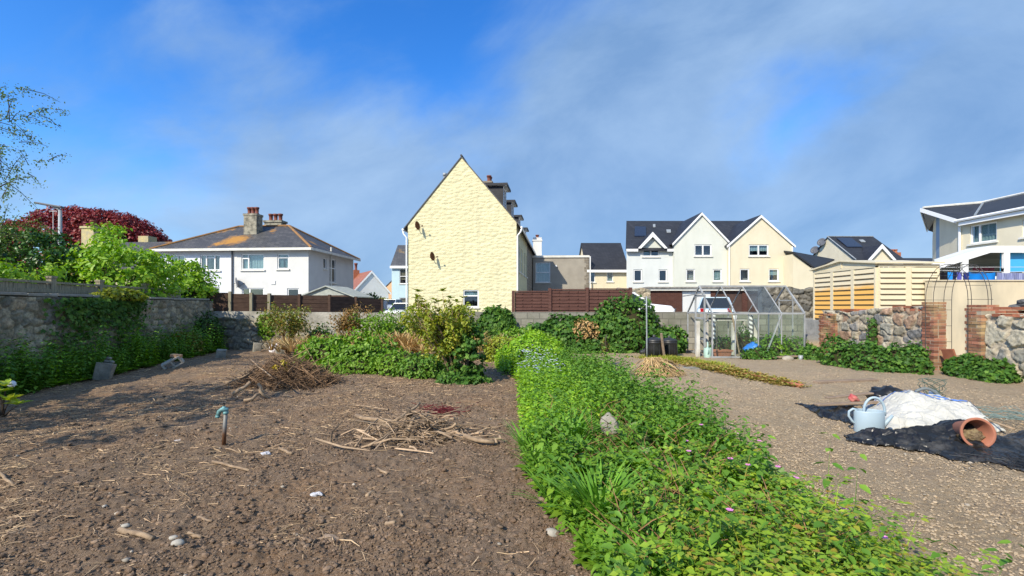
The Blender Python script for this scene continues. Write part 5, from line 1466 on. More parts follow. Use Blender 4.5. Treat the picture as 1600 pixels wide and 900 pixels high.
PP, NN, _ = clump_points((bx + .02, by - .33, .42), (.18, .1, .14), 9, .06, 16)
V, Q = leaves_at(PP, NN, .045)
tag(mesh_np('wilted_leaves', V, Q, leafmat('yellow_leaf', [(.30, .26, .03), (.22, .22, .03), (.36, .30, .06)])), 'wilted yellow green leaves on the brush heap', 'leaves', kind='stuff')
for k, (px0, py0, px1, py1, l0, l1, r, lab) in enumerate((
        (362, 620, 390, 602, .03, .22, .035, 'thick pale crooked root at the left foot of the brush heap'),
        (384, 626, 412, 610, .03, .15, .03, 'short thick pale root in front of the brush heap'),
        (415, 622, 402, 600, .02, .28, .03, 'pale forked root standing against the brush heap'),
        (336, 607, 392, 585, .05, .30, .014, 'long straight stick leaning out left of the brush heap'),
        (392, 556, 425, 590, .40, .42, .014, 'dark stick poking up from the top left of the brush heap'))):
    stickobj('branch', lab, 'branch', at(px0, py0 + l0 * 84, l0), at(px1, py1 + l1 * 84, l1), r, m_stick, 'branches of the brush heap', wob=.03)

# front pile: big branches are things, the twigs are stuff
FP = 'branches of the low front pile'
for k, (px0, py0, l0, px1, py1, l1, r, lab) in enumerate((
        (555, 653, .08, 625, 664, .14, .03, 'thick pale branch at the left of the low front pile'),
        (612, 660, .16, 658, 631, .26, .022, 'pale branch rising to the right over the low front pile'),
        (636, 672, .05, 640, 642, .34, .045, 'dark upright stump end in the middle of the front pile'),
        (624, 690, .02, 648, 655, .24, .028, 'grey brown branch propped against the dark stump end'),
        (690, 676, .08, 732, 688, .05, .028, 'pale branch at the right end of the front pile'),
        (726, 690, .04, 772, 693, .05, .03, 'knobbly pale branch stretching furthest right from the pile'),
        (770, 694, .02, 784, 683, .09, .022, 'short hooked stub at the right tip of the pile'),
        (655, 655, .14, 692, 648, .14, .02, 'brown branch lying behind the dark stump end'),
        (662, 664, .10, 668, 644, .20, .016, 'thin branch standing up right of the dark stump end'),
        (552, 700, .01, 588, 656, .16, .012, 'thin straight stick slanting down at the left front of the pile'),
        (575, 702, .01, 618, 675, .12, .016, 'brown stick lying in front of the pile'),
        (545, 632, .02, 604, 644, .10, .010, 'long thin pale cane behind the pile'),
        (668, 684, .02, 716, 668, .16, .022, 'grey branch across the right half of the pile'))):
    stickobj('branch', lab, 'branch', at(px0, py0 + l0 * 125, l0), at(px1, py1 + l1 * 125, l1), r, m_stick if k not in (2,) else m_bark, FP, wob=.025, taper=.7)
bx, by = G(648, 686); n = 330; rng = np.random.default_rng(9)
cxy = np.stack([bx + rng.normal(size=n) * .38, by + rng.normal(size=n) * .2], 1)
rr = np.hypot((cxy[:, 0] - bx) / .8, (cxy[:, 1] - by) / .45)
hh = .36 * np.maximum(0, 1 - rr) * rng.random(n)
ang_ = rng.random(n) * 2 * np.pi; ln_ = .12 + .55 * rng.random(n) ** 2
dv = np.stack([np.cos(ang_), np.sin(ang_) * .7, .28 * rng.normal(size=n)], 1) * ln_[:, None]
P0 = np.concatenate([cxy, (gh(cxy[:, 0], cxy[:, 1]) + hh)[:, None]], 1) - dv / 2; P1 = P0 + dv
for P_ in (P0, P1): P_[:, 2] = np.maximum(P_[:, 2], gh(P_[:, 0], P_[:, 1]) + .006)
V, Q = prism_sticks(P0, P1, .0035 + .011 * rng.random(n) ** 3, rng, .2)
m_twig = plain('pale_twigs', (.44, .32, .21), (.19, .135, .09), 6, .9, .15, island=.6)
tag(mesh_np('twigs', V, Q, m_twig, None, False), 'scattered dry twigs of the low front pile', 'twigs', kind='stuff')
# dark red twigs
bx, by = G(688, 646); n = 160
cxy = np.stack([bx + RNG.normal(size=n) * .17, by + RNG.normal(size=n) * .12], 1); ang_ = RNG.random(n) * 6.28
dv = np.stack([np.cos(ang_), np.sin(ang_), .25 * RNG.random(n)], 1) * (.08 + .12 * RNG.random(n))[:, None]
P0 = np.concatenate([cxy, (gh(cxy[:, 0], cxy[:, 1]) + .08 * RNG.random(n))[:, None]], 1); V, Q = prism_sticks(P0, P0 + dv, np.full(n, .005))
tag(mesh_np('red_twigs', V, Q, plain('crimson_twigs', (.16, .015, .02), (.09, .02, .02), 9, .8), None, False), 'small heap of dark crimson twigs behind the front pile', 'twigs', kind='stuff')
# single sticks lying on the soil
SG = 'loose sticks on the dark soil'
for (a, b, r, lab) in (((186, 832), (238, 845), .020, 'pale cut stick lying in the left foreground'), ((334, 723), (390, 738), .014, 'two toned long stick in front of the standpipe'), ((437, 704), (456, 711), .018, 'short pale piece of cut branch right of the standpipe'),
                       ((590, 736), (606, 745), .014, 'short pale stick in front of the twig pile'), ((310, 813), (330, 823), .012, 'small stick left of centre in the foreground soil'), ((294, 835), (314, 842), .013, 'short stick beside the grey foreground pebble'),
                       ((0, 747), (20, 762), .014, 'pale curved stick at the left edge of the soil'), ((604, 822), (618, 823), .016, 'stubby broken stick in the middle foreground'), ((574, 778), (582, 770), .018, 'short dark stub standing in the soil'), ((624, 798), (628, 810), .012, 'short upright stick in the middle foreground'),
                       ((352, 700), (376, 703), .009, 'reddish stick at the foot of the standpipe'), ((3, 843), (38, 830), .012, 'pale stick near the bottom left corner')):
    stickobj('stick', lab, 'stick', at(*a, r * .7), at(*b, r * .8), r, m_stick, SG, wob=.008, taper=.85)
for (px, py, s, lab) in ((416, 711, .038, 'crumpled white paper scrap right of the standpipe'), (497, 777, .04, 'torn white paper scrap in the middle of the dark soil'), (280, 690, .035, 'flat pale plastic scrap left of the standpipe'), (516, 841, .055, 'dry crumpled pale leaf scrap in the foreground')):
    o = MB().blob((0, 0, .01), s, s * .7, s * .3, px % 7, 1.3, 3).build('paper_scrap', plain('paper', (.55, .55, .58), (.38, .37, .37), 14, .9) if px != 516 else m_plank, None, False, loc=at(px, py)); tag(o, lab, 'litter')
for (px, py, s, lab) in ((278, 857, .042, 'smooth grey pebble in the left foreground'), (271, 848, .03, 'small pale pebble touching the grey foreground pebble'), (196, 826, .03, 'pair of pale stones upright behind the cut stick'), (862, 838, .055, 'flat straw coloured stone at the bed edge')):
    o = MB().blob((0, 0, .01), s, s * .75, s * .55, px % 5, .3, 2).build('pebble', plain('pebble_stone', (.42, .38, .31), (.33, .31, .27), 9, .8, bump=.3), None, True, loc=at(px, py)); tag(o, lab, 'stone')


# ------------------------------------------------------------------ litter on the soil (uncountable)
def on_ground(n, x0, x1, y0, y1, rng, dens=None, bias=1.6):
    x = x0 + (x1 - x0) * rng.random(n); y = y0 + (y1 - y0) * rng.random(n) ** bias
    if dens is not None:
        k = rng.random(n) < dens(x, y); x, y = x[k], y[k]
    return x, y
rng = np.random.default_rng(21)
x, y = on_ground(70000, -10.5, .2, 2.2, 15, rng, lambda x, y: .05 + .95 * sst(.44, .64, fbm(x * .8, y * .8, 61, 3)) * sst(1.0, -4.5, x) + .25 * sst(5, 8, y))
n = len(x); a = rng.random(n) * 6.28; L_ = .02 + .16 * rng.random(n) ** 3
D = np.stack([np.cos(a), np.sin(a), .15 * rng.normal(size=n)], 1) * L_[:, None]
P0 = np.stack([x, y, gh(x, y) + .006], 1) - D / 2; P1 = P0 + D
for P_ in (P0, P1): P_[:, 2] = np.maximum(P_[:, 2], gh(P_[:, 0], P_[:, 1]) + .004)
V, Q = prism_sticks(P0, P1, (.0013 + .0030 * rng.random(n) ** 2.5) * (.8 + .06 * y), rng, .12)
tag(mesh_np('straw_litter', V, Q, plain('straw', (.55, .40, .24), (.32, .22, .14), 3, .9, .15, island=.5), None, False), 'dry straw, stalks and bark shreds strewn over the dark soil', 'straw', kind='stuff')
# clods and stones
iv, if_ = ico(1)
ov_ = np.array([(1, 0, 0), (0, 1, 0), (-1, 0, 0), (0, -1, 0), (0, 0, 1), (.6, .6, .5), (-.6, -.55, .45)], float); of_ = np.array([(0, 5, 4), (5, 1, 4), (1, 2, 4), (2, 6, 4), (6, 3, 4), (3, 0, 4), (0, 1, 5), (2, 3, 6)])
def clods(name, label, n, x0, x1, y0, y1, smin, smax, pw, mat, seed, dens=None, flat=.7, sink=.2, bias=1.7, crumb=False):
    iv, if_ = ((ov_, of_) if crumb else ico(1))
    rng = np.random.default_rng(seed); x, y = on_ground(n, x0, x1, y0, y1, rng, dens, bias); n = len(x); out = []
    for k in range(6):
        m = np.arange(n) % 6 == k; nn_ = m.sum()
        T = iv * (1 + .8 * (np.random.default_rng(seed * 7 + k).random(len(iv)) - .5))[:, None]
        s = smin + (smax - smin) * rng.random(nn_) ** pw
        S = s[:, None] * np.stack([.8 + .5 * rng.random(nn_), .8 + .5 * rng.random(nn_), flat * (.7 + .5 * rng.random(nn_))], 1)
        Rm = rotz(rng.random(nn_) * 6.28)
        out.append(scatter((T, if_), np.stack([x[m], y[m], gh(x[m], y[m]) + s * (flat - sink) * .6], 1), Rm, S))
    V, Q = cat(out); tag(mesh_np(name, V, Q, mat, None, True), label, 'soil', kind='stuff')
m_clodL = plain('dark_clod', (.14, .092, .06), (.25, .178, .122), 9, .95, .1, bump=.9, bscale=70, bdist=.012, island=.3)
m_clodR = plain('pale_clod', (.38, .285, .185), (.48, .375, .25), 9, .95, .1, bump=.9, bscale=70, bdist=.012, island=.12)
m_stony = plain('pale_grit', (.40, .35, .28), (.27, .24, .20), 9, .9, .2, island=.4)
clods('soil_clods', 'crumbly dark clods covering the left plot', 9000, -7, .6, 2.2, 10, .006, .030, 3.4, m_clodL, 31, None, .5)
clods('soil_crumbs', 'fine soil crumbs covering the left plot', 130000, -7, .6, 2.1, 9.5, .003, .014, 1.8, m_clodL, 34, lambda x, y: .15 + .85 * sst(.38, .6, fbm(x * 1.6, y * 1.6, 77, 4)), .7, .1, 1.9, True)
clods('dry_clods', 'dry pale crumbs covering the right plot', 4000, 2.2, 9.5, 2.4, 13, .005, .026, 3.0, m_clodR, 32, None, .42)
clods('dry_crumbs', 'fine dry crumbs covering the right plot', 100000, 1.9, 9.0, 2.3, 11, .003, .014, 1.8, m_clodR, 35, lambda x, y: .2 + .8 * sst(.38, .6, fbm(x * 1.6, y * 1.6, 78, 4)), .7, .1, 1.7, True)
clods('small_stones', 'little pale stones scattered over both plots', 700, -6, 9, 2.2, 12, .005, .022, 3, m_stony, 33, None, .6)

# ------------------------------------------------------------------ junk heap on the right
m_sheet = NT('black_polythene'); m_sheet.set(.33, .5); v_ = m_sheet.co('Object')
m_sheet.base(m_sheet.mix(m_sheet.val(m_sheet.noise(v_, 5, 7, .65), .5, .72, 0, .8), (.010, .0095, .009), (.10, .092, .08))); m_sheet.bump(m_sheet.noise(v_, 9, 3, .5), .25, .03); m_sheet = m_sheet.m


def drape(name, label, cat_, quad, hf, mat, nu=110, nv=70, edge=.16, seed=1, thick=.012, parent=None, kind=None):
    """cloth over the ground: quad = four ground corners (near left, near right, far right, far left)"""
    q = np.array(quad, float); u = np.linspace(0, 1, nu); v = np.linspace(0, 1, nv); U, Vv = np.meshgrid(u, v)
    wu = edge * (fbm(Vv * 5, U * 2, seed, 3) - .5) * (np.abs(U - .5) * 2) ** 2; wv = edge * 2 * (fbm(U * 6, Vv * 2, seed + 3, 4) - .5) * (np.abs(Vv - .5) * 2) ** 2
    U2, V2 = U + wu, Vv + wv
    P = (q[0] * ((1 - U2) * (1 - V2))[..., None] + q[1] * (U2 * (1 - V2))[..., None] + q[2] * (U2 * V2)[..., None] + q[3] * ((1 - U2) * V2)[..., None])
    z = gh(P[..., 0], P[..., 1]); z = np.minimum(z, z * 0 + .05) + hf(U, Vv, P[..., 0], P[..., 1])
    top = np.concatenate([P[..., :2], z[..., None]], 2).reshape(-1, 3)
    i = (np.arange(nv - 1)[:, None] * nu + np.arange(nu - 1)[None]).ravel(); Q = np.stack([i, i + 1, i + 1 + nu, i + nu], 1)
    o = mesh_np(name, top, Q, mat, parent, True)
    s = o.modifiers.new('solid', 'SOLIDIFY'); s.thickness = thick; s.offset = -1
    if label: tag(o, label, cat_, kind=kind)
    return o
def ridged(x, y, s, o=4):
    t = 0; a = .5
    for k in range(o): t = t + a * (1 - np.abs(2 * vn(x * 2 ** k + 3.3 * k, y * 2 ** k, s + k) - 1)) ** 2; a *= .5
    return t
def tent(U, V): return np.clip(np.minimum(np.minimum(U, 1 - U) * 7, np.minimum(V, 1 - V) * 5), 0, 1)
def creases(n, x0, x1, y0, y1, seed, ang, hmin, hmax, wmin, wmax):
    rg_ = np.random.default_rng(seed); L_ = []
    for _ in range(n): L_.append((x0 + (x1 - x0) * rg_.random(), y0 + (y1 - y0) * rg_.random(), ang + .55 * rg_.normal(), .2 + .55 * rg_.random(), hmin + (hmax - hmin) * rg_.random() ** 1.5, wmin + (wmax - wmin) * rg_.random()))
    def f(x, y):
        x = x + .10 * (fbm(x * 3, y * 3, seed, 2) - .5); y = y + .16 * (fbm(x * 3 + 5, y * 3, seed + 1, 2) - .5); t = 0
        for cx_, cy_, a, hl, h, w in L_:
            u = (x - cx_) * math.cos(a) + (y - cy_) * math.sin(a); v = -(x - cx_) * math.sin(a) + (y - cy_) * math.cos(a)
            ww = w * (1 + .8 * np.sin(u * 5)**2)
            t = np.maximum(t, h * np.clip(1 - np.abs(v) / ww, 0, 1) ** 1.3 * sst(1.15, .7, np.abs(u) / hl)) + .25 * h * np.exp(-(v / (ww * 2)) ** 2) * sst(1.2, .6, np.abs(u) / hl)
        return t
    return f
cr_sheet = creases(26, 3.9, 6.6, 4.7, 5.7, 4, -.35, .03, .10, .07, .16); cr_sack = creases(22, 5.0, 6.7, 5.9, 7.0, 8, -.7, .04, .12, .05, .14)
def sheet_h(U, V, x, y):
    e_ = tent(U, V) ** .6
    roll = .13 * np.exp(-((V - (.62 - .55 * np.abs(U - .42))) / .13) ** 2) * sst(.02, .2, U) * (1 - .75 * sst(.5, .75, U))
    return .02 + e_ * (roll * .6 + 1.0 * cr_sheet(x, y) + .02 * ridged(x * 2.2 + y * 2, y * 5 - x * 2.4, 8, 2))
quad = [G(1312, 690), G(1612, 742), (6.7, 5.55), (4.3, 5.62)]
drape('black_sheet', 'crumpled black polythene sheet spread in front of the white sack', 'plastic sheet', quad, sheet_h, m_sheet, 260, 150, .14, 3)
rng = np.random.default_rng(3); n = 130; P0 = np.stack([X(1560, 4.85) + .28 * rng.normal(size=n), 4.62 + .10 * rng.normal(size=n), .05 + .05 * rng.random(n)], 1)
V, Q = prism_sticks(P0, P0 + np.stack([.1 * rng.normal(size=n), -.12 + .06 * rng.normal(size=n), -.03 * rng.random(n)], 1), np.full(n, .003), rng); tag(mesh_np('frayed_threads', V, Q, m_black, None, False), 'frayed black threads along the near edge of the sheet', 'threads', kind='stuff')
quad = [G(1278, 651), G(1345, 668), (5.4, 7.1), (4.6, 7.4)]
drape('black_sheet', 'torn strip of black plastic under the plank behind the watering can', 'plastic sheet', quad, lambda U, V, x, y: .015 + tent(U, V) * .12 * ridged(x * 3, y * 3, 9), m_sheet, 60, 40, .2, 7)
m_sack = plain('woven_white_sack', (.56, .55, .50), (.44, .43, .38), 3, .75, .3, bump=.4, bscale=25, bdist=.02)
sq = [(4.85, 5.9), (6.25, 5.85), (6.85, 7.0), (5.55, 7.35)]
def sack_h(U, V, x, y):
    e_ = tent(U, V) ** .55
    dome = .21 * np.exp(-((U - .36) / .33) ** 2 - ((V - .62) / .33) ** 2) + .10 * np.exp(-((U - .72) / .22) ** 2 - ((V - .45) / .3) ** 2)
    return .015 + e_ * (.04 + dome + .08 * ridged(x * 1.3 + y * .8, y * 2.2 - x * .5, 14, 3) * (1 - .8 * V) + .8 * cr_sack(x, y) * (1.1 - .8 * V))
sk = drape('builders_sack', 'big white woven builders sack with blue stitched straps', 'sack', sq, sack_h, m_sack, 180, 140, .08, 11)
def sack_pt(U, V, lift=.012):
    q = np.array(sq); U = np.asarray(U, float); V = np.asarray(V, float)
    wu = .08 * (fbm(V * 5, U * 2, 11, 3) - .5) * (np.abs(U - .5) * 2) ** 2; wv = .16 * (fbm(U * 6, V * 2, 14, 4) - .5) * (np.abs(V - .5) * 2) ** 2
    U2, V2 = U + wu, V + wv
    P = q[0] * ((1 - U2) * (1 - V2))[..., None] + q[1] * (U2 * (1 - V2))[..., None] + q[2] * (U2 * V2)[..., None] + q[3] * ((1 - U2) * V2)[..., None]
    z = np.minimum(gh(P[..., 0], P[..., 1]), .05) + sack_h(U, V, P[..., 0], P[..., 1]) + lift
    return np.concatenate([P, z[..., None]], -1)
m_bstrap = plain('blue_strap', (.10, .20, .50), None, rough=.7); m_gstrap = plain('grey_strap', (.16, .18, .18), None, rough=.7)
for mt, path, w_ in ((m_bstrap, [(.03, .80), (.97, .38)], .018), (m_bstrap, [(.08, .64), (.95, .30)], .012), (m_bstrap, [(.42, .70), (.5, .52)], .04)):
    U = np.linspace(path[0][0], path[1][0], 60); Vv = np.linspace(path[0][1], path[1][1], 60)
    c0 = sack_pt(U, Vv); c1 = sack_pt(U, Vv + w_ / 1.0); V_ = np.concatenate([c0, c1]); i = np.arange(59); Q = np.stack([i, i + 1, i + 61, i + 60], 1); mesh_np('strap', V_, Q, mt, sk)
c = sack_pt([.42], [.62])[0]; c2 = sack_pt([.66], [.62])[0]
pts = [tuple(c * (1 - k / 10) + c2 * k / 10 + np.array([0, -.02, .085 * math.sin(math.pi * k / 10)])) for k in range(11)]
MB().tube(pts, .022, 6).build('loop_handle', m_gstrap, sk, smooth=True)

watering_can('light blue plastic watering can standing beside the white sack', (*G(1358, 677)[:2], .0), R(-12), .95, plain('pale_blue_plastic', (.37, .47, .53), (.33, .43, .49), 3, .45, .45))
px, py_ = X(1526, 5.02), 5.02
t = thing('plant_pot', 'large terracotta coloured pot lying on its side on the black sheet', 'pot', (px + .02, py_, .215), 0, rot=(R(82), R(0), R(-12))); t.scale = (.74, .74, .74)
MB().lathe([(.001, -.36), (.13, -.36), (.135, -.35), (.19, -.05), (.215, -.05), (.225, 0), (.19, 0), (.175, -.05), (.12, -.33), (.001, -.33)], 32).build('body', m_terra, t, smooth=True, bevel=.004)
MB().blob((0, -.06, -.14), .165, .10, .10, 3, .5, 3).build('compost', plain('potting_compost', (.12, .08, .05), (.25, .19, .10), 22, .95, bump=.8), t)
d6 = 6.6
o = MB().tube([(X(1457, 6.75), 6.75, .33), (X(1484, 6.35), 6.35, .17)], .05, 14).build('plastic_pipe', plain('pale_plastic_pipe', (.62, .68, .72), None, rough=.5), None, True); tag(o, 'short pale plastic pipe lying across the sack', 'pipe')
o = MB().tube([(X(1483, 6.36), 6.36, .18), (X(1503, 6.05), 6.05, .08)], .04, 12).build('rusty_pipe', m_rust, None, True); tag(o, 'rust brown pipe sticking out of the pale plastic pipe', 'pipe')
o = MB().bar((X(1275, 6.9), 6.9, .12), (X(1424, 6.95), 6.95, .17), .10, .03).build('plank', m_plank, None, bevel=.006); tag(o, 'weathered plank lying behind the watering can', 'plank')
o = MB().bar((X(1292, 7.2), 7.2, .16), (X(1362, 7.3), 7.3, .22), .09, .025).build('plank', m_plank, None, bevel=.006); tag(o, 'shorter plank lying across the pile behind the longer one', 'plank')
stickobj('bamboo_cane', 'thin brown cane lying from the sack towards the right edge', 'cane', (X(1500, 6.4), 6.4, .16), (X(1585, 5.6), 5.6, .10), .016, m_stick)
stickobj('bamboo_cane', 'long dark cane slanting behind the pale pipe', 'cane', (X(1462, 7.4), 7.4, .22), (X(1520, 6.2), 6.2, .06), .012, m_bark)
mbl = MB().blob((0, 0, 0), .25, .2, .16, 4, .6, 3); o = mbl.build('bin_bag', m_sheet, None, True, loc=(X(1388, 7.55), 7.55, .12)); tag(o, 'black plastic bag tucked behind the white sack', 'bag')
o = MB().blob((0, 0, 0), .07, .06, .05, 6, .7, 3).build('red_bag', plain('red_plastic', (.40, .04, .05), (.5, .2, .16), 8, .5), None, True, loc=(X(1334, 7.0), 7.0, .20)); tag(o, 'small red plastic bag on the planks', 'bag')
# wire netting
def netting(name, label, o0, nu, nv, cell, hf, r=.004):
    mb = MB()
    for i in range(nu):
        mb.tube([(o0[0] + i * cell, o0[1] + j * cell * .8, hf(i / nu, j / nv)) for j in range(nv)], r, 4, cap=False)
    for j in range(nv):
        mb.tube([(o0[0] + i * cell, o0[1] + j * cell * .8, hf(i / nu, j / nv)) for i in range(nu)], r, 4, cap=False)
    o = mb.build(name, plain('green_wire', (.17, .22, .19), None, rough=.6)); return tag(o, label, 'netting')
netting('wire_netting', 'crumpled green wire netting on the soil right of the sack', (X(1512, 6.2), 5.75), 16, 16, .075, lambda u, v: .06 + .10 * float(vn(u * 5, v * 5, 3)) + .05 * float(vn(u * 11, v * 11, 4)))
mb = MB()
for k in range(9):
    a0 = random.uniform(0, 6); pts = []
    for j in range(14):
        a = a0 + j * .5; r_ = .13 + .05 * math.sin(j * 1.3 + k); pts.append((X(1456, 7.7) + r_ * 1.3 * math.cos(a), 7.7 + r_ * math.sin(a) * .7, .22 + .16 * math.sin(a * .7 + k)))
    mb.tube(pts, .005, 4, cap=False)
o = mb.build('wire_coil', plain('green_coated_wire', (.10, .14, .11), None, rough=.6)); tag(o, 'loose coil of wire standing behind the white sack', 'wire')

# flat slabs and planks on the right plot
o = MB().obox((0, 0, .0), 1.5, .16, .05, (0, 0, R(12)), .004).build('plank', m_plank, None, bevel=.006, loc=(*G(1322, 598), .035)); tag(o, 'flat plank bedded in the soil in front of the ivy clumps', 'plank')
for k, (a, lab) in enumerate((((948, 574), 'flat grey slab beside the bed left of the straw heap'), ((1075, 577), 'flat grey slab right of the straw heap'), ((968, 585), 'flat slab in front of the slab left of the straw'))):
    o = MB().obox((0, 0, 0), .75 if k != 1 else .5, .28, .05, (0, 0, R(-5 + 6 * k)), .01).build('paving_slab', m_conc2, None, bevel=.008, loc=(*G(*a), .015)); tag(o, lab, 'slab')

# straw heap
bx, by = G(1027, 588); n = 420; rng = np.random.default_rng(17)
th = rng.normal(size=n) * 1.15 - math.pi / 2; L_ = .22 + .30 * rng.random(n)
top = np.stack([bx - .05 + .09 * rng.normal(size=n), by + .1 + .06 * rng.normal(size=n), .36 + .06 * rng.random(n)], 1)
end = top + np.stack([np.cos(th) * L_ * 1.25 + .12, np.sin(th) * L_ * .6, top[:, 0] * 0], 1); end[:, 2] = .01 + .04 * rng.random(n)
V, Q = prism_sticks(top, end, .006 + .004 * rng.random(n), rng, .2)
tag(mesh_np('straw_heap', V, Q, plain('golden_straw', (.52, .38, .19), (.34, .23, .12), 4, .85, .2, island=.5), None, False), 'bundle of cut golden stalks slumped on the pale soil', 'straw heap', kind='stuff')
# pale boulder in the bed
o = MB().blob((0, 0, .2), .105, .085, .12, 9, .75, 3).build('boulder', plain('pale_boulder', (.38, .345, .28), (.20, .19, .155), 9, .95, bump=.6), None, True, loc=(*G(952, 722)[:2], .16)); tag(o, 'pale stone standing among the weeds of the bed', 'stone')
# ------------------------------------------------------------------ vegetation
L_lime = leafmat('lime_leaf', [(.16, .34, .020), (.21, .40, .025), (.12, .28, .020), (.26, .42, .04)], .3)
L_mid = leafmat('mid_green_leaf', [(.095, .21, .020), (.125, .26, .026), (.07, .165, .018), (.16, .29, .033)], .3)
L_nettle = leafmat('nettle_leaf', [(.065, .17, .020), (.10, .22, .028), (.045, .125, .018), (.14, .27, .035)], .25, .55)
L_dark = leafmat('dark_green_leaf', [(.028, .085, .016), (.04, .11, .02), (.02, .062, .013), (.06, .14, .025)], .2, .35)
L_ivy = leafmat('ivy_leaf', [(.032, .095, .018), (.05, .135, .022), (.022, .07, .014), (.09, .19, .03)], .18, .55, .25)
L_grey = leafmat('grey_green_leaf', [(.13, .21, .09), (.17, .25, .12), (.10, .17, .07)], .2, .7)
L_herb = leafmat('reddening_herb_leaf', [(.19, .32, .03), (.14, .26, .03), (.24, .34, .035), (.10, .20, .025), (.17, .30, .03), (.24, .13, .04), (.22, .34, .03)], .3)
L_grass = leafmat('grass_blade', [(.10, .25, .03), (.14, .31, .04), (.07, .19, .025)], .25)
L_copper = leafmat('copper_leaf', [(.125, .017, .022), (.18, .025, .03), (.07, .012, .016), (.24, .042, .038)], .18)
L_birch = leafmat('birch_leaf', [(.08, .15, .03), (.12, .19, .04), (.06, .11, .025)], .3)
L_bright = leafmat('bright_tree_leaf', [(.14, .30, .022), (.19, .36, .03), (.09, .22, .02), (.24, .38, .045)], .35)
L_olive = leafmat('olive_leaf', [(.10, .15, .025), (.16, .19, .035), (.06, .10, .02), (.24, .17, .04)], .25)
L_ygreen = leafmat('yellow_green_leaf', [(.22, .28, .03), (.15, .23, .025), (.30, .30, .05), (.10, .17, .02)], .3)
m_flower = plain('pink_petal', (.62, .22, .50), None, rough=.7); m_blue = plain('bluebell_petal', (.42, .46, .78), (.72, .72, .80), 3, .7)
m_stem = plain('green_stem', (.10, .16, .03), (.20, .10, .04), 5, .7, island=.3)


def xf(T, Rm, S, P): return np.asarray(T[0]) * S @ np.asarray(Rm).T + np.asarray(P), np.asarray(T[1])


def plant_pairs(h, pairs, leaf, l0, droop, rng, tmpl=LEAF6, lean=.08, whorl=2, l1=.5):
    """upright stem carrying whorls of leaves, smaller to the top"""
    parts = [(np.array([(-.003, 0, 0), (.003, 0, 0), (.002, 0, h * .95), (0, .003, 0), (0, -.003, 0), (0, .002, h * .95)]), np.array([(0, 1, 2), (3, 4, 5)]))]
    for k in range(pairs):
        t = (k + .6) / pairs; z = h * t; a0 = k * (math.pi / 2 if whorl == 2 else 2.4) + rng.random() * .4
        for q in range(whorl):
            a = a0 + q * 2 * math.pi / whorl; L = leaf * (1 - (1 - l1) * t ** 2) * (.85 + .3 * rng.random()) * (l0 + (1 - l0) * min(1, t * 3))
            dz = -droop + .9 * max(0, t - .75) + .25 * rng.normal()
            D = np.array([[math.cos(a), math.sin(a), dz]]); N = np.array([[.2 * rng.normal(), .2 * rng.normal(), 1.]])
            off = np.array([math.cos(a), math.sin(a), 0]) * L * .18
            V, Fq = scatter(tmpl, np.array([[0, 0, z]]) + off, basis(D, N), np.array([L])); parts.append((V, Fq))
    return cat(parts)


def rosette(n, leaf, up, rng, tmpl=LEAF6, w=1.):
    parts = []
    for k in range(n):
        a = k * 2.4 + rng.random() * .5; el = up * (.4 + rng.random()); L = leaf * (.6 + .6 * rng.random())
        D = np.array([[math.cos(a), math.sin(a), el]]); N = np.array([[-math.cos(a) * el, -math.sin(a) * el, 1.]])
        V, Fq = scatter(tmpl, np.array([[0, 0, .02 + .02 * k / n]]), basis(D, N), np.array([[L * w, L, L]])); parts.append((V, Fq))
    return cat(parts)


def fern_herb(h, fronds, rng):
    """herb robert like: stalks with small divided leaves at the ends"""
    parts = []
    for k in range(fronds):
        a = k * 2.4 + rng.random(); rr = h * (.2 + .7 * rng.random()); z = h * (.45 + .6 * rng.random())
        c = np.array([math.cos(a) * rr, math.sin(a) * rr, z]); sd = np.array([-math.sin(a), math.cos(a), 0]) * .003; md = c * np.array([.35, .35, .6])
        parts.append((np.array([-sd, sd, md - sd, md + sd, c]), np.array([(0, 1, 3), (0, 3, 2), (2, 3, 4)])))
        for q in range(9):
            b = a + (q - 4) * .5; L = .034 * (.7 + .5 * rng.random())
            D = np.array([[math.cos(b), math.sin(b), .15 * rng.normal()]]); N = np.array([[.3 * rng.normal(), .3 * rng.normal(), 1.]])
            V, Fq = scatter(LEAF2, c[None] + D * (.012 + .02 * (q % 2)), basis(D, N), np.array([[L, L, L]])); parts.append((V, Fq))
    return cat(parts)


def tuft(h, n, rng, spread=.5):
    a = rng.random(n) * 6.28; el = .7 + 1.8 * rng.random(n)
    D = np.stack([np.cos(a), np.sin(a), el], 1); N = np.stack([-np.cos(a), -np.sin(a), .6 + 0 * a], 1) * -1
    N = np.stack([-np.cos(a) * el, -np.sin(a) * el, np.ones(n)], 1)
    P = np.stack([np.cos(a), np.sin(a), 0 * a], 1) * (.06 * rng.random(n))[:, None]
    return scatter(BLADE, P, basis(D, N), h * (.5 + .6 * rng.random(n)))


def place(name, label, temps, x, y, zf, rng, mat, s=(.7, 1.2), kind='stuff', tilt=.15, group=None, cat_=None):
    n = len(x); out = []
    for k, T in enumerate(temps):
        m = np.arange(n) % len(temps) == k; q = m.sum()
        if not q: continue
        Rm = rotz(rng.random(q) * 6.28); tx_ = tilt * rng.normal(size=q); ty_ = tilt * rng.normal(size=q)
        sh = np.tile(np.eye(3), (q, 1, 1)); sh[:, 0, 2] = tx_; sh[:, 1, 2] = ty_
        Rm = np.einsum('nij,njk->nik', sh, Rm)
        out.append(scatter(T, np.stack([x[m], y[m], zf(x[m], y[m])], 1), Rm, (s[0] + (s[1] - s[0]) * rng.random(q)) * (.62 + .8 * fbm(x[m] * 2.3, y[m] * 2.3, 5, 3))))
    V, Q = cat(out); o = mesh_np(name, V, Q, mat, None, True); tag(o, label, cat_ or name.replace('_', ' '), group, kind); return o


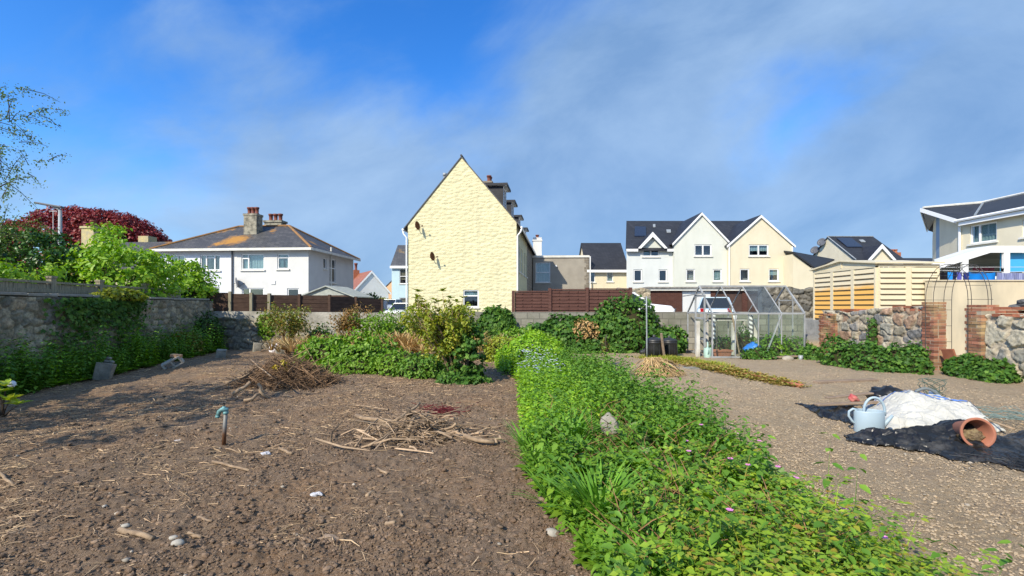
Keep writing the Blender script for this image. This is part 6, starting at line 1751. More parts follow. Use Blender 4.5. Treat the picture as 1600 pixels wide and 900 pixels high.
rng = np.random.default_rng(77)
def bed_pts(n, y0, y1, dens, e0=.02, e1=.98, bias=1.35):
    y = y0 + (y1 - y0) * rng.random(n) ** bias; l, r = bed_edges(y); x = l + (r - l) * (e0 + (e1 - e0) * rng.random(n))
    k = rng.random(n) < dens((x - l) / (r - l), y, x); return x[k], y[k]
def bedz(x, y): return gh(x, y) - .02
N1 = lambda x, y, s, k=.9: fbm(x * k + s * 3.7, y * k - s * 1.9, s, 3)
# which weed grows where (u across the bed, v = distance)
f_nettle = lambda u, y, x: np.clip(sst(.35, .55, u + .35 * (N1(x, y, 3) - .5)) * sst(3.9, 4.8, y) + .25 + .5 * sst(7.5, 9, y) * sst(.3, .6, u), 0, 1) * sst(13.5, 11.5, y)
f_lime = lambda u, y, x: np.clip(sst(.55, .3, u + .5 * (N1(x, y, 5) - .5)) * sst(4.6, 5.6, y), 0, 1)
f_mid = lambda u, y, x: .35 + .5 * sst(.45, .6, N1(x, y, 7, 1.3))
f_herb = lambda u, y, x: np.clip(sst(3.8, 3.0, y) * sst(.1, .4, u) + .9 * sst(.80, .93, u) * sst(5.5, 4.9, y) * sst(3.4, 4.3, y), 0, 1) * (.35 + .9 * sst(.4, .6, N1(x, y, 9, 1.1)))
f_blime = lambda u, y, x: sst(.62, .78, u + .3 * (N1(x, y, 11, 1.2) - .5)) * sst(5.0, 4.3, y)
f_grass = lambda u, y, x: np.clip(sst(.40, .12, u) * sst(6.4, 5.2, y) * sst(.42, .52, N1(x, y, 13, .8) + .1), 0, 1)

nett = [plant_pairs(.42 + .06 * k, 8, .085, .9, .32, np.random.default_rng(k)) for k in range(5)]
x, y = bed_pts(2500, 1.7, 13.5, f_nettle, .02, .94, bias=1.2); place('nettles', 'dense dark green nettles along the right side of the bed', nett, x, y, bedz, rng, L_nettle, (.6, 1.1))
mids = [plant_pairs(.28, 5, .075, 1, .15, np.random.default_rng(20 + k), whorl=3) for k in range(4)] + [rosette(9, .13, .45, np.random.default_rng(30 + k)) for k in range(3)]
x, y = bed_pts(3300, 1.6, 13.5, f_mid, .02, .93, bias=1.4); place('low_weeds', 'mixed mid green low weeds filling the bed', mids, x, y, bedz, rng, L_mid, (.6, 1.25))
limes = [plant_pairs(.30 + .05 * k, 5, .085, 1, .12, np.random.default_rng(40 + k), whorl=3) for k in range(4)]
x, y = bed_pts(1700, 4.8, 13.5, f_lime); place('lime_weeds', 'bright lime green weeds on the left side of the bed', limes, x, y, bedz, rng, L_lime, (.6, 1.15))
bl = [rosette(10, .115, .35, np.random.default_rng(50 + k), LEAF6, 1.15) for k in range(3)] + [plant_pairs(.22, 4, .10, 1, .2, np.random.default_rng(60), whorl=3)]
x, y = bed_pts(1350, 1.7, 5.2, f_blime, .3, .95, bias=1.); place('bright_creeper', 'broad bright lime leaves along the right edge of the bed', bl, x, y, bedz, rng, L_lime, (.6, 1.15))
herbs = [fern_herb(.24 + .04 * k, 11, np.random.default_rng(70 + k)) for k in range(4)]
x, y = bed_pts(620, 1.6, 5.6, f_herb, .03, .90, bias=1.2); place('herb_robert', 'lacy yellow green and reddening herbs in the near corner of the bed', herbs, x, y, bedz, rng, L_herb, (.7, 1.25))
gr = [rosette(12, .13, .9, np.random.default_rng(80 + k), LEAF6, .8) for k in range(3)]
x, y = bed_pts(480, 1.7, 5.2, lambda u, y, x: sst(.25, .5, u) * sst(.45, .6, N1(x, y, 17, 1.4))); place('silvery_weeds', 'soft grey green leaved plants among the weeds', gr, x, y, lambda a, b: bedz(a, b) + .08, rng, L_grey, (.7, 1.2))
tf = [tuft(.36, 34, np.random.default_rng(90 + k)) for k in range(4)]
x, y = bed_pts(420, 2.5, 7.5, f_grass); place('rough_grass', 'rough grass on the left side of the bed', tf, x, y, bedz, rng, L_grass, (.5, 1.05))
n = 420; y = 2.4 + 4.2 * rng.random(n) ** 1.2; l_, r_ = bed_edges(y); x = l_ + (r_ - l_) * (.1 + .62 * rng.random(n)); k = rng.random(n) < sst(.42, .6, N1(x, y, 41, 1.3)); x, y = x[k], y[k]; n = len(x)
P0 = np.stack([x, y, bedz(x, y) + .12 + .2 * rng.random(n)], 1); a_ = rng.random(n) * 6.28; P1 = P0 + np.stack([np.cos(a_), np.sin(a_), .4 + .5 * rng.random(n)], 1) * (.08 + .2 * rng.random(n))[:, None]
V, Q = prism_sticks(P0, P1, .002 + .002 * rng.random(n), rng, .2); tag(mesh_np('dead_stalks', V, Q, plain('dead_stalk', (.30, .17, .08), (.20, .10, .05), 6, .9, island=.4), None, False), 'brown dead stalks poking out of the weeds', 'stalks', kind='stuff')
n = 1800; y = 1.6 + 8.2 * rng.random(n) ** 1.25; l_, r_ = bed_edges(y); x = r_ - .02 - .34 * rng.random(n) ** 1.3
place('edge_weeds', 'dense low bright weeds along the right edge of the bed', [plant_pairs(.15, 3, .08, 1, .35, np.random.default_rng(200 + k), whorl=3) for k in range(3)] + [rosette(9, .11, .35, np.random.default_rng(210 + k)) for k in range(2)], x[:1150], y[:1150], bedz, rng, L_mid, (.7, 1.3))
place('bright_edge_weeds', 'lime green leaves spilling over the right edge of the bed', [rosette(9, .11, .3, np.random.default_rng(220 + k), LEAF6, 1.1) for k in range(3)], x[1150:], y[1150:], bedz, rng, L_lime, (.7, 1.3))
x, y = bed_pts(46, 2.5, 5.6, lambda u, y, x: .9 + 0 * u, .12, .86, 1.)
place('broad_docks', 'large leaved docks standing among the smaller weeds', [rosette(9, .22, .75, np.random.default_rng(230 + k), LEAF6, .8) for k in range(3)], x, y, lambda a, b: bedz(a, b) + .1, rng, L_mid, (.7, 1.2))
# big grass clumps that stand out
big = [tuft(.52, 210, np.random.default_rng(95 + k), .9) for k in range(2)]
for k, (px, py, s, lab) in enumerate(((935, 836, .95, 'large arching grass clump at the near left edge of the bed'), (890, 722, .95, 'long grass clump on the left edge beside the bright lime weeds'), (960, 640, .6, 'upright grass clump in the middle of the bed'))):
    gx, gy = G(px, py); V, Q = big[k % 2]; o = mesh_np('grass_clump', V * s, Q, L_grass, None, True); o.location = (gx, gy, ghp(gx, gy) - .02); tag(o, lab, 'grass clump')
# pink flowers
def flowers(name, label, pts, r, mat, per=5):
    parts = []
    P = np.repeat(pts, per, 0); a = np.tile(np.arange(per) * 2 * np.pi / per, len(pts))
    D = np.stack([np.cos(a), np.sin(a), .25 + 0 * a], 1); V, Q = scatter(LEAF2W, P, basis(D, np.tile([[0, -.5, 1.]], (len(P), 1))), np.full(len(P), r)); o = mesh_np(name, V, Q, mat); return tag(o, label, name.replace('_', ' '), None, 'stuff')
x, y = bed_pts(150, 2.4, 4.6, lambda u, y, x: .9 * sst(.3, .5, u)); m_ = np.arange(len(x)) < 13
flowers('pink_flowers', 'small pink flowers dotted over the near weeds', np.stack([x, y, bedz(x, y) + .33 + .08 * rng.random(len(x))], 1)[m_], .022, m_flower)
n = 120; y = 8.0 + 3.4 * rng.random(n); x = .15 + .75 * rng.random(n) + .25 * (rng.random(n) - .5); k = rng.random(n) < sst(.4, .6, N1(x, y, 23, 1.6)); x, y = x[k], y[k]
pts = np.repeat(np.stack([x, y, bedz(x, y) + .30 + .12 * rng.random(len(x))], 1), 4, 0); pts += rng.normal(size=pts.shape) * np.array([.03, .03, .06])
flowers('bluebells', 'pale blue and white bells at the far left of the bed', pts, .020, m_blue, 4)


# ivy, mounds ---------------------------------------------------------------
def leafmound(name, label, c, rad, n, leaf, mat, tmpl=LEAF6, kind=None, cat_=None, seed=0, lump=.35, core=None, spread=.9, parent=None, zmin=-.1, droop=.3):
    """leaves over a lumpy half ellipsoid standing on the ground"""
    rg = np.random.default_rng(seed + 500); u = rand_dirs(int(n * 1.7), rg); u = u[u[:, 2] > zmin][:n]
    k = 1 + lump * (fbm(u[:, 0] * 2.6 + seed, u[:, 1] * 2.6 + u[:, 2] * 2, seed, 3) - .5) * 2
    rr = k * (.80 + .25 * rg.random(len(u)))
    P = np.array(c) + u * rr[:, None] * np.array(rad); N = nrm(u / np.array(rad) + np.array([0, 0, .4 / max(rad)]))
    V, Q = leaves_at(P, N, leaf, tmpl, rg, spread, droop)
    o = mesh_np(name, V, Q, mat, parent, True)
    co = MB(); co.blob(c, rad[0] * .74, rad[1] * .74, rad[2] * .74, seed, lump, 3); co.build('stems', core or m_core, o, True)  # solid dark core for stems, the mound's inner shade put into its colour
    if label: tag(o, label, cat_ or name.replace('_', ' '), None, kind)
    return o
m_core = plain('painted_core_shade', (.035, .045, .016), (.05, .035, .02), 8, .95, .1, bump=.8)

# ivy over the wall right of the gable, and the big mound
leafmound('ivy_drape', 'glossy ivy curtain over the back wall below the yellow gable', (X(776, 16.8), 16.8, .55), (.78, .25, .98), 2600, .13, L_ivy, IVYL, cat_='ivy', seed=1, lump=.15, zmin=-.6)
for k, (px, d, rx, ry, rz, z, n, lab) in enumerate(((975, 16.3, 1.35, .85, 1.28, .55, 5200, 'tallest ivy mound spilling over the wall behind the metal pole'), (898, 16.2, 1.25, .8, .82, .45, 3600, 'middle ivy mound with dry stems on the back wall'), (852, 16.3, .95, .7, .62, .40, 2200, 'low ivy mound at the left end of the ivy bank'), (1048, 15.6, .55, .5, .55, .35, 1100, 'small leafy mound behind the compost bins'))):
    leafmound('ivy_mound', lab, (X(px, d), d, z), (rx, ry, rz), n, .115, L_ivy, IVYL, cat_='ivy', seed=10 + k, lump=.4, zmin=-.55)
leafmound('dry_stems', 'patch of dry tan stems in the middle of the ivy bank', (X(915, 15.45), 15.5, .75), (.42, .2, .42), 420, .09, leafmat('dead_leaf', [(.36, .24, .11), (.26, .17, .08), (.40, .30, .16)], .2), LEAF2, cat_='dead stems', seed=15, zmin=-.7)
# ivy at the foot of the ruined wall
for k, (px, py, rx, ry, rz, lab) in enumerate(((1312, 572, .42, .55, .62, 'leafy ivy clump at the left end of the ruined wall'), (1352, 577, .45, .6, .52, 'ivy clump second from the left under the ruined wall'), (1392, 580, .42, .55, .50, 'ivy clump under the middle of the ruined wall'), (1425, 583, .35, .42, .58, 'ivy clump beside the base of the brick pier'), (1512, 590, .40, .42, .36, 'ivy clump right of the gateway'), (1550, 596, .40, .42, .32, 'lowest ivy clump at the foot of the right wall piece'), (1262, 562, .35, .3, .32, 'small ivy clump at the right corner of the greenhouse'))):
    gx, gy = G(px, py); gx = min(gx, XW - .15)
    leafmound('ivy_clump', lab, (gx + .1, gy + .1, .12), (rx, ry, rz), 1150, .075, L_ivy, IVYL, cat_='ivy', seed=30 + k, zmin=-.3)
leafmound('climbing_ivy', 'narrow ivy shoot climbing the face of the ruined wall', (XW - .12, 13.35, .7), (.10, .16, .55), 260, .075, L_ivy, IVYL, cat_='ivy', seed=41, zmin=-.9)
# greenhouse greenery
for k, (px, d, rx, ry, rz, n, mt, lab) in enumerate(((1205, 14.3, .55, .45, .62, 900, L_mid, 'leafy green plants growing inside the right end of the greenhouse'), (1238, 14.5, .5, .45, .5, 700, L_mid, 'green weeds in the rear right corner of the greenhouse'), (1186, 13.72, .5, .16, .26, 620, L_ivy, 'low ivy along the outside of the greenhouse front'), (1132, 15.4, .5, .2, .5, 420, L_dark, 'dark weeds at the back of the greenhouse'), (1164, 15.6, .35, .2, .8, 420, L_dark, 'climbing greenery on the wall behind the greenhouse'))):
    leafmound('greenhouse_weeds', lab, (X(px, d), d, .1), (rx, ry, rz), n, .085, mt, LEAF6, cat_='weeds', seed=50 + k, zmin=-.2, lump=.5)

# mossy edging with reddish weeds ------------------------------------------
rg = np.random.default_rng(8); n = 2600; t_ = rg.random(n); pl = [G(1050, 562), G(1105, 575), G(1165, 588), G(1238, 603)]
seg = np.minimum((t_ * 3).astype(int), 2); fr = t_ * 3 - seg; pl = np.array(pl)
P = pl[seg] * (1 - fr)[:, None] + pl[seg + 1] * fr[:, None]; P = P + rg.normal(size=P.shape) * np.array([.20, .22]) * (1.1 - .5 * t_)[:, None]
place('edging_weeds', 'low yellow green and reddish weeds along the old path edging', [rosette(7, .075, .6, np.random.default_rng(k), LEAF6, .8) for k in range(3)], P[:, 0], P[:, 1], lambda a, b: gh(a, b), rg, leafmat('dry_edging_leaf', [(.15, .20, .03), (.26, .20, .07), (.28, .14, .06), (.20, .23, .045), (.30, .25, .11)], .2), (.5, 1.2))
n = 700; t_ = rg.random(n); P = np.array(G(1015, 560)) * (1 - t_)[:, None] + np.array(G(1120, 572)) * t_[:, None] + rg.normal(size=(n, 2)) * .25
place('edging_grass', 'short yellow green grass in front of the compost bins', [tuft(.16, 14, np.random.default_rng(k)) for k in range(3)], P[:, 0], P[:, 1], lambda a, b: gh(a, b), rg, leafmat('yellow_grass', [(.24, .32, .04), (.17, .28, .035), (.36, .30, .08)]), (.5, 1.1))
be = thing('brick_edging', 'line of old red bricks edging the path under the weeds', 'edging', (0, 0, 0)); mb = MB()
for k in range(22):
    f = k / 21; sg = min(int(f * 3), 2); q = f * 3 - sg; p = pl[sg] * (1 - q) + pl[sg + 1] * q; dv = pl[sg + 1] - pl[sg]
    mb.obox((p[0] + .02, p[1] - .12, .035), .21, .1, .07, (R(random.uniform(-6, 6)), R(random.uniform(-5, 5)), math.atan2(dv[1], dv[0])), .006)
mb.build('bricks', m_brick, be, bevel=.008)
# small shoots on the pale soil
leafmound('sapling', 'small twiggy sapling at the bed edge left of the straw heap', (X(945, 12.2), 12.2, .5), (.13, .12, .25), 70, .07, L_olive, LEAF6, seed=60, zmin=-.9)
stickobj('dead_plant', 'bare twiggy stem of a dead plant at the bed edge', 'stem', (X(946, 12.1), 12.1, 0), (X(948, 12.1), 12.1, .85), .012, m_bark, wob=.03)

# far part of the bed: lime mound and green mounds ---------------------------
leafmound('alexanders', 'bright lime green leafy mound at the far end of the bed', (X(838, 12.3), 12.3, .1), (.95, 1.3, .72), 4600, .085, L_lime, LEAF6, cat_='weeds', seed=70, lump=.4)
leafmound('alexanders', 'smaller lime mound with yellow tops left of the far bed', (X(795, 13.6), 13.6, .1), (.8, .9, .60), 2400, .085, L_ygreen, LEAF6, cat_='weeds', seed=71, lump=.4)
leafmound('grass_bank', 'grassy green bank behind the lime mound', (X(818, 15.2), 15.2, .1), (1.2, .9, .72), 2600, .12, L_mid, LEAF2, cat_='weeds', seed=72, lump=.3)
for k, (px, d, rx, ry, rz, n, mt, lab) in enumerate(((512, 12.0, .75, .6, .72, 2300, L_mid, 'leafy green mound at the left end of the weed bank'), (572, 11.9, .85, .65, .80, 2900, L_mid, 'tallest leafy mound of the weed bank left of the shrub'), (625, 11.0, .65, .5, .50, 1700, L_mid, 'low leafy mound between the weed bank and the shrub'), (660, 10.4, .62, .42, .40, 1500, L_nettle, 'low dark green weeds at the left foot of the tall shrub'), (540, 11.0, .75, .35, .30, 1500, L_mid, 'low fringe of weeds in front of the green mounds'))):
    leafmound('weed_mound', lab, (X(px, d), d, .05), (rx, ry, rz), n, .10 if k < 2 else .075, mt, LEAF6, cat_='weeds', seed=80 + k, lump=.5, zmin=-.05)
# dry grass patch behind
rg = np.random.default_rng(12); n = 320; P = np.stack([X(610, 14) + 1.5 * rg.normal(size=n), 14 + .5 * rg.normal(size=n)], 1)
place('dry_grass', 'flattened dry tan grass behind the weed bank', [tuft(.5, 26, np.random.default_rng(k)) for k in range(3)], P[:, 0], P[:, 1], lambda a, b: gh(a, b) + .25, rg, leafmat('dry_grass_blade', [(.40, .27, .13), (.30, .20, .10), (.46, .34, .18)], .15), (.6, 1.2), tilt=.6)


# woody shrubs ---------------------------------------------------------------
def shrub(name, label, base, h, spread, nst, rng_, leafm, leaf, per, bark, tmpl=LEAF6, rad=.28, lean=(0, 0), cat_='shrub', r0=.02, low=.35, sub=5):
    t = thing(name, label, cat_, base); mb = MB(); PP = []; NN = []
    for k in range(nst):
        a = k * 2.4 + rng_.random(); s = spread * (.3 + .8 * rng_.random()); hh = h * (.7 + .38 * rng_.random())
        tip = np.array([math.cos(a) * s + lean[0], math.sin(a) * s * .8 + lean[1], hh]); m1 = tip * np.array([.35, .35, .5]) + rng_.normal(size=3) * .06
        st = np.array([math.cos(a), math.sin(a), 0]) * .06; m2 = (m1 + tip) / 2 + rng_.normal(size=3) * .05
        mb.tube([tuple(st), tuple((st + m1) / 2 + rng_.normal(size=3) * .02), tuple(m1), tuple(m2), tuple(tip)], [r0, r0 * .85, r0 * .7, r0 * .45, r0 * .2], 5)
        for j in range(sub):
            f = low + (1 - low) * (j + rng_.random()) / sub; c = (m1 + (tip - m1) * max(0, (f - .4) / .6)) if f > .4 else m1 * f / .4
            c = c + rng_.normal(size=3) * rad * .6 * np.array([1, 1, .5]); c[2] = max(c[2], .08)
            mb.tube([tuple(m1 * .5 + c * .5 + rng_.normal(size=3) * .04), tuple(c)], [r0 * .25, r0 * .1], 4, cap=False)
            q = rand_dirs(per, rng_); PP.append(c + q * rad * (.3 + .7 * rng_.random((per, 1)))); NN.append(nrm(q + np.array([0, 0, .6])))
    mb.build('branches', bark, t, True)
    PP = np.concatenate(PP); NN = np.concatenate(NN); PP[:, 2] = np.maximum(PP[:, 2], .03)
    V, Q = leaves_at(PP, NN, leaf, tmpl, rng_); mesh_np('foliage', V, Q, leafm, t, True)
    return t
rg = np.random.default_rng(31)
bx, by = G(712, 598)
shrub('tall_shrub', 'tall woody shrub with bare tan stems and yellow green tips before the yellow gable', (bx, by, ghp(bx, by)), 1.55, .88, 34, rg, L_ygreen, .068, 36, m_palebark, rad=.14, lean=(-.22, .1), r0=.02, low=.4, sub=6)
# whip shoots with terminal rosettes
t = thing('whippy_shrub', 'upright whippy shoots with leaf rosettes rising above the shrub', 'shrub', (bx, by, ghp(bx, by))); mb = MB(); pp = []
for k in range(13):
    px = 655 + k * 6.5 + rg.normal() * 2 if k < 11 else 640 + (k - 11) * 12; py = 468 + rg.random() * 24 - 10 * (k % 3 == 0)
    tip = np.array([X(px, by) - bx, .1 * rg.normal(), Z(py, by)]); st = np.array([-.1 + .2 * rg.random(), 0, .3]); m1 = st * .4 + tip * .6 + np.array([.05 * rg.normal(), 0, 0])
    mb.tube([tuple(st), tuple(m1), tuple(tip)], [.012, .008, .004], 5)
    for f in (1., .86, .74, .6):
        V, Q = rosette(8, .13 if f == 1 else .09, .5, rg, LEAF6, .9); pp.append((V + (m1 * 0 + st + (tip - st) * f), Q))
mb.build('shoots', m_palebark, t, True); V, Q = cat(pp); mesh_np('foliage', V, Q, L_ygreen, t, True)
# ivy smothering its right side
PP, NN, _ = clump_points((bx + .22, by - .02, .62), (.42, .34, .66), 46, .13, 36, rg, -.9)
t = thing('ivy_column', 'dark ivy smothering the lower right side of the tall shrub', 'ivy', (0, 0, 0)); V, Q = leaves_at(PP, NN, .075, IVYL, rg); mesh_np('foliage', V, Q, L_ivy, t, True)
MB().tube([(bx + .2, by, 0), (bx + .25, by, .6), (bx + .2, by, 1.1)], [.05, .04, .02], 7).build('stems', m_bark, t, True)
leafmound('low_ivy', 'low ivy spreading over the soil at the foot of the tall shrub', (bx + .12, by - .05, .03), (.55, .42, .24), 1300, .07, L_ivy, IVYL, cat_='ivy', seed=90)
# shrubs along the back wall
shrub('berry_shrub', 'round olive shrub with orange tinged leaves in front of the pale wall', (X(450, 15.2), 15.2, 0), 1.55, .75, 12, rg, L_olive, .075, 40, m_palebark, rad=.26, r0=.03, low=.5)
shrub('bronze_shrub', 'thin bronze leaved shrub beside the middle of the back wall', (X(543, 15.6), 15.6, 0), 1.55, .6, 9, rg, leafmat('bronze_leaf', [(.17, .11, .04), (.13, .13, .03), (.24, .14, .05)], .25), .07, 34, m_palebark, rad=.24, r0=.025, low=.5)
shrub('green_shrub', 'dark green leafy shrub right of the bronze shrub', (X(593, 15.6), 15.6, 0), 1.30, .9, 12, rg, L_mid, .085, 44, m_bark, rad=.28, low=.3)
leafmound('wall_ivy', 'light ivy trailing down the rendered wall left of the olive shrub', (X(416, 16.85), 16.85, .85), (.35, .12, .50), 420, .10, L_mid, IVYL, cat_='ivy', seed=92, zmin=-.9)

for k, (px, d_, rx, ry, rz, n, mt, lab) in enumerate(((502, 16.4, .55, .4, .75, 700, L_dark, 'dark creeper at the foot of the pale wall between the olive and bronze shrubs'), (640, 16.3, .8, .45, .95, 1300, L_mid, 'green creeper on the back wall behind the left of the tall shrub'), (700, 16.5, .8, .4, 1.05, 1300, L_dark, 'dark creeper on the back wall behind the tall shrub'))):
    leafmound('wall_creeper', lab, (X(px, d_), d_, .15), (rx, ry, rz), n, .095, mt, LEAF6, cat_='creeper', seed=140 + k, lump=.5, zmin=-.2)
# weeds and ivy by the left wall ---------------------------------------------
n = 1500; rg = np.random.default_rng(44); t_ = rg.random(n); y = 5.5 + 11 * t_; wx_ = -8.65 - .1865 * (y - 3.2); x = wx_ + .12 + .78 * rg.random(n) ** 1.2
wl_ = [plant_pairs(.68 + .1 * k, 9, .11, .9, .25, np.random.default_rng(100 + k), whorl=3) for k in range(4)] + [rosette(12, .20, .7, np.random.default_rng(110 + k)) for k in range(2)]
place('wall_weeds', 'deep green weeds and nettles along the foot of the left wall', wl_, x[:1150], y[:1150], lambda a, b: gh(a, b), rg, L_nettle, (.5, 1.15))
place('pale_wall_weeds', 'lighter green weeds mixed along the foot of the left wall', wl_[2:], x[1150:], y[1150:], lambda a, b: gh(a, b), rg, L_lime, (.5, 1.1))
n = 1900; t_ = rg.random(n); y = 10.1 + 2.7 * t_ + .3 * rg.normal(size=n); zz = 1.75 - 1.5 * rg.random(n) ** 1.6 * (.6 + .4 * np.sin(t_ * 9)); wx_ = -8.65 - .1865 * (y - 3.2)
P = np.stack([wx_ + .10 + .12 * rg.random(n), y, zz], 1); V, Q = leaves_at(P, np.tile([[.9, -.1, .3]], (n, 1)), .085, IVYL, rg); o = mesh_np('wall_ivy', V, Q, L_ivy, None, True); tag(o, 'dark ivy hanging down the middle of the left stone wall', 'ivy')
leafmound('wall_top_ivy', 'sunlit ivy tuft on top of the left wall in front of the fence', (-10.2, 12.0, 1.85), (.28, .75, .20), 700, .085, L_ygreen, IVYL, cat_='ivy', seed=95, zmin=-.4)
for k, (y_, z_, lab) in enumerate(((16.2, .7, 'dark bush in the far corner of the left wall'), (14.6, .35, 'pale speckled weeds before the far part of the left wall'))):
    wx_ = -8.65 - .1865 * (y_ - 3.2); leafmound('corner_bush', lab, (wx_ + .35, y_, z_ * .6), (.5, .55, .9 if k == 0 else .6), 1300, .085, L_dark if k == 0 else L_olive, LEAF6, cat_='bush', seed=96 + k, zmin=-.6)
# rhododendron sprig bottom left
t = thing('laurel_sprig', 'bright yellow green laurel like sprig at the left edge of the plot', 'shrub', (X(4, 6.55), 6.55, 0)); pp = []; mb = MB()
for k, (dx, dz) in enumerate(((.04, .36), (.14, .24), (-.12, .34), (.25, .18), (-.25, .28), (.1, .44))):
    mb.tube([(0, 0, 0), (dx * .5, -.03, dz * .6), (dx, -.05, dz)], [.012, .009, .006], 5)
    V, Q = rosette(10, .16, .7, np.random.default_rng(k + 3), LEAF6, .75); pp.append((V + np.array([dx, -.05, dz]), Q))
mb.build('branches', m_bark, t, True); V, Q = cat(pp); mesh_np('foliage', V, Q, leafmat('laurel_leaf', [(.30, .42, .04), (.22, .36, .03), (.36, .44, .08)], .3, .35), t, True)
o = MB().blob((0, 0, 0), .045, .03, .03, 5, 1.2, 3).build('white_scrap', m_white, None, False, loc=(X(8, 6.4), 6.5, .50)); tag(o, 'white crumpled scrap caught in the laurel sprig', 'litter')


# trees ----------------------------------------------------------------------
def tree(name, label, base, trunk_h, crown_c, rad, nsub, sub_r, per, leafm, leaf, bark, r0, seed, tmpl=LEAF2, zmin=-.6, shell=.5, limbs=14, group=None, spread=.8):
    rg = np.random.default_rng(seed); t = thing(name, label, 'tree', base, 0, group)
    P, N, ctr = clump_points(crown_c, rad, nsub, sub_r, per, rg, zmin, shell)
    mb = MB(); cc = np.array(crown_c); tp = np.array([crown_c[0] * .4, crown_c[1] * .4, trunk_h])
    mb.tube([(0, 0, -.1), tuple(tp * .5 + rg.normal(size=3) * .05), tuple(tp)], [r0, r0 * .8, r0 * .6], 8); mb.build('trunk', bark, t, True)
    mb = MB()
    for c in ctr[rg.permutation(len(ctr))[:limbs]]:
        m1 = tp * .55 + c * .45 + rg.normal(size=3) * .12 * max(rad); mb.tube([tuple(tp * (.75 + .25 * rg.random())), tuple(m1), tuple(c)], [r0 * .38, r0 * .2, r0 * .05], 5)
    mb.build('limbs', bark, t, True)
    V, Q = leaves_at(P, N, leaf, tmpl, rg, spread); mesh_np('crown', V, Q, leafm, t, True)
    return t
tree('copper_beech', 'broad dark red copper beech dome behind the cottage', (X(140, 42), 42, 0), 3.5, (0, 0, 5.2), (7.3, 6.0, 5.1), 700, .6, 95, L_copper, .22, m_bark, .45, 1, limbs=30, zmin=-.3, shell=.78)
TG = 'leafy trees behind the left fence'
tree('broadleaf_tree', 'bright green leafy tree behind the middle of the left fence', (X(185, 14.6), 14.6, .0), 1.4, (0, 0, 2.35), (1.65, 1.3, 1.35), 130, .30, 46, L_bright, .13, m_bark, .10, 2, LEAF6, group=TG, limbs=40)
tree('broadleaf_tree', 'bright green tree where the left fence ends beside the white semi', (X(272, 17.6), 17.6, 0), 1.4, (0, 0, 2.25), (1.45, 1.2, 1.15), 110, .30, 44, L_bright, .13, m_bark, .09, 3, LEAF6, group=TG, limbs=36)
tree('broadleaf_tree', 'thin pale young tree rising above the green hedge in front of the copper beech', (X(160, 16), 16, 0), 2.4, (0, 0, 3.55), (.8, .7, 1.15), 40, .22, 26, L_bright, .12, m_bark, .06, 4, LEAF6, group=TG, limbs=30, shell=.2)
tree('broadleaf_tree', 'dull olive tree between the street lamp and the bright green tree', (X(128, 18), 18, 0), 1.5, (0, 0, 2.7), (1.3, 1.0, 1.25), 90, .28, 44, L_olive, .12, m_bark, .09, 5, LEAF6, group=TG, limbs=24)
tree('broadleaf_tree', 'dark green dense tree at the left edge behind the fence', (X(40, 14), 14, 0), 1.5, (0, 0, 2.65), (1.7, 1.2, 1.35), 130, .30, 46, L_dark, .12, m_bark, .10, 6, LEAF6, group=TG, limbs=24)
tree('broadleaf_tree', 'mid green bush low behind the fence at the left edge', (X(20, 11.5), 11.5, 0), 1.3, (0, 0, 2.05), (1.2, .9, .75), 70, .26, 44, L_bright, .11, m_bark, .08, 7, LEAF6, group=TG, limbs=20)
tree('broadleaf_tree', 'dark shaded tree closing the corner of the left fence', (X(300, 18.4), 18.4, 0), 1.2, (0, 0, 1.9), (.75, .8, .95), 60, .28, 44, L_dark, .12, m_bark, .09, 8, LEAF6, group=TG, limbs=16)
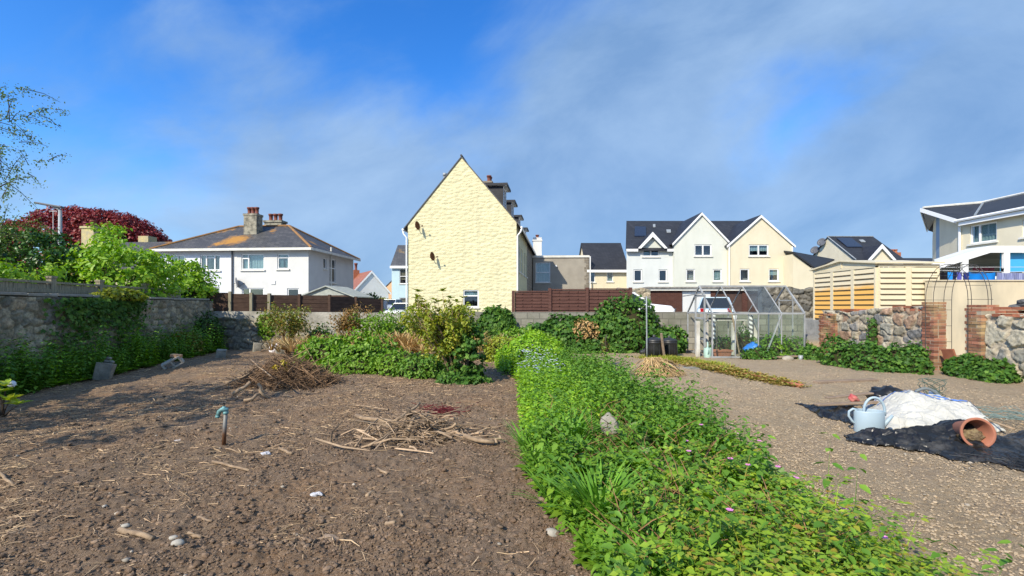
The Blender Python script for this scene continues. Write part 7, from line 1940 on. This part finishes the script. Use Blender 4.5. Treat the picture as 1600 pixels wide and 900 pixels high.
# birch entering the frame at upper left
t = thing('birch_tree', 'sparse birch with thin leafy branches reaching in at the upper left', 'tree', (-14.05, 8.8, 0)); rg = np.random.default_rng(6); mb = MB(); br = MB(); pp = []; nn = []
br.tube([(0, 0, 0), (.1, 0, 2.5), (.3, .1, 5), (.4, .1, 7.2)], [.16, .13, .09, .03], 8); br.build('trunk', m_palebark, t, True)
ends = [(3.75, .35, 5.75), (3.95, .1, 5.05), (4.05, .4, 4.35), (3.85, .0, 3.75), (3.45, .5, 3.25), (3.2, .2, 6.5), (2.6, -.6, 5.6), (2.2, .9, 4.5), (2.3, -1.2, 4.2), (-1.5, .5, 5.6), (-1.8, -1, 4.5), (.5, 2, 5.5), (.3, -2.1, 5.2), (3.5, .3, 2.9), (3.3, .1, 2.55), (4.0, .2, 4.7), (3.8, .3, 4.05), (3.7, .0, 3.5), (4.0, .5, 5.4), (3.9, .3, 3.1)]
for ex, ey, ez_ in ends:
    st = np.array([.25, .05, max(1.8, ez_ - 1.7)]); en = np.array([ex, ey, ez_]); m1 = st * .5 + en * .5 + np.array([0, 0, .35]); mb.tube([tuple(st), tuple(m1), tuple(en)], [.035, .02, .004], 5)
    for q in range(16):
        f = .35 + .65 * (q + rg.random()) / 12; b0 = m1 + (en - m1) * max(0, (f - .5) * 2) if f > .5 else st + (m1 - st) * f * 2
        tw = b0 + np.array([.28 * rg.random() + .04, .22 * rg.normal(), .2 * rg.normal()]) * (1 if ex > 0 else -1); mb.tube([tuple(b0), tuple((b0 + tw) / 2 + np.array([0, 0, .05])), tuple(tw)], [.008, .006, .003], 4, cap=False)
        k_ = 48; s_ = rg.random((k_, 1)); pp.append(b0 + (tw - b0) * s_ + rg.normal(size=(k_, 3)) * .055); nn.append(rand_dirs(k_, rg))
mb.build('limbs', m_bark, t, True); V, Q = leaves_at(np.concatenate(pp), np.concatenate(nn), .042, LEAF2, rg); mesh_np('crown', V, Q, L_birch, t, True)
# the tree beyond the left wall whose shade falls over the near left soil
tree('garden_tree', 'open crowned tree beyond the left wall that shades the near soil', (-10.1, 2.3, 0), 2.2, (.7, .5, 4.3), (2.3, 2.1, 1.7), 70, .33, 34, L_mid, .13, m_bark, .13, 9, LEAF6, limbs=40, shell=.35)
# shrubs by the bungalow
leafmound('round_bush', 'dark round bush in front of the small bungalow', (X(576, 40), 40, 1.7), (1.3, .9, .95), 700, .2, L_dark, LEAF2, cat_='bush', seed=120)
leafmound('yellow_bush', 'yellow flowering bush beside the peach coloured house', (X(602, 44), 44, 1.6), (.9, .6, .7), 400, .2, leafmat('gorse_leaf', [(.42, .34, .03), (.20, .26, .03), (.50, .40, .04)]), LEAF2, cat_='bush', seed=121)
o = MB().box(X(548, 39), X(604, 39), 39, 39.25, .4, 2.05).build('low_wall', m_white); tag(o, 'low pale wall in front of the small bungalow', 'wall')
